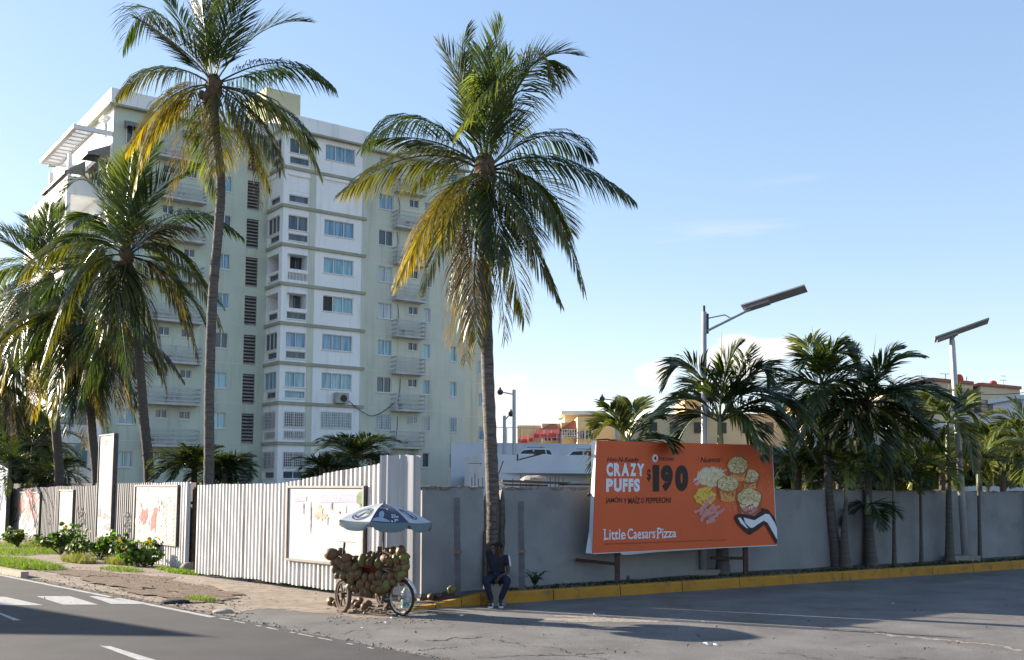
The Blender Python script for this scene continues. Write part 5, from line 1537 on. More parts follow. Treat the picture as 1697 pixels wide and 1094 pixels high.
lettering('Válido en restaurantes participantes. Imágenes para fines ilustrativos. Precio en pesos dominicanos. Aplican condiciones', (122, 782, 796, 915, 755, 766), M_DKPRINT, 0)
# serif-styled name: strokes with slab serifs added
lettering('Little', (121, 692, 760, 260, 690, 757), M_WPRINT, .012); lettering('Caesars', (272, 688, 757, 452, 684, 750), M_WPRINT, .012); lettering('Pizza', (464, 682, 750, 588, 688, 744), M_WPRINT, .012)
m_ = MB()
for (x, y, w) in [(117, 694, 17), (117, 761, 14), (183, 758, 14), (232, 756, 14), (461, 750, 16), (504, 748, 12)]:
    m_.poly([bz(x - 2, y - 3, .0052), bz(x + w, y - 3.5, .0052), bz(x + w, y + 1.5, .0052), bz(x - 2, y + 2, .0052)])
m_.build('serifs', M_WPRINT, PANEL)


def zell(mb, x, y, rx, ry, e, n=22, rot=0, jag=0):
    out = []
    for i in range(n):
        a = 2 * math.pi * i / n; k = 1 + R.uniform(-jag, jag); dx, dy = rx * k * math.cos(a), ry * k * math.sin(a)
        out.append(bz(x + dx * math.cos(rot) - dy * math.sin(rot), y + dx * math.sin(rot) + dy * math.cos(rot), e))
    mb.poly(out)


m_ = MB(); zell(m_, 451, 232, 18, 26, .005); m_.build('disc', M_WPRINT, PANEL)
lettering('4', (442, 217, 248, 460, 217, 248), M_BPRINT, .03, e=.007)
m_ = MB()
for (x, y, x2, y2) in [(726, 222, 738, 232), (716, 242, 734, 244), (728, 268, 736, 258), (880, 212, 872, 224), (888, 232, 876, 236), (888, 252, 876, 246), (409, 286, 411, 300), (409, 388, 411, 398)]:
    m_.poly([bz(x, y - 1.5, .005), bz(x2, y2 - 1.5, .005), bz(x2, y2 + 1.5, .005), bz(x, y + 1.5, .005)])
m_.build('strokes', M_BPRINT, PANEL)
# printed food: shredded cheese, corn, ham strips and four stuffed puffs
P_CH = mat('print_cheese', (.60, .52, .28), (.42, .28, .10), scale=40, rough=.5); P_CH2 = mat('print_cheese_light', (.66, .61, .42), rough=.5); P_ON = mat('print_onion', (.60, .55, .56), (.50, .40, .42), scale=20, rough=.5)
P_CORN = mat('print_corn', (.62, .38, .05), (.70, .50, .10), scale=30, rough=.5); P_CORND = mat('print_corn_shade', (.38, .20, .02), rough=.5)
P_HAM = mat('print_ham', (.58, .27, .24), (.48, .19, .17), scale=25, rough=.5); P_HAMD = mat('print_ham_shade', (.30, .09, .07), rough=.5)
P_CRUST = mat('print_crust', (.55, .21, .05), (.68, .36, .12), scale=14, rough=.5); P_CRUSTD = mat('print_crust_dark', (.28, .09, .025), rough=.5); P_HERB = mat('print_browned', (.33, .17, .05), rough=.5)


def flecks(mb, cx, cy, rx, ry, n, l, w, e, kind='line'):
    for _ in range(n):
        a = R.uniform(0, 6.28); q = math.sqrt(R.random()); x = cx + rx * q * math.cos(a); y = cy + ry * q * math.sin(a); th = R.uniform(0, 3.14); ee = e + R.random() * .002
        dx, dy = math.cos(th) * l * R.uniform(.5, 1), math.sin(th) * l * R.uniform(.5, 1); nx, ny = -math.sin(th) * w, math.cos(th) * w
        if kind == 'line': mb.poly([bz(x - dx - nx, y - dy - ny, ee), bz(x + dx - nx, y + dy - ny, ee), bz(x + dx + nx, y + dy + ny, ee), bz(x - dx + nx, y - dy + ny, ee)])
        else: zell(mb, x, y, l * R.uniform(.7, 1), w * R.uniform(.7, 1), ee, 8, th)


m_ = MB(); zell(m_, 815, 355, 78, 62, .004, jag=.06); m_.build('printed_cheese', P_CH, PANEL)
m_ = MB(); flecks(m_, 815, 352, 92, 62, 190, 16, 2.2, .0055); m_.build('printed_shreds', P_CH2, PANEL)
m_ = MB()
for (x, y, x2, y2) in [(700, 372, 742, 350), (696, 385, 735, 360), (705, 402, 748, 372), (718, 410, 745, 385), (760, 298, 800, 300), (762, 300, 772, 330), (772, 330, 800, 320), (870, 330, 915, 305), (860, 318, 905, 310)]:
    d_ = V((x2 - x, y2 - y)); nn_ = V((-d_.y, d_.x)).normalized() * 3.5
    m_.poly([bz(x - nn_.x, y - nn_.y, .008), bz(x2 - nn_.x, y2 - nn_.y, .008), bz(x2 + nn_.x, y2 + nn_.y, .008), bz(x + nn_.x, y + nn_.y, .008)])
m_.build('printed_onion', P_ON, PANEL)
m_ = MB(); zell(m_, 772, 480, 70, 58, .0085, jag=.08); m_.build('printed_corn_shade', P_CORND, PANEL)
m_ = MB(); flecks(m_, 772, 478, 68, 56, 110, 11, 8, .0092, 'e'); m_.build('printed_corn', P_CORN, PANEL)
m_ = MB(); zell(m_, 800, 592, 66, 44, .0085, jag=.22); m_.build('printed_ham_shade', P_HAMD, PANEL)
m_ = MB()
for (x, y, x2, y2, w) in [(740, 600, 790, 500, 10), (745, 640, 790, 560, 11), (770, 610, 830, 530, 11), (700, 582, 740, 570, 9), (790, 600, 850, 570, 11), (780, 645, 840, 635, 13), (815, 560, 870, 545, 10), (800, 500, 828, 478, 9), (840, 600, 900, 560, 10), (760, 560, 800, 520, 9), (800, 625, 860, 600, 10), (735, 570, 760, 540, 8)]:
    d_ = V((x2 - x, y2 - y)); nn_ = V((-d_.y, d_.x)).normalized() * w; ee = .012 + R.random() * .002
    m_.poly([bz(x - nn_.x, y - nn_.y, ee), bz(x2 - nn_.x, y2 - nn_.y, ee), bz(x2 + nn_.x * .8, y2 + nn_.y * .8, ee), bz(x + nn_.x, y + nn_.y, ee)])
m_.build('printed_ham', P_HAM, PANEL)
puffs = [(1065, 350, 60, 48, 70, .0085), (985, 280, 70, 62, 75, .012), (920, 400, 72, 55, 90, .0145), (1060, 490, 82, 66, 95, .017)]
for (x, y, rx, ry, dep, e) in puffs:
    m_ = MB(); out = []
    for i in range(13):
        a = math.pi * i / 12; out.append(bz(x + rx * .80 * math.cos(a), y + dep + ry * .45 * math.sin(a), e))
    out += [bz(x - rx, y, e), bz(x + rx, y, e)]; m_.poly(out); m_.build('printed_puff', P_CRUST, PANEL)
    m_ = MB()
    for sx_ in (-1, 1): m_.poly([bz(x + sx_ * rx * .99, y + 4, e + .0003), bz(x + sx_ * rx * .72, y + ry * .5, e + .0003), bz(x + sx_ * rx * .58, y + dep + ry * .30, e + .0003), bz(x + sx_ * rx * .80, y + dep, e + .0003)])
    flecks(m_, x, y + dep * .75, rx * .6, dep * .22, 16, 9, 3, e + .0003); m_.build('printed_crust_edges', P_CRUSTD, PANEL)
    m_ = MB(); zell(m_, x, y, rx * 1.02, ry, e + .0006, 26, jag=.04); m_.build('printed_rim', P_CRUSTD, PANEL)
    m_ = MB(); zell(m_, x, y - 3, rx * .93, ry * .88, e + .001, 26, jag=.06); m_.build('printed_topping', P_CH, PANEL)
    m_ = MB(); flecks(m_, x, y - 3, rx * .85, ry * .8, 70, 7, 2.5, e + .0013); m_.build('printed_shreds', P_CH2, PANEL)
    m_ = MB(); flecks(m_, x, y - 3, rx * .85, ry * .8, 60, 5, 2.6, e + .0016); m_.build('printed_browning', P_HERB, PANEL)
m_ = MB(); zell(m_, 1060, 566, 58, 40, .0215, jag=.1); m_.build('printed_bite', P_HAMD, PANEL)
m_ = MB(); flecks(m_, 1060, 560, 44, 28, 26, 11, 6, .022, 'e'); m_.build('printed_filling', P_HAM, PANEL)
m_ = MB(); flecks(m_, 1060, 535, 60, 24, 34, 9, 4, .0245); flecks(m_, 950, 545, 40, 30, 24, 2, 1.2, .0045); flecks(m_, 1150, 400, 70, 90, 30, 2, 1.2, .0045); m_.build('printed_crumbs', P_CH2, PANEL)
hand_o = [(966, 600), (990, 590), (1030, 595), (1090, 606), (1140, 570), (1135, 552), (1180, 565), (1225, 620), (1232, 660), (1238, 790), (1225, 775), (1165, 668), (1150, 662), (1120, 690), (1062, 728), (1020, 700), (975, 650), (962, 622)]
hand_i = [(1020, 616), (1090, 634), (1160, 592), (1185, 595), (1222, 650), (1236, 690), (1237, 760), (1175, 650), (1150, 636), (1112, 660), (1080, 682), (1062, 682), (1030, 650)]
m_ = MB(); m_.poly([bz(x, y, .026) for x, y in hand_o]); m_.build('hand_outline', M_BPRINT, PANEL)
m_ = MB(); m_.poly([bz(x, y, .0275) for x, y in hand_i]); m_.poly([bz(x, y, .0275) for x, y in [(982, 618), (1000, 616), (1020, 645), (1050, 688), (1035, 682), (1000, 652)]]); m_.build('hand_fill', M_WPRINT, PANEL)

# ---------------------------------------------------------------- coconut cart
CX = V((.74, -.672, 0)); CY = V((.672, .74, 0)); CO = V((-2.9, 20.1, 0))
CM = Matrix(((CX.x, CY.x, 0, CO.x), (CX.y, CY.y, 0, CO.y), (0, 0, 1, 0), (0, 0, 0, 1)))
M_TYRE = mat('black_tyre', (.022, .021, .02), (.04, .038, .035), scale=9, rough=.85); M_MUD = mat('muddy_tyre', (.12, .085, .06), (.08, .06, .045), scale=9, rough=.95)
M_CHROME = mat('worn_chrome', (.45, .45, .44), (.25, .2, .16), scale=14, rough=.35, metal=.7); M_CREAM = mat('cream_frame_paint', (.55, .55, .52), (.35, .31, .27), scale=9, rough=.5); M_RED = mat('red_cart_paint', (.25, .018, .018), (.14, .015, .012), scale=5, rough=.5)
M_WOOD = mat('weathered_wood', (.20, .16, .12), (.12, .09, .07), scale=4, stretch=(1, 6, 6), rough=.9)
ct = thing('coconut_cart', CO, 'tricycle cart with a red box loaded with coconuts at the fence corner', 'tricycle cart')


def wheel(name, c, axis, r, w, rim_m, tyre_m, spokes, hub_r=.035):
    axis = axis.normalized(); u = axis.cross(V((0, 0, 1))).normalized(); v = V((0, 0, 1))
    cpt = lambda a, rr, o=0: c + u * math.cos(a) * rr + v * math.sin(a) * rr + axis * o
    m_ = MB(); N = 36; K = 8; vs = []
    for i in range(N):
        a = 2 * math.pi * i / N
        for k in range(K):
            b_ = 2 * math.pi * k / K; vs.append(cpt(a, r - w + w * math.cos(b_), w * math.sin(b_)))
    m_.add(vs, [(i * K + k, ((i + 1) % N) * K + k, ((i + 1) % N) * K + (k + 1) % K, i * K + (k + 1) % K) for i in range(N) for k in range(K)])
    o = m_.build('wheel', tyre_m, ct, smooth=True)
    m_ = MB(); vs = []
    for i in range(N):
        a = 2 * math.pi * i / N
        for rr, oo in ((r - 2 * w, -w * .6), (r - 2 * w - .025, -w * .5), (r - 2 * w - .025, w * .5), (r - 2 * w, w * .6)): vs.append(cpt(a, rr, oo))
    m_.add(vs, [(i * 4 + k, ((i + 1) % N) * 4 + k, ((i + 1) % N) * 4 + (k + 1) % 4, i * 4 + (k + 1) % 4) for i in range(N) for k in range(4)]); m_.build('rim', rim_m, o)
    m_ = MB()
    for i in range(spokes):
        a = 2 * math.pi * i / spokes
        m_.tube([cpt(a + (.25 if spokes > 10 else 0) * (-1) ** i, hub_r, .03 * (-1) ** i if spokes > 10 else 0), cpt(a, r - 2 * w - .01)], .0035 if spokes > 10 else .018, 4)
    m_.tube([c - axis * .06, c + axis * .06], hub_r, 10); m_.build('spokes', rim_m, o)


WA = V((.83, .56, 0))
c1 = V((-3.215, 19.83, .33)); c2 = c1 + WA * .86; c3 = V((-2.055, 19.33, .335))
wheel('w', c1, WA, .33, .042, M_MUD, M_MUD, 6, .05); wheel('w', c2, WA, .33, .042, M_MUD, M_MUD, 6, .05); wheel('w', c3, V((.62, .78, 0)), .335, .026, M_CHROME, M_TYRE, 28)
cb = (c1 + c2) / 2
FX = V((.92, -.40, 0)).normalized(); FY = V((.40, .92, 0)).normalized(); fo = V((c1.x, c1.y, 0))
TB = Matrix(((FX.x, FY.x, 0, fo.x), (FX.y, FY.y, 0, fo.y), (0, 0, 1, 0), (0, 0, 0, 1)))
m_ = MB(); m_.box((.10, .10, .50), (1.02, .70, .54), TB); m_.box((.10, .08, .541), (1.02, .12, .86), TB); m_.box((.10, .66, .541), (1.02, .70, .86), TB); m_.box((.10, .121, .541), (.14, .659, .86), TB); m_.box((.98, .121, .541), (1.02, .659, .86), TB); m_.build('box', M_RED, ct)
m_ = MB(); m_.beam(c1.lerp(c3, .60) + V((0, -.02, .525)), c1.lerp(c3, .90) + V((0, -.02, .53)), .06, .03); m_.build('ledge', M_WOOD, ct)
m_ = MB(); m_.tube([c1, c2], .02, 8)
hd = c3 + V((-.16, .10, .42)); bb_ = c3.lerp(cb, .38) + V((0, 0, -.05))
for a_, b_, r_ in [(c3, hd, .013), (c3 + V((.04, -.05, 0)), hd + V((.04, -.05, 0)), .013), (hd, bb_, .018), (bb_, c3, .012), (hd, hd + V((-.25, .15, .10)), .018), (bb_, cb + V((0, 0, .12)), .022), (c3 + V((0, 0, 0)), bb_ + V((-.02, -.06, 0)), .010), (hd + V((.02, 0, 0)), hd + V((.0, -.02, .14)), .014)]:
    m_.tube([a_, b_], r_, 7)
m_.build('frame', M_CREAM, ct)
m_ = MB(); u_ = V((-.78, .62, 0)) * -1
pts_ = [c3 + V((u_.x * .38 * math.cos(a), u_.y * .38 * math.cos(a), .38 * math.sin(a))) for a in [rad(x) for x in range(15, 125, 12)]]
for a_, b_ in zip(pts_[:-1], pts_[1:]): m_.beam(a_, b_, .06, .006, up=(a_ + b_) / 2 - c3)
m_.build('mudguard', mat('pale_mudguard', (.55, .60, .62), (.42, .45, .47), scale=8, rough=.4), ct)
m_ = MB(); m_.tube([bb_ + V((-.09, -.05, -.1)), bb_ + V((.09, -.02, .08))], .012, 6); m_.box((bb_.x - .15, bb_.y - .12, bb_.z - .14), (bb_.x - .05, bb_.y - .04, bb_.z - .11)); m_.tube([bb_ + V((0, -.03, 0)), bb_ + V((0, .03, 0))], .08, 14); m_.build('crank', M_DARKM, ct)
m_ = MB(); hb0 = at(630, 925, 19.75); m_.box((hb0.x - .05, hb0.y - .05, .8), (hb0.x + .05, hb0.y + .05, hb0.z + .22)); m_.tube([at(623, 917, 19.6), at(626, 912, 19.6), at(628, 918, 19.6), at(628, 935, 19.6)], .014, 6); m_.build('seat_post', M_DARKM, ct)
m_ = MB(); m_.tube([at(569, 918, 19.9), at(571, 899, 19.9)], .022, 8); m_.build('handle', M_DARKM, ct)
m_ = MB(); m_.tube([at(638, 914, 19.5), at(651, 921, 19.4)], .02, 8); m_.build('lever', M_WOOD, ct)

M_COCO = mat('coconut_husk', (.120, .105, .022), (.060, .036, .016), scale=7, rough=.5, spec=.4, randcol=(.16, .080, .030), bump=.3, bscale=18, c3=(.05, .03, .018), scale3=9, lo3=.54, hi3=.68)
M_COCOG = mat('green_coconut_husk', (.155, .165, .040), (.09, .075, .022), scale=6, rough=.5, spec=.4, randcol=(.12, .13, .035), bump=.3, bscale=18, c3=(.06, .04, .02), scale3=9, lo3=.62, hi3=.74)
M_COCOB = mat('brown_coconut_husk', (.16, .085, .036), (.075, .040, .020), scale=7, rough=.6, spec=.35, randcol=(.13, .075, .04), bump=.3, bscale=18, c3=(.05, .03, .018), scale3=9, lo3=.62, hi3=.74)


def coco_mesh(mt):
    mb = MB(); nu, nv = 14, 10; vs = []
    for j in range(nv + 1):
        th = math.pi * j / nv
        for i in range(nu):
            ph = 2 * math.pi * i / nu
            r = 1 + .05 * math.cos(3 * ph) * math.sin(th); z = math.cos(th) * 1.22
            tp = 1 - .16 * max(0, math.cos(th)) ** 1.0
            vs.append(V((.086 * r * tp * math.sin(th) * math.cos(ph), .086 * r * tp * math.sin(th) * math.sin(ph), .086 * z)))
    mb.add(vs, [(j * nu + i, (j + 1) * nu + i, (j + 1) * nu + (i + 1) % nu, j * nu + (i + 1) % nu) for j in range(nv) for i in range(nu)])
    mb.tube([V((0, 0, .100)), V((0, 0, .112))], [.030, .024], 8)
    o = mb.build('coconut', mt, smooth=True, origin=(0, 0, 0))
    me = o.data; bpy.data.objects.remove(o)
    return me


CM_ = {'o': coco_mesh(M_COCO), 'g': coco_mesh(M_COCOG), 'b': coco_mesh(M_COCOB)}
GRP = {'top': ('coconuts heaped on top of the cart', 'olive green and brown coconut in the heap on top of the cart box'), 'left': ('coconuts hanging at the end of the cart', 'brown coconut bunched at the end of the cart above the muddy wheel'),
       'mid': ('coconuts hanging along the cart side', 'coconut hanging in the bunch below the red side board of the cart'), 'end': ('coconuts at the bicycle wheel end', 'green coconut stacked above the bicycle wheel of the cart')}
cz = lambda x, y: (520 + x * .21933, 800 + y * .21933)


def coco(x, y, k, g, s=1.0, dy=0.0, lay=None, label=None, z=None):
    px, py = cz(x, y)
    Yf = 19.83 + (px - 567) / (665 - 567) * (19.33 - 19.83) - .10
    p = at(px, py, Yf + dy)
    o = link(bpy.data.objects.new('coconut', CM_[k]))
    o.location = p
    o.rotation_euler = lay or (R.uniform(-.5, .5) + (1.3 if g == 'top' and R.random() < .5 else 2.8), R.uniform(-.6, .6), R.uniform(0, 6.28))
    s *= R.uniform(.90, 1.10); o.scale = (s, s, s * R.uniform(.95, 1.12))
    if label: tag(o, label, 'coconut')
    else: tag(o, GRP[g][1], 'coconut', GRP[g][0])
    return o


coco(137, 540, 'b', 'top', 1.28, .0, (rad(80), 0, rad(75)), 'big brown coconut jutting out at the top corner of the cart load')
coco(250, 572, 'b', 'left', 1.2, 0, (rad(70), 0, rad(60)), 'large pale brown coconut with a cut end above the bunch at the muddy wheel')
coco(365, 588, 'g', 'top', 1.08, -.02, (0, 0, 0), 'pale green coconut standing upright in the middle of the heap')
for x, y, k in [(430, 600, 'o'), (490, 614, 'g'), (540, 578, 'b'), (625, 578, 'o'), (655, 520, 'o'), (684, 560, 'g'), (580, 602, 'o')]: coco(x, y, k, 'top', 1.08)
for x, y, k in [(425, 556, 'b'), (465, 560, 'o'), (560, 518, 'b'), (598, 522, 'o'), (640, 548, 'o'), (320, 585, 'o'), (505, 575, 'b'), (610, 560, 'b'), (395, 575, 'b')]: coco(x, y, k, 'top', 1.0, .22)
for x, y, k in [(210, 528, 'o'), (345, 590, 'o'), (450, 580, 'o'), (530, 560, 'b'), (585, 545, 'o'), (290, 590, 'b')]: coco(x, y, k, 'top', 1.0, .42)
for x, y, k in [(155, 600, 'b'), (182, 597, 'o'), (206, 612, 'b'), (166, 655, 'b'), (192, 690, 'o'), (225, 692, 'o'), (266, 630, 'b'), (236, 642, 'o'), (322, 636, 'o'), (336, 696, 'o'), (282, 662, 'b'), (266, 705, 'o'), (285, 740, 'o'), (272, 798, 'o'), (310, 800, 'o'), (300, 690, 'o')]: coco(x, y, k, 'left', 1.0)
for x, y, k in [(200, 640, 'b'), (240, 690, 'b'), (300, 640, 'o'), (250, 740, 'o'), (320, 755, 'b'), (280, 600, 'o'), (215, 660, 'b'), (340, 660, 'b'), (300, 770, 'b'), (180, 660, 'o')]: coco(x, y, k, 'left', .98, .2)
for x, y, k in [(390, 718, 'o'), (445, 719, 'b'), (495, 702, 'o'), (546, 712, 'o'), (588, 705, 'o'), (356, 765, 'o'), (416, 772, 'b'), (478, 760, 'o'), (512, 760, 'o'), (560, 758, 'g'), (598, 742, 'o'), (380, 815, 'b'), (412, 835, 'b'), (456, 800, 'o'), (500, 816, 'o'), (536, 792, 'o'), (556, 770, 'g')]: coco(x, y, k, 'mid', .95)
for x, y, k in [(420, 740, 'o'), (470, 735, 'b'), (520, 735, 'o'), (570, 735, 'o'), (380, 780, 'b'), (440, 815, 'o'), (520, 800, 'b'), (480, 790, 'o'), (550, 800, 'o')]: coco(x, y, k, 'mid', .95, .2)
for x, y, k in [(692, 636, 'g'), (668, 688, 'g'), (640, 704, 'o'), (650, 655, 'o'), (690, 600, 'o')]: coco(x, y, k, 'end', 1.0, .03)
p = gnd(548, 1004)


def loose(p, k, label, s=1.0, group=None):
    o = link(bpy.data.objects.new('coconut', CM_[k])); o.location = (p.x, p.y, p.z + .085 * s); o.rotation_euler = (rad(80), R.uniform(-.3, .3), R.uniform(0, 6.28)); o.scale = (s, s, s); tag(o, label, 'coconut', group)


loose(p, 'o', 'lone coconut lying on the pavement beside the muddy wheel', 1.05); loose(gnd(559, 1007), 'b', 'coconut half hidden behind the muddy wheel on the ground')
loose(strip(749, 984), 'g', 'yellow green coconut lying by the left metal post on the kerb strip', 1.0)
for px, py in [(700, 992), (714, 991), (726, 990), (737, 987), (708, 988)]: loose(gnd(px, py + 4, .1), 'o', 'dull old coconut husk in the row behind the low end of the yellow kerb', .85, 'old husks behind the kerb')
for i, (px, py) in enumerate([(588, 996), (593, 1000), (597, 992), (604, 1003), (610, 998)]): loose(gnd(px, py + 8), 'b', 'discarded coconut husk on the ground under the cart', .8, 'husks under the cart')
hk = MB()
for _ in range(70):
    px = R.uniform(575, 660); p = gnd(px, R.uniform(1004, 1018)); hk.ell((p.x, p.y, .02), (R.uniform(.02, .06), R.uniform(.015, .04), R.uniform(.01, .03)), 6, 4, Matrix.Rotation(R.uniform(0, 6), 3, 'Z'), jit=.25)
tag(hk.build('husk_debris', mat('husk_debris', (.16, .10, .075), (.30, .24, .20), scale=12, rough=.95), origin=(0, 0, 0)), 'chips of coconut husk and litter on the ground under the cart', None, None, 'stuff')
jg = thing('plastic_jug', gnd(672, 1008), 'pale plastic jug with a teal band standing behind the bicycle wheel', 'jug'); q = gnd(672, 1008)
m_ = MB(); m_.tube([q, q + V((0, 0, .02)), q + V((0, 0, .30)), q + V((0, 0, .36)), q + V((0, 0, .40))], [.08, .09, .09, .05, .03], 12); m_.build('body', mat('milky_plastic', (.50, .55, .58), (.42, .47, .5), scale=6, rough=.4), jg, smooth=True)
m_ = MB(); m_.tube([q + V((0, 0, .05)), q + V((0, 0, .13))], .092, 12); m_.build('band', mat('teal_band', (.06, .28, .32), rough=.5), jg)

# ---------------------------------------------------------------- umbrella over the cart
UC = at(636, 834, 19.55); UR_ = .92
um = thing('umbrella', (UC.x, UC.y, .7), 'faded printed sun umbrella with teal scalloped edge over the coconut cart', 'umbrella')
zr = at(636, 862, 19.55).z
tilt = V((-.06, 0, 0))
M_UW = mat('umbrella_white', (.50, .53, .58), (.40, .43, .48), scale=5, rough=.8, transl=.12, tcol=(1, 1, 1, 1)); M_UN = mat('umbrella_navy', (.045, .052, .085), (.07, .078, .11), scale=5, rough=.8); M_UT = mat('umbrella_teal', (.12, .18, .215), (.15, .185, .20), scale=7, rough=.85, transl=.1, tcol=(1, 1, 1, 1)); M_UG = mat('umbrella_grey', (.34, .34, .35), (.46, .46, .46), scale=5, rough=.8, transl=.12, tcol=(1, 1, 1, 1))
rimp = lambda a: V((UC.x + UR_ * math.cos(a), UC.y + UR_ * math.sin(a), zr - .035 * math.cos(a) + .0))
AZ0 = rad(-98)
gm = [M_UN, M_UW, M_UN, M_UW, M_UG, M_UN, M_UG, M_UW]


def gore(a0, a1, s, t_, lift=0.0):
    """s across the panel, t from the apex (0) to the rim (1)"""
    r0, r1 = rimp(a0), rimp(a1); q = UC.lerp(r0.lerp(r1, s), t_)
    bulge = .05 * math.sin(math.pi * t_) ; q = q + V((0, 0, bulge - .018 * math.sin(math.pi * s) * t_ + lift))
    return q


GORES = []
for k in range(8):
    a0 = AZ0 + k * math.pi / 4; a1 = a0 + math.pi / 4
    m_ = MB(); S, T_ = 6, 7
    m_.add([gore(a0, a1, i / S, j / T_) for j in range(T_ + 1) for i in range(S + 1)], [(j * (S + 1) + i, j * (S + 1) + i + 1, (j + 1) * (S + 1) + i + 1, (j + 1) * (S + 1) + i) for j in range(T_) for i in range(S)])
    go = m_.build('panel', gm[k], um, smooth=True); GORES.append(go)
    m_ = MB(); vs = []
    for i in range(9):
        s = i / 8; p = gore(a0, a1, s, 1.0); out = V((p.x - UC.x, p.y - UC.y, 0)).normalized(); dr = .17 * (1 - abs(2 * s - 1) ** 4 * .75)
        vs += [p, p + out * .02 - V((0, 0, dr * .5)), p + out * .01 - V((0, 0, dr))]
    m_.add(vs, [(3 * i + j, 3 * i + 3 + j, 3 * i + 4 + j, 3 * i + 1 + j) for i in range(8) for j in range(2)]); m_.build('valance', M_UT if k not in (5, 6) else M_UG, um, smooth=True)


def on_gore(k, pts, name, mt, lift=.006):
    a0 = AZ0 + k * math.pi / 4; a1 = a0 + math.pi / 4
    m2 = MB()
    for pl_ in pts: m2.poly([gore(a0, a1, s, t_, lift) for s, t_ in pl_])
    m2.build(name, mt, GORES[k])


def ring_polys(cx, cy, rx, ry, w, n=26):
    out = []
    for i in range(n):
        a, b_ = 2 * math.pi * i / n, 2 * math.pi * (i + 1) / n
        out.append([(cx + rx * math.cos(a), cy + ry * math.sin(a)), (cx + rx * math.cos(b_), cy + ry * math.sin(b_)), (cx + (rx - w) * math.cos(b_), cy + (ry - w) * math.sin(b_)), (cx + (rx - w) * math.cos(a), cy + (ry - w) * math.sin(a))])
    return out


M_INK = mat('umbrella_ink', (.035, .05, .09), rough=.8); M_GRN = mat('umbrella_green', (.12, .22, .10), rough=.8)
on_gore(7, ring_polys(.5, .70, .36, .25, .03) + ring_polys(.5, .70, .29, .19, .03) + [[(.40, .80), (.47, .66), (.52, .62), (.55, .66), (.48, .84)], [(.36, .84), (.42, .78), (.46, .86)]], 'emblem', M_INK)
on_gore(7, [[(.48, .62), (.56, .54), (.72, .58), (.74, .68), (.66, .72), (.54, .68)]], 'emblem_leaf', M_GRN)
on_gore(1, ring_polys(.5, .66, .26, .22, .03) + [[(.45, .6), (.55, .6), (.58, .82), (.42, .82)]], 'emblem', M_INK); on_gore(1, [[(.4, .46), (.6, .46), (.66, .58), (.34, .58)]], 'emblem_leaf', M_GRN)
fc = lambda cx, cy, rx, ry, n=14: [(cx + rx * math.cos(2 * math.pi * i / n), cy + ry * math.sin(2 * math.pi * i / n)) for i in range(n)]
on_gore(0, [fc(.27, .70, .10, .14), [(.04, .98), (.06, .88), (.20, .82), (.34, .84), (.50, .93), (.54, .98)]], 'printed_figure', mat('umbrella_pale_blue', (.36, .42, .52), (.24, .28, .36), scale=30, rough=.8))
on_gore(0, [[(.0, .40), (.5, .40), (.5, .43), (.0, .43)], [(.5, .40), (.56, .43), (.60, .98), (.56, .98)]] + [[(x, y), (x + w, y), (x + w, y + .045), (x, y + .045)] for x, y, w in [(.62, .70, .05), (.68, .70, .03), (.72, .71, .05), (.60, .78, .06), (.675, .78, .04), (.73, .78, .06), (.80, .77, .03), (.66, .88, .05), (.72, .88, .04), (.64, .93, .03)]], 'printed_strokes', mat('umbrella_print_white', (.55, .57, .60), rough=.8))
m_ = MB(); m_.tube([V((UC.x, UC.y, .55)), V((UC.x, UC.y, UC.z - .02))], .018, 8); m_.tube([UC, UC + V((0, 0, .06))], [.025, .006], 8); m_.build('pole', M_WOOD, um)
m_ = MB()
for k in range(8): m_.tube([V((UC.x, UC.y, zr - .12)), gore(AZ0 + k * math.pi / 4, AZ0 + (k + 1) * math.pi / 4, 0, .55, -.02)], .006, 4)
m_.build('ribs', M_DARKM, um)

# ---------------------------------------------------------------- seated man
def skin(name, verts, edges, radii, m, parent, root=0, sub=2):
    me = bpy.data.meshes.new(name); me.from_pydata([tuple(v) for v in verts], edges, [])
    o = link(bpy.data.objects.new(name, me))
    o.modifiers.new('skin', 'SKIN')
    sm = o.modifiers.new('smooth', 'SUBSURF'); sm.levels = sub; sm.render_levels = sub
    for i, sv in enumerate(me.skin_vertices[0].data):
        r = radii[i]; sv.radius = r if isinstance(r, tuple) else (r, r); sv.use_root = i == root
    dg = bpy.context.evaluated_depsgraph_get(); dg.update()
    nm = bpy.data.meshes.new_from_object(o.evaluated_get(dg))
    scene.collection.objects.unlink(o); bpy.data.objects.remove(o)
    Mi = WM[parent.name].inverted(); nm.transform(Mi)
    nm.materials.clear(); nm.materials.append(m)
    nm.polygons.foreach_set('use_smooth', [True] * len(nm.polygons))
    nm.name = name
    q = link(bpy.data.objects.new(name, nm)); q.parent = parent; WM[q.name] = WM[parent.name]
    return q


M_SKIN = mat('dark_brown_skin', (.055, .032, .022), (.045, .025, .018), scale=9, rough=.5, spec=.4)
M_SHIRT = mat('navy_shirt', (.013, .015, .024), (.019, .021, .032), scale=9, rough=.9); M_JEAN = mat('blue_jeans', (.010, .015, .032), (.016, .022, .045), scale=14, rough=.9); M_HAIR = mat('black_hair', (.010, .009, .009), rough=.85); M_SLIDE = mat('white_sandal', (.66, .66, .66), (.5, .5, .5), scale=9, rough=.6)
man = thing('person', (-.30, 21.0, 0), 'man in navy shirt and jeans sitting below the palm, one arm raised behind his head', 'person')
PV = V((-.30, 21.06, .53)); sp1 = V((-.30, 21.09, .72)); sp2 = V((-.29, 21.10, .92)); nb = V((-.285, 21.08, 1.00)); nk = V((-.28, 21.05, 1.06)); hd_ = V((-.275, 21.03, 1.15)); ht = V((-.27, 21.05, 1.225))
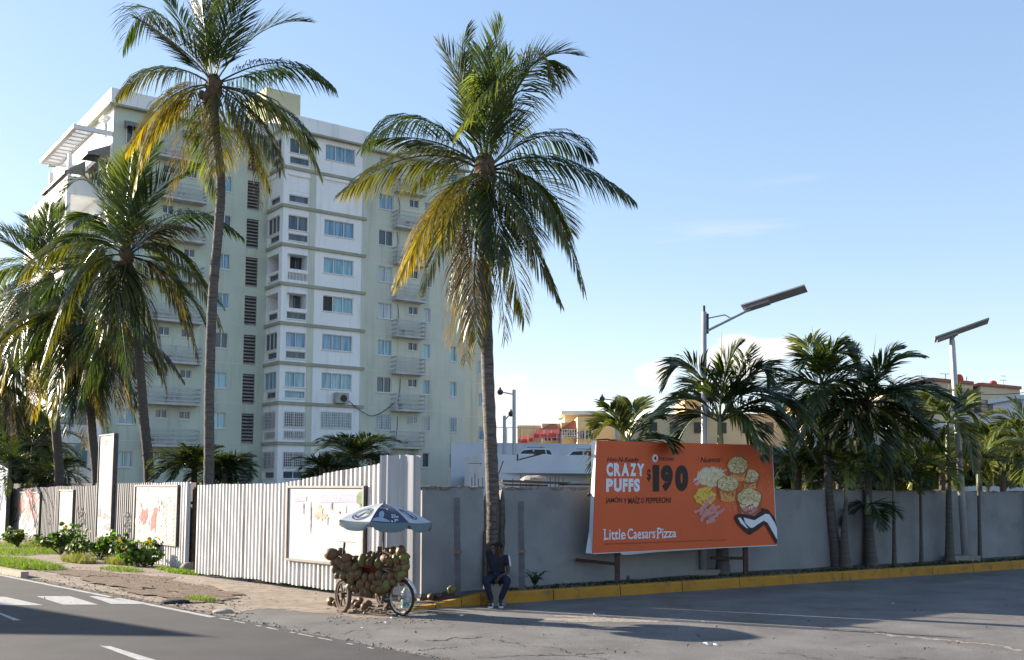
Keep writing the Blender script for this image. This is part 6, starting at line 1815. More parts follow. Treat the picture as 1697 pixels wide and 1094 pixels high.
hR, hL = V((-.39, 21.02, .53)), V((-.21, 21.02, .53)); kR, kL = V((-.525, 20.66, .535)), V((-.075, 20.68, .53)); aR, aL = V((-.405, 20.70, .10)), V((-.235, 20.73, .115)); tR, tL = V((-.43, 20.50, .055)), V((-.215, 20.52, .055))
sR, sL = V((-.455, 21.10, .955)), V((-.125, 21.08, .945)); eR, eL = V((-.50, 21.06, 1.215)), V((-.070, 21.0, .665)); wR, wL = V((-.31, 21.20, 1.225)), V((-.25, 20.80, .585)); 
body = [PV, sp1, sp2, nb, nk, hd_, ht, hR, kR, aR, tR, hL, kL, aL, tL, sR, eR, wR, sL, eL, wL]
ed = [(0, 1), (1, 2), (2, 3), (3, 4), (4, 5), (5, 6), (0, 7), (7, 8), (8, 9), (9, 10), (0, 11), (11, 12), (12, 13), (13, 14), (2, 15), (15, 16), (16, 17), (2, 18), (18, 19), (19, 20)]
rr_ = [.125, .115, .13, .075, .052, (.078, .088), .060, .085, .062, .042, .034, .085, .062, .042, .034, .058, .042, .030, .058, .042, .030]
# fingers: short chains rooted inside the palms
def hand(w, d, side, curl):
    d = d.normalized(); side = (side - d * side.dot(d)).normalized(); nn_ = d.cross(side)
    palm = w + d * .06; i0 = len(body); body.append(palm); rr_.append((.036, .018)); ed.append((body.index(w), i0))
    for k, (o_, L_) in enumerate([(-.030, .062), (-.010, .075), (.011, .070), (.030, .055)]):
        b0 = palm + d * .035 + side * o_; i1 = len(body); body.append(b0); rr_.append(.0095); ed.append((i0, i1)); pv = i1; dd = d.copy(); q = b0
        for s_ in range(2):
            dd = (dd + nn_ * curl).normalized(); q = q + dd * L_ * .5; body.append(q); rr_.append(.0085 - .001 * s_); ed.append((pv, len(body) - 1)); pv = len(body) - 1
    b0 = w + d * .03 - side * .035; i1 = len(body); body.append(b0); rr_.append(.012); ed.append((i0, i1)); body.append(b0 - side * .02 + d * .035 + nn_ * curl * .03); rr_.append(.009); ed.append((i1, len(body) - 1))


hand(wR, V((.9, .05, -.35)), V((.2, 0, 1)), -.25); hand(wL, V((-.45, -.55, -.55)), V((-.7, .6, .2)), .3)
bo = skin('body', body, ed, rr_, M_SKIN, man)
# face: nose, brows, lips and eyes looking to the camera's left and down
fdir = V((-.18, -.97, -.12)).normalized(); fs_ = V((.97, -.18, 0)).normalized(); fu = fs_.cross(fdir); fu = fu if fu.z > 0 else -fu
m_ = MB(); hc = hd_ + V((0, 0, .005))
m_.ell(hc + fdir * .088 - fu * .010, (.014, .02, .022)); m_.ell(hc + fdir * .080 - fu * .048, (.026, .012, .008)); m_.ell(hc + fdir * .078 - fu * .060, (.024, .012, .009))
for s_ in (-1, 1): m_.ell(hc + fs_ * .078 * s_ - fu * .005, (.010, .02, .028))
m_.build('face_features', M_SKIN, man, smooth=True)
m_ = MB()
for s_ in (-1, 1): m_.ell(hc + fdir * .076 + fs_ * .030 * s_ + fu * .020, (.013, .008, .007))
m_.build('eyes', mat('eye_white', (.35, .33, .31), rough=.3), man)
m_ = MB(); m_.ell(hd_ + V((.004, .012, .045)), (.092, .100, .072), 14, 9); m_.build('hair', M_HAIR, man, smooth=True)
skin('shirt', [PV + V((0, .0, .02)), sp1, sp2, nb + V((0, 0, -.02)), sR, sR.lerp(eR, .62), sL, sL.lerp(eL, .62)], [(0, 1), (1, 2), (2, 3), (2, 4), (4, 5), (2, 6), (6, 7)], [(.165, .135), (.155, .130), (.170, .125), .085, .082, .064, .082, .066], M_SHIRT, man, 0)
skin('jeans', [PV, hR, hR.lerp(kR, .6), kR, kR.lerp(aR, .5), aR + V((0, 0, .02)), hL, hL.lerp(kL, .6), kL, kL.lerp(aL, .5), aL + V((0, 0, .02))], [(0, 1), (1, 2), (2, 3), (3, 4), (4, 5), (0, 6), (6, 7), (7, 8), (8, 9), (9, 10)], [.140, .108, .095, .080, .068, .058, .108, .095, .080, .068, .058], M_JEAN, man, 0)
for s_, a_, t_ in ((0, aR, tR), (1, aL, tL)):
    d_ = (t_ - a_); d_.z = 0; d_.normalize(); sd_ = V((-d_.y, d_.x, 0)); c = (a_ + t_) / 2; heel = V((a_.x, a_.y, 0)) - d_ * .06
    m_ = MB(); out = []
    for u_, w_ in ((0, .030), (.03, .040), (.12, .042), (.20, .052), (.265, .045), (.285, .022)): out.append((u_, w_))
    lo_ = [heel + d_ * u_ + sd_ * w_ for u_, w_ in out] + [heel + d_ * u_ - sd_ * w_ for u_, w_ in reversed(out)]; n_ = len(lo_)
    m_.add([p + V((0, 0, .005)) for p in lo_] + [p + V((0, 0, .035)) for p in lo_], [tuple(range(n_)), tuple(range(n_, 2 * n_))] + [(i, (i + 1) % n_, n_ + (i + 1) % n_, n_ + i) for i in range(n_)])
    arc = []
    for u_ in (.13, .17, .21, .235):
        for k in range(9): an = math.pi * k / 8; arc.append(heel + d_ * u_ + sd_ * math.cos(an) * .056 + V((0, 0, .03 + math.sin(an) * (.085 - (u_ - .13) * .28))))
    m_.add(arc, [(9 * i + k, 9 * i + k + 1, 9 * i + 10 + k, 9 * i + 9 + k) for i in range(3) for k in range(8)]); m_.build('sandal', M_SLIDE, man)
m_ = MB(); dv = (sL.lerp(eL, .62) - sL)
for k in (-1, 0, 1):
    out = V((.82, -.50 + k * .30, .12)).normalized(); pts_ = [nb.lerp(sL, .55) + V((.0, 0, .078 - k * .004)) + V((0, -.03 * (-k), 0)), sL + out * .079 + V((0, 0, .035)), sL + out * .085, sL + dv * .5 + out * .080, sL + dv + out * .072]
    for a_, b_ in zip(pts_[1:-1], pts_[2:]): m_.beam(a_, b_, .014, .010, up=out)
m_.build('sleeve_stripes', M_SLIDE, man)
blk = MB(); T = Matrix.Translation(V((-.285, 21.02, 0))) @ Matrix.Rotation(rad(8), 4, 'Z'); blk.box((-.15, -.12, .004), (.15, .12, .44), T)
mesh_thing(blk, 'concrete_block', M_CONC, 'upright concrete block that the man is sitting on', 'block')
# ragged bark beside the trunk; the wide rear piece is filler added to darken the gap
brk = thing('bark_and_filler', (XG1, wy(XG1), .3), 'split piece of palm bark wedged beside the trunk, with dark filler added behind the wall gap', 'bark')
m_ = MB()
for (x, y, w, h0, h1) in ((XG0 + .03, -.05, .10, .3, 1.45), (XG0 + .02, .02, .09, .3, 2.2), (XG1 - .03, -.06, .11, .9, 2.28), (XG1 - .07, .0, .10, .3, 2.1), (XG1 + .0, .04, .12, .3, 2.3), (-.40, .16, .42, .25, 2.25)):
    P = []; rr2 = []
    for i in range(10):
        t = i / 9; P.append(V((x + R.uniform(-.015, .015), wy(x) + y, h0 + (h1 - h0) * t))); rr2.append(w * .42 * R.uniform(.75, 1.1) * (1.0 if 0 < i < 9 else .5))
    m_.tube(P, rr2, 7)
m_.build('bark', M_TRUNK2, brk)

# ---------------------------------------------------------------- lot wall clutter: timber, rebar, stones
def rod_thing(name, a, b, r, m, label, cat, group=None):
    q = MB(); q.tube([a, b], r, 5); return mesh_thing(q, name, m, label, cat, group)


xs_ = [(447, 0)]
for px in [782, 787, 793, 800, 806, 850, 863, 872, 880, 892, 912, 920, 926, 933]:
    a = at(px, 806, 26.5); b = at(px, R.uniform(785, 793), 26.5); rod_thing('rebar', a - V((0, 0, 1.2)), b, .011, M_DARKM, 'thin dark reinforcing rod sticking up behind the grey wall', 'rebar', 'rebar behind the grey wall')
for px in [522, 530, 536, 545, 553, 561, 569]:
    a = at(px, 795, 25.5); b = at(px, R.uniform(773, 782), 25.5); rod_thing('rebar', a - V((0, 0, 1.2)), b, .011, M_DARKM, 'thin dark reinforcing rod sticking up behind the white fence', 'rebar', 'rebar behind the white fence')
for i, (x0, y0, x1, y1, lb) in enumerate([(826, 797, 938, 801, 'long grey timber plank lying along the wall top right of the palm'), (935, 803, 990, 803, 'dark sheet of scrap board on the wall top next to the billboard'), (828, 803, 900, 805, 'dark broken plank on the wall top beside the palm trunk')]):
    a = at(x0, y0, 22.9 + i * .1 + .6 * (x0 - 826) / 100); b = at(x1, y1, 23.2 + i * .1 + .6 * (x1 - 826) / 100); q = MB(); q.beam(a, b, .35, .045); mesh_thing(q, 'plank', mat('grey_timber', (.10, .085, .07), (.055, .047, .04), scale=5, rough=.95) if i != 1 else M_RUSTPOST, lb, 'plank')
q = MB(); q.beam(at(823, 795, 22.9), at(834, 764, 22.9), .06, .025); mesh_thing(q, 'plank', M_WOOD, 'pale splintered board leaning up against the palm trunk', 'plank')
st = MB(); st.ell(at(885, 795, 24.2), (.30, .22, .10), 10, 6, jit=.2); mesh_thing(st, 'rubble_heap', mat('pale_rubble', (.42, .38, .34), (.28, .25, .22), scale=8, rough=.95, bump=.6), 'pale rubble heap just showing over the grey wall', 'rubble')
for (px, py, w, h, lb, m__) in [(438, 966, .22, .13, 'rounded beige boulder at the foot of the white fence', (.30, .24, .18)), (313, 945, .25, .15, 'tan stone at the foot of the dark gap post', (.30, .24, .19)), (1625, 921, .32, .2, 'brown rock at the foot of the second lamp post', (.24, .18, .14)), (370, 1016, .2, .05, 'flat broken slab at the road edge', (.40, .36, .31)), (1125, 952, .16, .07, 'pale lump of concrete under the billboard', (.34, .34, .34)), (290, 1000, .3, .06, 'lump of broken asphalt at the road edge', (.06, .055, .05))]:
    p = gnd(px, py, .25 if px > 800 else 0); s_ = MB(); s_.ell(p + V((0, 0, h * .5)), (w, w * .7, h), 10, 6, jit=.14)
    mesh_thing(s_, 'boulder', mat('stone', m__, tuple(x * .75 for x in m__), scale=9, rough=.95, bump=.5), lb, 'stone', smooth=True)
lt = MB()
for (px, py, w) in [(1172, 1067, .07), (1186, 1068, .05), (940, 985, .04), (1165, 1030, .04), (1268, 968, .08), (985, 1018, .04), (765, 1020, .05), (300, 957, .08), (600, 1040, .03), (640, 1032, .05), (650, 1024, .06), (1480, 1000, .03)]:
    p = gnd(px, py, .02); a = R.uniform(0, 3); dx = V((math.cos(a), math.sin(a), R.uniform(.05, .3))) * w; dy = V((-math.sin(a), math.cos(a), R.uniform(-.1, .1))) * w * .6
    lt.add([p - dx - dy, p + dx - dy * .7, p + dx * .8 + dy, p - dx * .6 + dy * 1.1, p + V((0, 0, w * .3))], [(0, 1, 4), (1, 2, 4), (2, 3, 4), (3, 0, 4)])
tag(lt.build('litter', mat('paper_litter', (.6, .6, .6), rough=.8), origin=(0, 0, 0)), 'scraps of white paper and plastic litter on the pavement', None, None, 'stuff')
ll = MB()
for _ in range(420):
    x = R.random()
    if x < .5: p = gnd(R.uniform(60, 560), 0 * 1 + R.uniform(945, 1000)); 
    else: p = gnd(R.uniform(540, 1697), R.uniform(1000, 1090))
    if p.y < 13.6 - 1.068 * p.x and R.random() < .85: continue
    w = R.uniform(.015, .05); a = R.uniform(0, 6.28); d_ = V((math.cos(a), math.sin(a), R.uniform(0, .5))) * w; e_ = V((-math.sin(a), math.cos(a), 0)) * w * .35; p.z = .016
    ll.add([p - d_, p + e_ + V((0, 0, w * .2)), p + d_, p - e_], [(0, 1, 2), (0, 2, 3)])
tag(ll.build('dead_leaves', mat('dead_leaf', (.12, .075, .04), (.2, .14, .08), scale=20, rough=.9), origin=(0, 0, 0)), 'scattered dead leaves and twigs on the pavement', None, None, 'stuff')
# ---------------------------------------------------------------- parking deck, parked cars, far houses
M_DECK = mat('white_painted_wall', (.62, .64, .67), (.54, .56, .60), scale=.3, rough=.9, c3=(.42, .44, .47), scale3=1.0, stretch3=(.4, .4, 1.4), lo3=.6, hi3=.85)
M_YEL = mat('yellow_render', (.66, .53, .33), (.60, .47, .29), scale=.4, rough=.9); M_YELD = mat('ochre_render', (.64, .52, .34), (.58, .47, .31), scale=.4, rough=.9); M_BEI = mat('beige_render', (.68, .54, .38), (.60, .48, .34), scale=.35, rough=.9, c3=(.36, .27, .18), scale3=1.2, lo3=.62, hi3=.85)
M_TILE = mat('brown_roof_tiles', (.20, .055, .035), (.13, .04, .03), scale=3, rough=.85); M_AWR = mat('red_awning_cloth', (.55, .075, .05), (.45, .06, .045), scale=3, rough=.8); M_AWG = mat('green_awning_cloth', (.05, .16, .11), (.04, .12, .085), scale=3, rough=.8); M_TERR = mat('terracotta_edge', (.42, .15, .09), (.32, .12, .08), scale=4, rough=.9)
M_WIND = mat('dark_window', (.018, .02, .024), (.04, .045, .05), scale=2, rough=.3, spec=.35)


def blockbox(mb, p0, p1, depth, z0, z1, mi=0):
    """upright block whose front runs p0-p1 and which extends away from the camera"""
    p0 = V((p0[0], p0[1], 0)); p1 = V((p1[0], p1[1], 0)); d = (p1 - p0).normalized(); n = V((-d.y, d.x, 0)); n = n if n.y > 0 else -n
    q = [p0, p1, p1 + n * depth, p0 + n * depth]
    mb.add([V((a.x, a.y, z0)) for a in q] + [V((a.x, a.y, z1)) for a in q], [(0, 3, 2, 1), (4, 5, 6, 7), (0, 1, 5, 4), (1, 2, 6, 5), (2, 3, 7, 6), (3, 0, 4, 7)], mi)
    return d, n


dk = thing('parking_deck', at(890, 800, 63) * 1.0 - V((0, 0, at(890, 800, 63).z)), 'white walled parking deck between the apartment block and the billboard', 'parking deck')
a, b = at(803, 752.5, 60), at(1010, 756.5, 66); c_ = at(770, 751, 66)
m_ = MB(); d, n = blockbox(m_, a, b, .25, 0, a.z); blockbox(m_, c_, a - V((.05, 0, 0)), .25, 0, a.z - .03); blockbox(m_, b, b + V((30, 12, 0)), .25, 0, a.z - .02); m_.build('front_wall', M_DECK, dk)
m_ = MB(); m_.add([V((a.x, a.y, a.z - 1.1)) + n * .26, V((b.x + 30, b.y + 12, a.z - 1.1)) + n * .26, V((b.x + 30, b.y + 30, a.z - 1.1)), V((a.x - 2, a.y + 16, a.z - 1.1))], [(0, 1, 2, 3)]); m_.build('floor', M_CONC, dk)
g0, g1 = at(815, 733, 76), at(1010, 740, 80)
m_ = MB(); blockbox(m_, g0 - V((3, 0, 0)), g1 + V((30, 8, 0)), .25, 0, g0.z); m_.build('back_wall', M_DECK, dk)
m_ = MB()
for yy in (768,): p, q = at(775, yy, 59.9), at(1010, yy + 3, 65.9); m_.beam(p - n * .02, q - n * .02, .03, .05)
m_.build('wall_joint', mat('joint_stain', (.25, .26, .28), rough=.9), dk)
m_ = MB()
for px, yt in [(840, 709), (862, 709), (884, 707), (895, 712), (907, 712), (923, 712), (930, 715), (958, 716), (975, 716)]: p = at(px, 735, 76); q = at(px, yt, 76); m_.beam(p, q, .07, .07)
m_.beam(at(812, 708, 76), at(898, 710, 76), .05, .05); m_.beam(at(895, 714, 76), at(985, 719, 77), .04, .04); m_.beam(at(895, 724, 76), at(985, 728, 77), .04, .04); m_.build('fence_rail', M_GALV, dk)
lb_ = at(855, 752, 60); m_ = MB(); m_.beam(at(856, 764, 60) - n * .1, at(856, 753, 60) - n * .1, .12, .10, up=V((1, 0, 0))); m_.beam(at(857, 762, 60) - n * .2, at(888, 751, 60) - n * .9, .07, .07); m_.box(tuple(at(888, 751, 59.2) - V((.15, .1, .08))), tuple(at(888, 751, 59.2) + V((.15, .1, .08)))); m_.build('wall_light', M_DARKM, dk)
for (px, yt, ex, ey, Y, lb, s_) in [(852, 646, 829, 650, 74, 'tall slim lamp post on the deck with its arm pointing left', 1), (836, 689, 847, 686, 76, 'shorter slim lamp post on the deck with its arm pointing right', 1), (1022, 657, 998, 661, 80, 'slim lamp post rising behind the yellow houses near the billboard', 1), (1351, 563, 1344, 563, 52, 'thin lamp post hidden among the tall garden palms', 1)]:
    p = at(px, 760, Y); q = at(px, yt, Y); t = thing('lamp_post', (p.x, p.y, 0), lb, 'lamp post', 'far lamp posts')
    m_ = MB(); m_.tube([V((p.x, p.y, 0)), q], [.16, .12], 8); m_.build('pole', M_GALV, t); e = at(ex, ey, Y); qa = q - V((0, 0, .35)); m_ = MB(); m_.tube([qa, qa.lerp(e, .5) + V((0, 0, .02)), e], .05, 6); m_.build('arm', M_GALV, t)
    m_ = MB(); m_.ell(e, (.22, .2, .22), 8, 5); m_.tube([e, e + V((0, 0, .35))], [.12, .05], 6); m_.build('lamp_head', M_DARKM, t)


def car(px0, px1, ytop, Y, label, col, zfloor):
    """three quarter hidden estate car, side on"""
    a = at(px0, ytop, Y); b = at(px1, ytop, Y); L_ = b.x - a.x; x0 = a.x - .9; zr_ = a.z
    t = thing('parked_car', ((a.x + b.x) / 2, Y + .8, zfloor), label, 'car', 'cars on the parking deck')
    prof = [(-1.0, .35), (-1.05, .75), (-.95, .92), (0.0, 1.02), (.62, 1.52), (1.0, 1.6), (2.4, 1.6), (2.75, 1.5), (3.05, .98), (3.15, .9), (3.2, .40)]
    sx = (L_ + .3) / 2.35; sz = (zr_ - zfloor) / 1.6
    P = [V((a.x + .0 + (x - .55) * sx, 0, zfloor + z * sz)) for x, z in prof]; n_ = len(P); W = 1.65
    m_ = MB(); m_.add([V((p.x, Y + (.0 if p.z < zfloor + 1.1 * sz else .12), p.z)) for p in P] + [V((p.x, Y + W - (.0 if p.z < zfloor + 1.1 * sz else .12), p.z)) for p in P], [tuple(range(n_)), tuple(range(2 * n_ - 1, n_ - 1, -1))] + [(i, (i + 1) % n_, n_ + (i + 1) % n_, n_ + i) for i in range(n_)]); m_.build('body', col, t)
    f = lambda x, z: V((a.x + (x - .55) * sx, Y + .075, zfloor + z * sz))
    for q in ([(.08, 1.05), (.64, 1.46), (1.35, 1.5), (1.4, 1.05)], [(1.5, 1.05), (1.46, 1.5), (2.3, 1.5), (2.38, 1.05)], [(2.48, 1.05), (2.42, 1.5), (2.7, 1.44), (2.92, 1.05)]):
        m_ = MB(); m_.add([f(*p) - V((0, .03, 0)) for p in q] + [f(*p) + V((0, .05, 0)) for p in q], [(0, 1, 2, 3), (0, 1, 5, 4), (1, 2, 6, 5), (2, 3, 7, 6), (3, 0, 4, 7)]); m_.build('window', M_WIND, t)
    for x in (-.35, 2.45):
        c = V((a.x + (x - .55) * sx, Y - .03, zfloor + .31 * sz)); m_ = MB(); m_.tube([c, c + V((0, .2, 0))], .31 * sz, 14); m_.build('wheel', M_TYRE, t)
    m_ = MB(); m_.ell(f(2.0, 1.64) + V((0, .4, 0)), (.02, .02, .1)); m_.box(tuple(f(.9, 1.62)), tuple(f(2.3, 1.65) + V((0, .05, 0)))); m_.build('roof_rail', M_DARKM, t)


M_CARW = mat('white_car_paint', (.62, .63, .66), (.56, .57, .6), scale=1, rough=.25, spec=.5, coat=.5)
zfl = at(890, 752.5, 60).z - 1.05
car(866, 908, 742.5, 66, 'white car on the parking deck near the wall light, dark windows showing over the wall', M_CARW, zfl); car(948, 992, 745, 68, 'white car parked on the deck beside the left edge of the billboard', M_CARW, zfl)


def win(par, px0, py0, px1, py1, Y, off=.08):
    a, b = at(px0, py0, Y), at(px1, py1, Y); mb = MB(); mb.box((a.x, Y - off, b.z), (b.x, Y + .1, a.z)); mb.build('window', M_WIND, par)


# yellow houses beyond the deck
Y0 = 98.0
h1 = thing('house', at(900, 735, Y0) * 1.0 - V((0, 0, at(900, 735, Y0).z)), 'yellow house with red awnings and steep brown tiled canopies beyond the deck', 'house')
P_ = lambda x, y, Y: at(x, y, Y)
m_ = MB()
for x0, x1, yt, Y, dp in [(857, 898, 705, 102, 8), (898, 930, 702, 100.5, 8), (930, 962, 700, 99.3, 8), (957, 1046, 691, 97, 9)]:
    a, b = P_(x0, yt, Y), P_(x1, yt, Y); m_.box((a.x, Y, 0), (b.x, Y + dp, a.z))
m_.build('wall', M_YEL, h1)
a, b = P_(936, 686, 103), P_(1000, 686, 103); m_ = MB(); m_.box((a.x, 103, 8), (b.x, 108, a.z)); m_.build('tower', M_YEL, h1)
a, b = P_(930, 687, 102), P_(1003, 681, 102); m_ = MB(); m_.box((a.x, 102, a.z), (b.x, 110, b.z)); m_.build('roof', M_DECK, h1)
for (x0, x1, yb, yt, xr0, xr1, Y) in [(893, 929, 713, 702, 913, 921, 99), (929, 958, 711, 697, 950, 955, 97.8)]:
    q = [P_(x0, yb, Y), P_(x1, yb, Y), P_(xr0, yt, Y + 1.6), P_(xr1, yt, Y + 1.6)]; m_ = MB(); m_.add([q[0], q[1], q[3], q[2], q[0] + V((0, 3, 0)), q[1] + V((0, 3, 0))], [(0, 1, 2, 3), (0, 3, 4), (1, 5, 2), (0, 1, 5, 4)]); m_.build('tiled_canopy', M_TILE, h1)
for (x0, x1, yt, yb, Y) in [(885, 927, 712, 720, 97.5), (859, 874, 722, 728, 100), (877, 886, 719, 726, 99)]:
    q = [P_(x0 + 4, yt, Y), P_(x1, yt, Y), P_(x1, yb, Y - 1.2), P_(x0, yb, Y - 1.2)]; m_ = MB(); m_.add(q + [q[2] - V((0, 0, .35)), q[3] - V((0, 0, .35))], [(0, 1, 2, 3), (3, 2, 4, 5)]); m_.build('awning', M_AWR, h1)
m_ = MB()
for x in range(932, 958, 4): m_.beam(P_(x, 727, 97), P_(x, 711, 97), .06, .06)
for y in (712, 717, 722, 726): m_.beam(P_(931, y, 96.95), P_(958, y, 96.95), .06, .06)
m_.beam(P_(931, 727, 96.9), P_(945, 712, 96.9), .07, .05); m_.beam(P_(945, 712, 96.9), P_(958, 727, 96.9), .07, .05); m_.build('balcony_lattice', M_GRILLE, h1)
win(h1, 903, 722, 913, 730, 100.3); win(h1, 866, 727, 874, 734, 101.8); win(h1, 916, 721, 925, 729, 100.3); win(h1, 934, 712, 955, 724, 99.1); win(h1, 962, 714, 968, 727, 96.9); win(h1, 971, 714, 980, 727, 96.9)
m_ = MB()
for x in (902, 908, 914, 865, 875, 961, 964.5, 968.5, 970.5, 975, 980.5): m_.beam(P_(x, 730, 96.7), P_(x, 713, 96.7), .12, .05)
m_.build('window_frame', M_WFRAME, h1)
# second yellow house behind the garden palms
h2 = thing('house', at(1200, 730, 88) * 1.0 - V((0, 0, at(1200, 730, 88).z)), 'yellow house mostly hidden behind the dark palms above the billboard', 'house')
m_ = MB()
for x0, x1, yt, Y, dp, z0 in [(1046, 1345, 688, 90, 12, 0), (1134, 1172, 659, 93, 6, 5)]: a, b = P_(x0, yt, Y), P_(x1, yt, Y); m_.box((a.x, Y, z0), (b.x, Y + dp, a.z))
m_.build('wall', M_YEL, h2)
a, b = P_(1128, 659, 92), P_(1178, 655, 92); m_ = MB(); m_.box((a.x, 92, a.z), (b.x, 99.5, b.z)); m_.build('roof', M_DECK, h2)
q = [P_(1136, 686, 88.5), P_(1180, 686, 88.5), P_(1162, 672, 90), P_(1172, 672, 90)]; m_ = MB(); m_.add([q[0], q[1], q[3], q[2], q[0] + V((0, 1.4, 0)), q[1] + V((0, 1.4, 0))], [(0, 1, 2, 3), (0, 3, 4), (1, 5, 2), (0, 1, 5, 4)]); m_.build('tiled_canopy', M_TILE, h2)
m_ = MB()
for x in (1075, 1110, 1150, 1190, 1230, 1268, 1305): win(h2, x, 700, x + 14, 718, 90)

m_ = MB(); a, b = P_(1046, 688, 89.8), P_(1345, 686, 89.8); m_.box((a.x, 89.75, a.z), (b.x, 90.3, b.z)); m_.build('roof_edge', M_TERR, h2)
h4 = thing('house', at(1330, 700, 80) * 1.0 - V((0, 0, at(1330, 700, 80).z)), 'orange beige house glimpsed between the garden palms right of the billboard', 'house')
m_ = MB(); a, b = P_(1350, 668, 82), P_(1475, 668, 82); m_.box((a.x, 82, 0), (b.x, 92, a.z)); m_.build('wall', M_YELD, h4)
m_ = MB(); a, b = P_(1348, 668, 81.8), P_(1477, 665, 81.8); m_.box((a.x, 81.8, a.z), (b.x, 92.2, b.z)); m_.build('roof', M_TERR, h4)
win(h4, 1368, 690, 1380, 706, 82); win(h4, 1420, 690, 1432, 706, 82)
# beige house on the right with terracotta roof edge
h3 = thing('house', at(1560, 700, 72) * 1.0 - V((0, 0, at(1560, 700, 72).z)), 'beige flat roofed house with terracotta edge and green awnings at the upper right', 'house')
c0 = P_(1543, 630, 70); cl = P_(1440, 643, 82); cr = P_(1611, 637, 72.6); c0.z = c0.z
m_ = MB(); zt_ = c0.z; back = V((6, 12, 0))
for p, q in ((cl, c0), (c0, cr)): m_.add([V((p.x, p.y, 0)), V((q.x, q.y, 0)), V((q.x, q.y, zt_)), V((p.x, p.y, zt_))], [(0, 1, 2, 3)])
m_.add([V((cl.x, cl.y, zt_)), V((c0.x, c0.y, zt_)), V((cr.x, cr.y, zt_)), V((cr.x, cr.y, zt_)) + back, V((cl.x, cl.y, zt_)) + back], [(0, 1, 2, 3, 4)]); m_.add([V((cr.x, cr.y, 0)), V((cr.x, cr.y, zt_)), V((cr.x, cr.y, zt_)) + back, V((cr.x, cr.y, 0)) + back], [(0, 1, 2, 3)])
m_.build('wall', M_BEI, h3)
r0, r1, r2 = P_(1612, 638, 75), P_(1625, 638, 73.2), P_(1690, 644, 76)
m_ = MB()
for p, q in ((r0 + V((0, 1, 0)), r1), (r1, r2), (r2, r2 + V((2, 10, 0)))): m_.add([V((p.x, p.y, 0)), V((q.x, q.y, 0)), V((q.x, q.y, r1.z)), V((p.x, p.y, r1.z))], [(0, 1, 2, 3)])
m_.add([V((p.x, p.y, r1.z)) for p in (r0, r1, r2, r2 + V((2, 10, 0)), r0 + V((2, 12, 0)))], [(0, 1, 2, 3, 4)]); m_.build('wing', M_BEI, h3)
m_ = MB()
for p, q, z in ((cl, c0, zt_), (c0, cr, zt_), (r1, r2, r1.z), (r0, r1, r1.z)): m_.beam(V((p.x, p.y, z + .05)), V((q.x, q.y, z + .05)), .3, .22)
m_.build('roof_edge', M_TERR, h3)
wv = lambda x, y: hit(x, y, c0, V((cr.y - c0.y, -(cr.x - c0.x), 0)).normalized())
m_ = MB(); m_.poly([wv(1591, 662) - V((0, .04, 0)), wv(1600, 662) - V((0, .04, 0)), wv(1600, 678) - V((0, .04, 0)), wv(1591, 678) - V((0, .04, 0))]); m_.build('window', mat('red_barred_window', (.16, .05, .06), (.45, .40, .42), scale=6, rough=.4), h3)
wr = lambda x, y, e=0.0: hit(x, y, r1, V((r2.y - r1.y, -(r2.x - r1.x), 0)).normalized()) + V((0, -e, 0))
for x0, x1, y0, y1 in ((1635, 1656, 663, 672), (1669, 1685, 665, 674)):
    m_ = MB(); m_.add([wr(x0, y0, .02), wr(x1 - 6, y0 + .5, .02), wr(x1 + 2, y1, 1.1), wr(x0 + 1, y1, 1.1), wr(x0 + 1, y1 + 2, 1.1), wr(x1 + 2, y1 + 2, 1.1)], [(0, 1, 2, 3), (3, 2, 5, 4), (0, 3, 4)]); m_.build('awning', M_AWG, h3)
    m_ = MB(); m_.poly([wr(x0 + 3, y1, .05), wr(x1 - 9, y1, .05), wr(x1 - 9, y1 + 11, .05), wr(x0 + 3, y1 + 11, .05)]); m_.build('window', M_WIND, h3)
m_ = MB(); m_.ell(P_(1646, 637, 76), (.3, .3, .3), 8, 6); m_.ell(P_(1590, 629, 74), (.3, .3, .4), 8, 6); m_.build('roof_tank', M_AWR, h3)
for i, (px, yb, yt, Y, arms) in enumerate([(1567, 630, 620, 76, ((1558, 1574, 619.5),)), (1602, 634, 624, 76, ((1594, 1602, 633),)), (1662, 641, 629, 78, ((1656, 1668, 630), (1658, 1667, 623))), (1526, 632, 617, 80, ()), (948, 700, 690, 105, ()), (1058, 690, 678, 92, ((1054, 1062, 679),))]):
    t = MB(); t.beam(P_(px, yb + 3, Y), P_(px, yt, Y), .05, .05)
    for x0, x1, y in arms: t.beam(P_(x0, y, Y), P_(x1, y + .6, Y), .04, .04)
    mesh_thing(t, 'roof_aerial', M_GALV, 'thin television aerial on a far house roof', 'aerial', 'roof aerials')
# service wires slung between the far houses
for i, (y0, y1, sg) in enumerate([(641, 633, .5), (646, 640, .7), (652, 655, .6)]):
    p, q = at(1560, y0 + 6, 69), at(1790, y1, 62); wv_ = MB(); wv_.tube([p.lerp(q, k / 14) - V((0, 0, sg * math.sin(math.pi * k / 14))) for k in range(15)], .022, 4)
    mesh_thing(wv_, 'service_wire', M_DARKM, 'thin sagging wire running off past the beige house', 'wire', 'wires by the beige house')
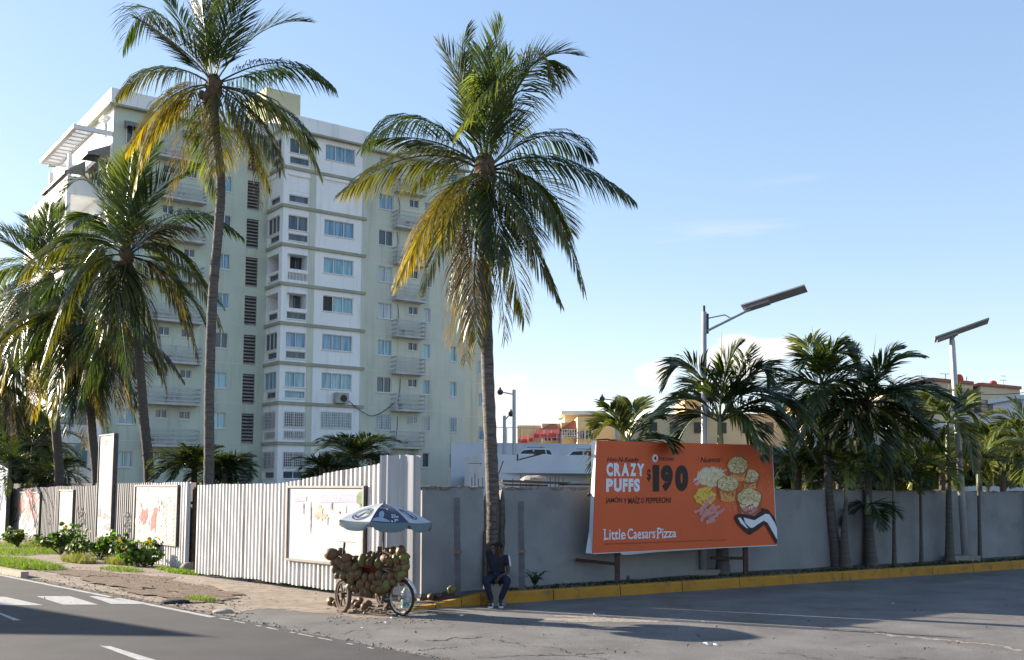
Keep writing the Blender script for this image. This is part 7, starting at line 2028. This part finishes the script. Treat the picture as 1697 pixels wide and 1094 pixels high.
# white yard wall and little white house below the beige house
ww = thing('yard_wall', at(1640, 700, 58) * 1.0 - V((0, 0, at(1640, 700, 58).z)), 'sunlit white yard wall with a pillar in front of the beige house', 'wall')
a, b = P_(1572, 688, 62), P_(1688, 680, 58); m_ = MB(); m_.add([V((a.x, a.y, 0)), V((b.x, b.y, 0)), V((b.x, b.y, b.z)), V((a.x, a.y, a.z)), V((a.x, a.y + .3, 0)), V((b.x, b.y + .3, 0)), V((b.x, b.y + .3, b.z)), V((a.x, a.y + .3, a.z))], [(0, 1, 2, 3), (4, 7, 6, 5), (3, 2, 6, 7), (0, 4, 5, 1)]); m_.build('wall', M_DECK, ww)
a, b = P_(1687, 662, 57), P_(1760, 662, 57); m_ = MB(); m_.box((a.x, 57, 0), (b.x, 60, a.z)); m_.box((a.x - .2, 56.8, a.z), (b.x, 60.2, a.z + .25)); m_.build('pillar', M_DECK, ww)
h5 = thing('house', at(1515, 745, 46) * 1.0 - V((0, 0, at(1515, 745, 46).z)), 'small grey white house with a flat eave half hidden behind the garden palms', 'house')
a, b = P_(1480, 712, 48), P_(1600, 716, 48); m_ = MB(); m_.box((a.x, 48, 0), (b.x, 55, a.z)); m_.build('wall', M_DECK, h5)
m_ = MB(); m_.box((a.x - .5, 47, a.z), (b.x + .8, 55.5, a.z + .22)); m_.build('roof', M_DECK, h5)
win(h5, 1523, 733, 1534, 758, 48); win(h5, 1575, 722, 1592, 735, 48)
# dark hedge and trees behind the right part of the wall
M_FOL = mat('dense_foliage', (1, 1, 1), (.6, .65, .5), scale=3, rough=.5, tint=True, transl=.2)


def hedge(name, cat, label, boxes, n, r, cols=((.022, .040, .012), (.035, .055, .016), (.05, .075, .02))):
    mb = MB(); x0_ = None
    for (px0, px1, py0, py1, Y, dp) in boxes:
        a, b = at(px0, py1, Y), at(px1, py0, Y)
        for _ in range(n):
            u_, w_ = R.random(), R.random(); top = .82 + .18 * math.sin(u_ * 17 + px0) * math.sin(u_ * 7)
            p = V((a.x + (b.x - a.x) * u_, Y + R.uniform(0, dp), a.z + (b.z - a.z) * w_ * top)); c_ = R.choice(cols); f = R.uniform(.7, 1.3)
            leaf_disc(mb, p, r * R.uniform(.5, 1.2), V((R.gauss(-.2, .7), R.gauss(-.4, .7), R.gauss(.4, .5))), (c_[0] * f, c_[1] * f, c_[2] * f, 1))
    o = mb.build(name, M_FOL); return tag(o, label, cat)


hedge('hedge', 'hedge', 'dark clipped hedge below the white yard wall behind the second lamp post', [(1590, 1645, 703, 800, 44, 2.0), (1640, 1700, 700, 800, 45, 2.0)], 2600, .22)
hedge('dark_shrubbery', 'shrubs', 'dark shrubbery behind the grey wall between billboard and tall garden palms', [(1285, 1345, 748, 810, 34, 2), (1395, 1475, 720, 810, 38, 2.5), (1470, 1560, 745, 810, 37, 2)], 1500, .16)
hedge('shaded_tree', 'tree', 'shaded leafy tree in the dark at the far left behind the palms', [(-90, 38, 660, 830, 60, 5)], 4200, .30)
# neighbouring block glimpsed at the far left
nb_ = thing('apartment_building', at(20, 800, 105) * 1.0 - V((0, 0, at(20, 800, 105).z)), 'shaded green neighbouring block glimpsed at the far left between the palms', 'apartment block')
a, b = at(-120, 590, 112), at(66, 590, 104); m_ = MB(); blockbox(m_, a, b, 10, 0, b.z); m_.build('wall', M_GREENW2, nb_)
m_ = MB()
for k in range(6):
    for px in (30, 56):
        m_ = MB(); q = at(px, 620 + k * 36, 103.2); m_.box((q.x - .9, q.y - .3, q.z - .8), (q.x + .5, q.y + .8, q.z + .8)); m_.build('louver', M_LOUVER, nb_)

# wedge block added out of view, shaped to throw the long pointed shadow onto the road
hs_ = thing('road_shadow_caster', (-30, 27, 0), 'unseen flat topped block added across the road to cast the pointed shadow', 'house')
HH = 6.2; tip = gnd(285, 1051); ap = tip + V((SDIR.x, SDIR.y, 0)).normalized() * (HH / math.tan(SUN_EL)); ap.z = 0
pl_ = [ap, ap + V((-4.8, 4.0, 0)) * 1.6, ap + V((-16, 7.5, 0)), ap + V((-2.9, .26, 0)) * 3.2]
m_ = MB(); m_.add(pl_ + [p + V((0, 0, HH)) for p in pl_], [(0, 1, 5, 4), (1, 2, 6, 5), (2, 3, 7, 6), (3, 0, 4, 7)]); m_.build('wall', M_YEL, hs_)
ce_ = (ap + pl_[2]) / 2
m_ = MB(); m_.add([p + V((0, 0, HH)) for p in pl_] + [p + V((0, 0, HH + .25)) for p in pl_], [(0, 1, 2, 3), (4, 5, 6, 7), (0, 1, 5, 4), (1, 2, 6, 5), (2, 3, 7, 6), (3, 0, 4, 7)]); m_.build('roof', M_DECK, hs_)
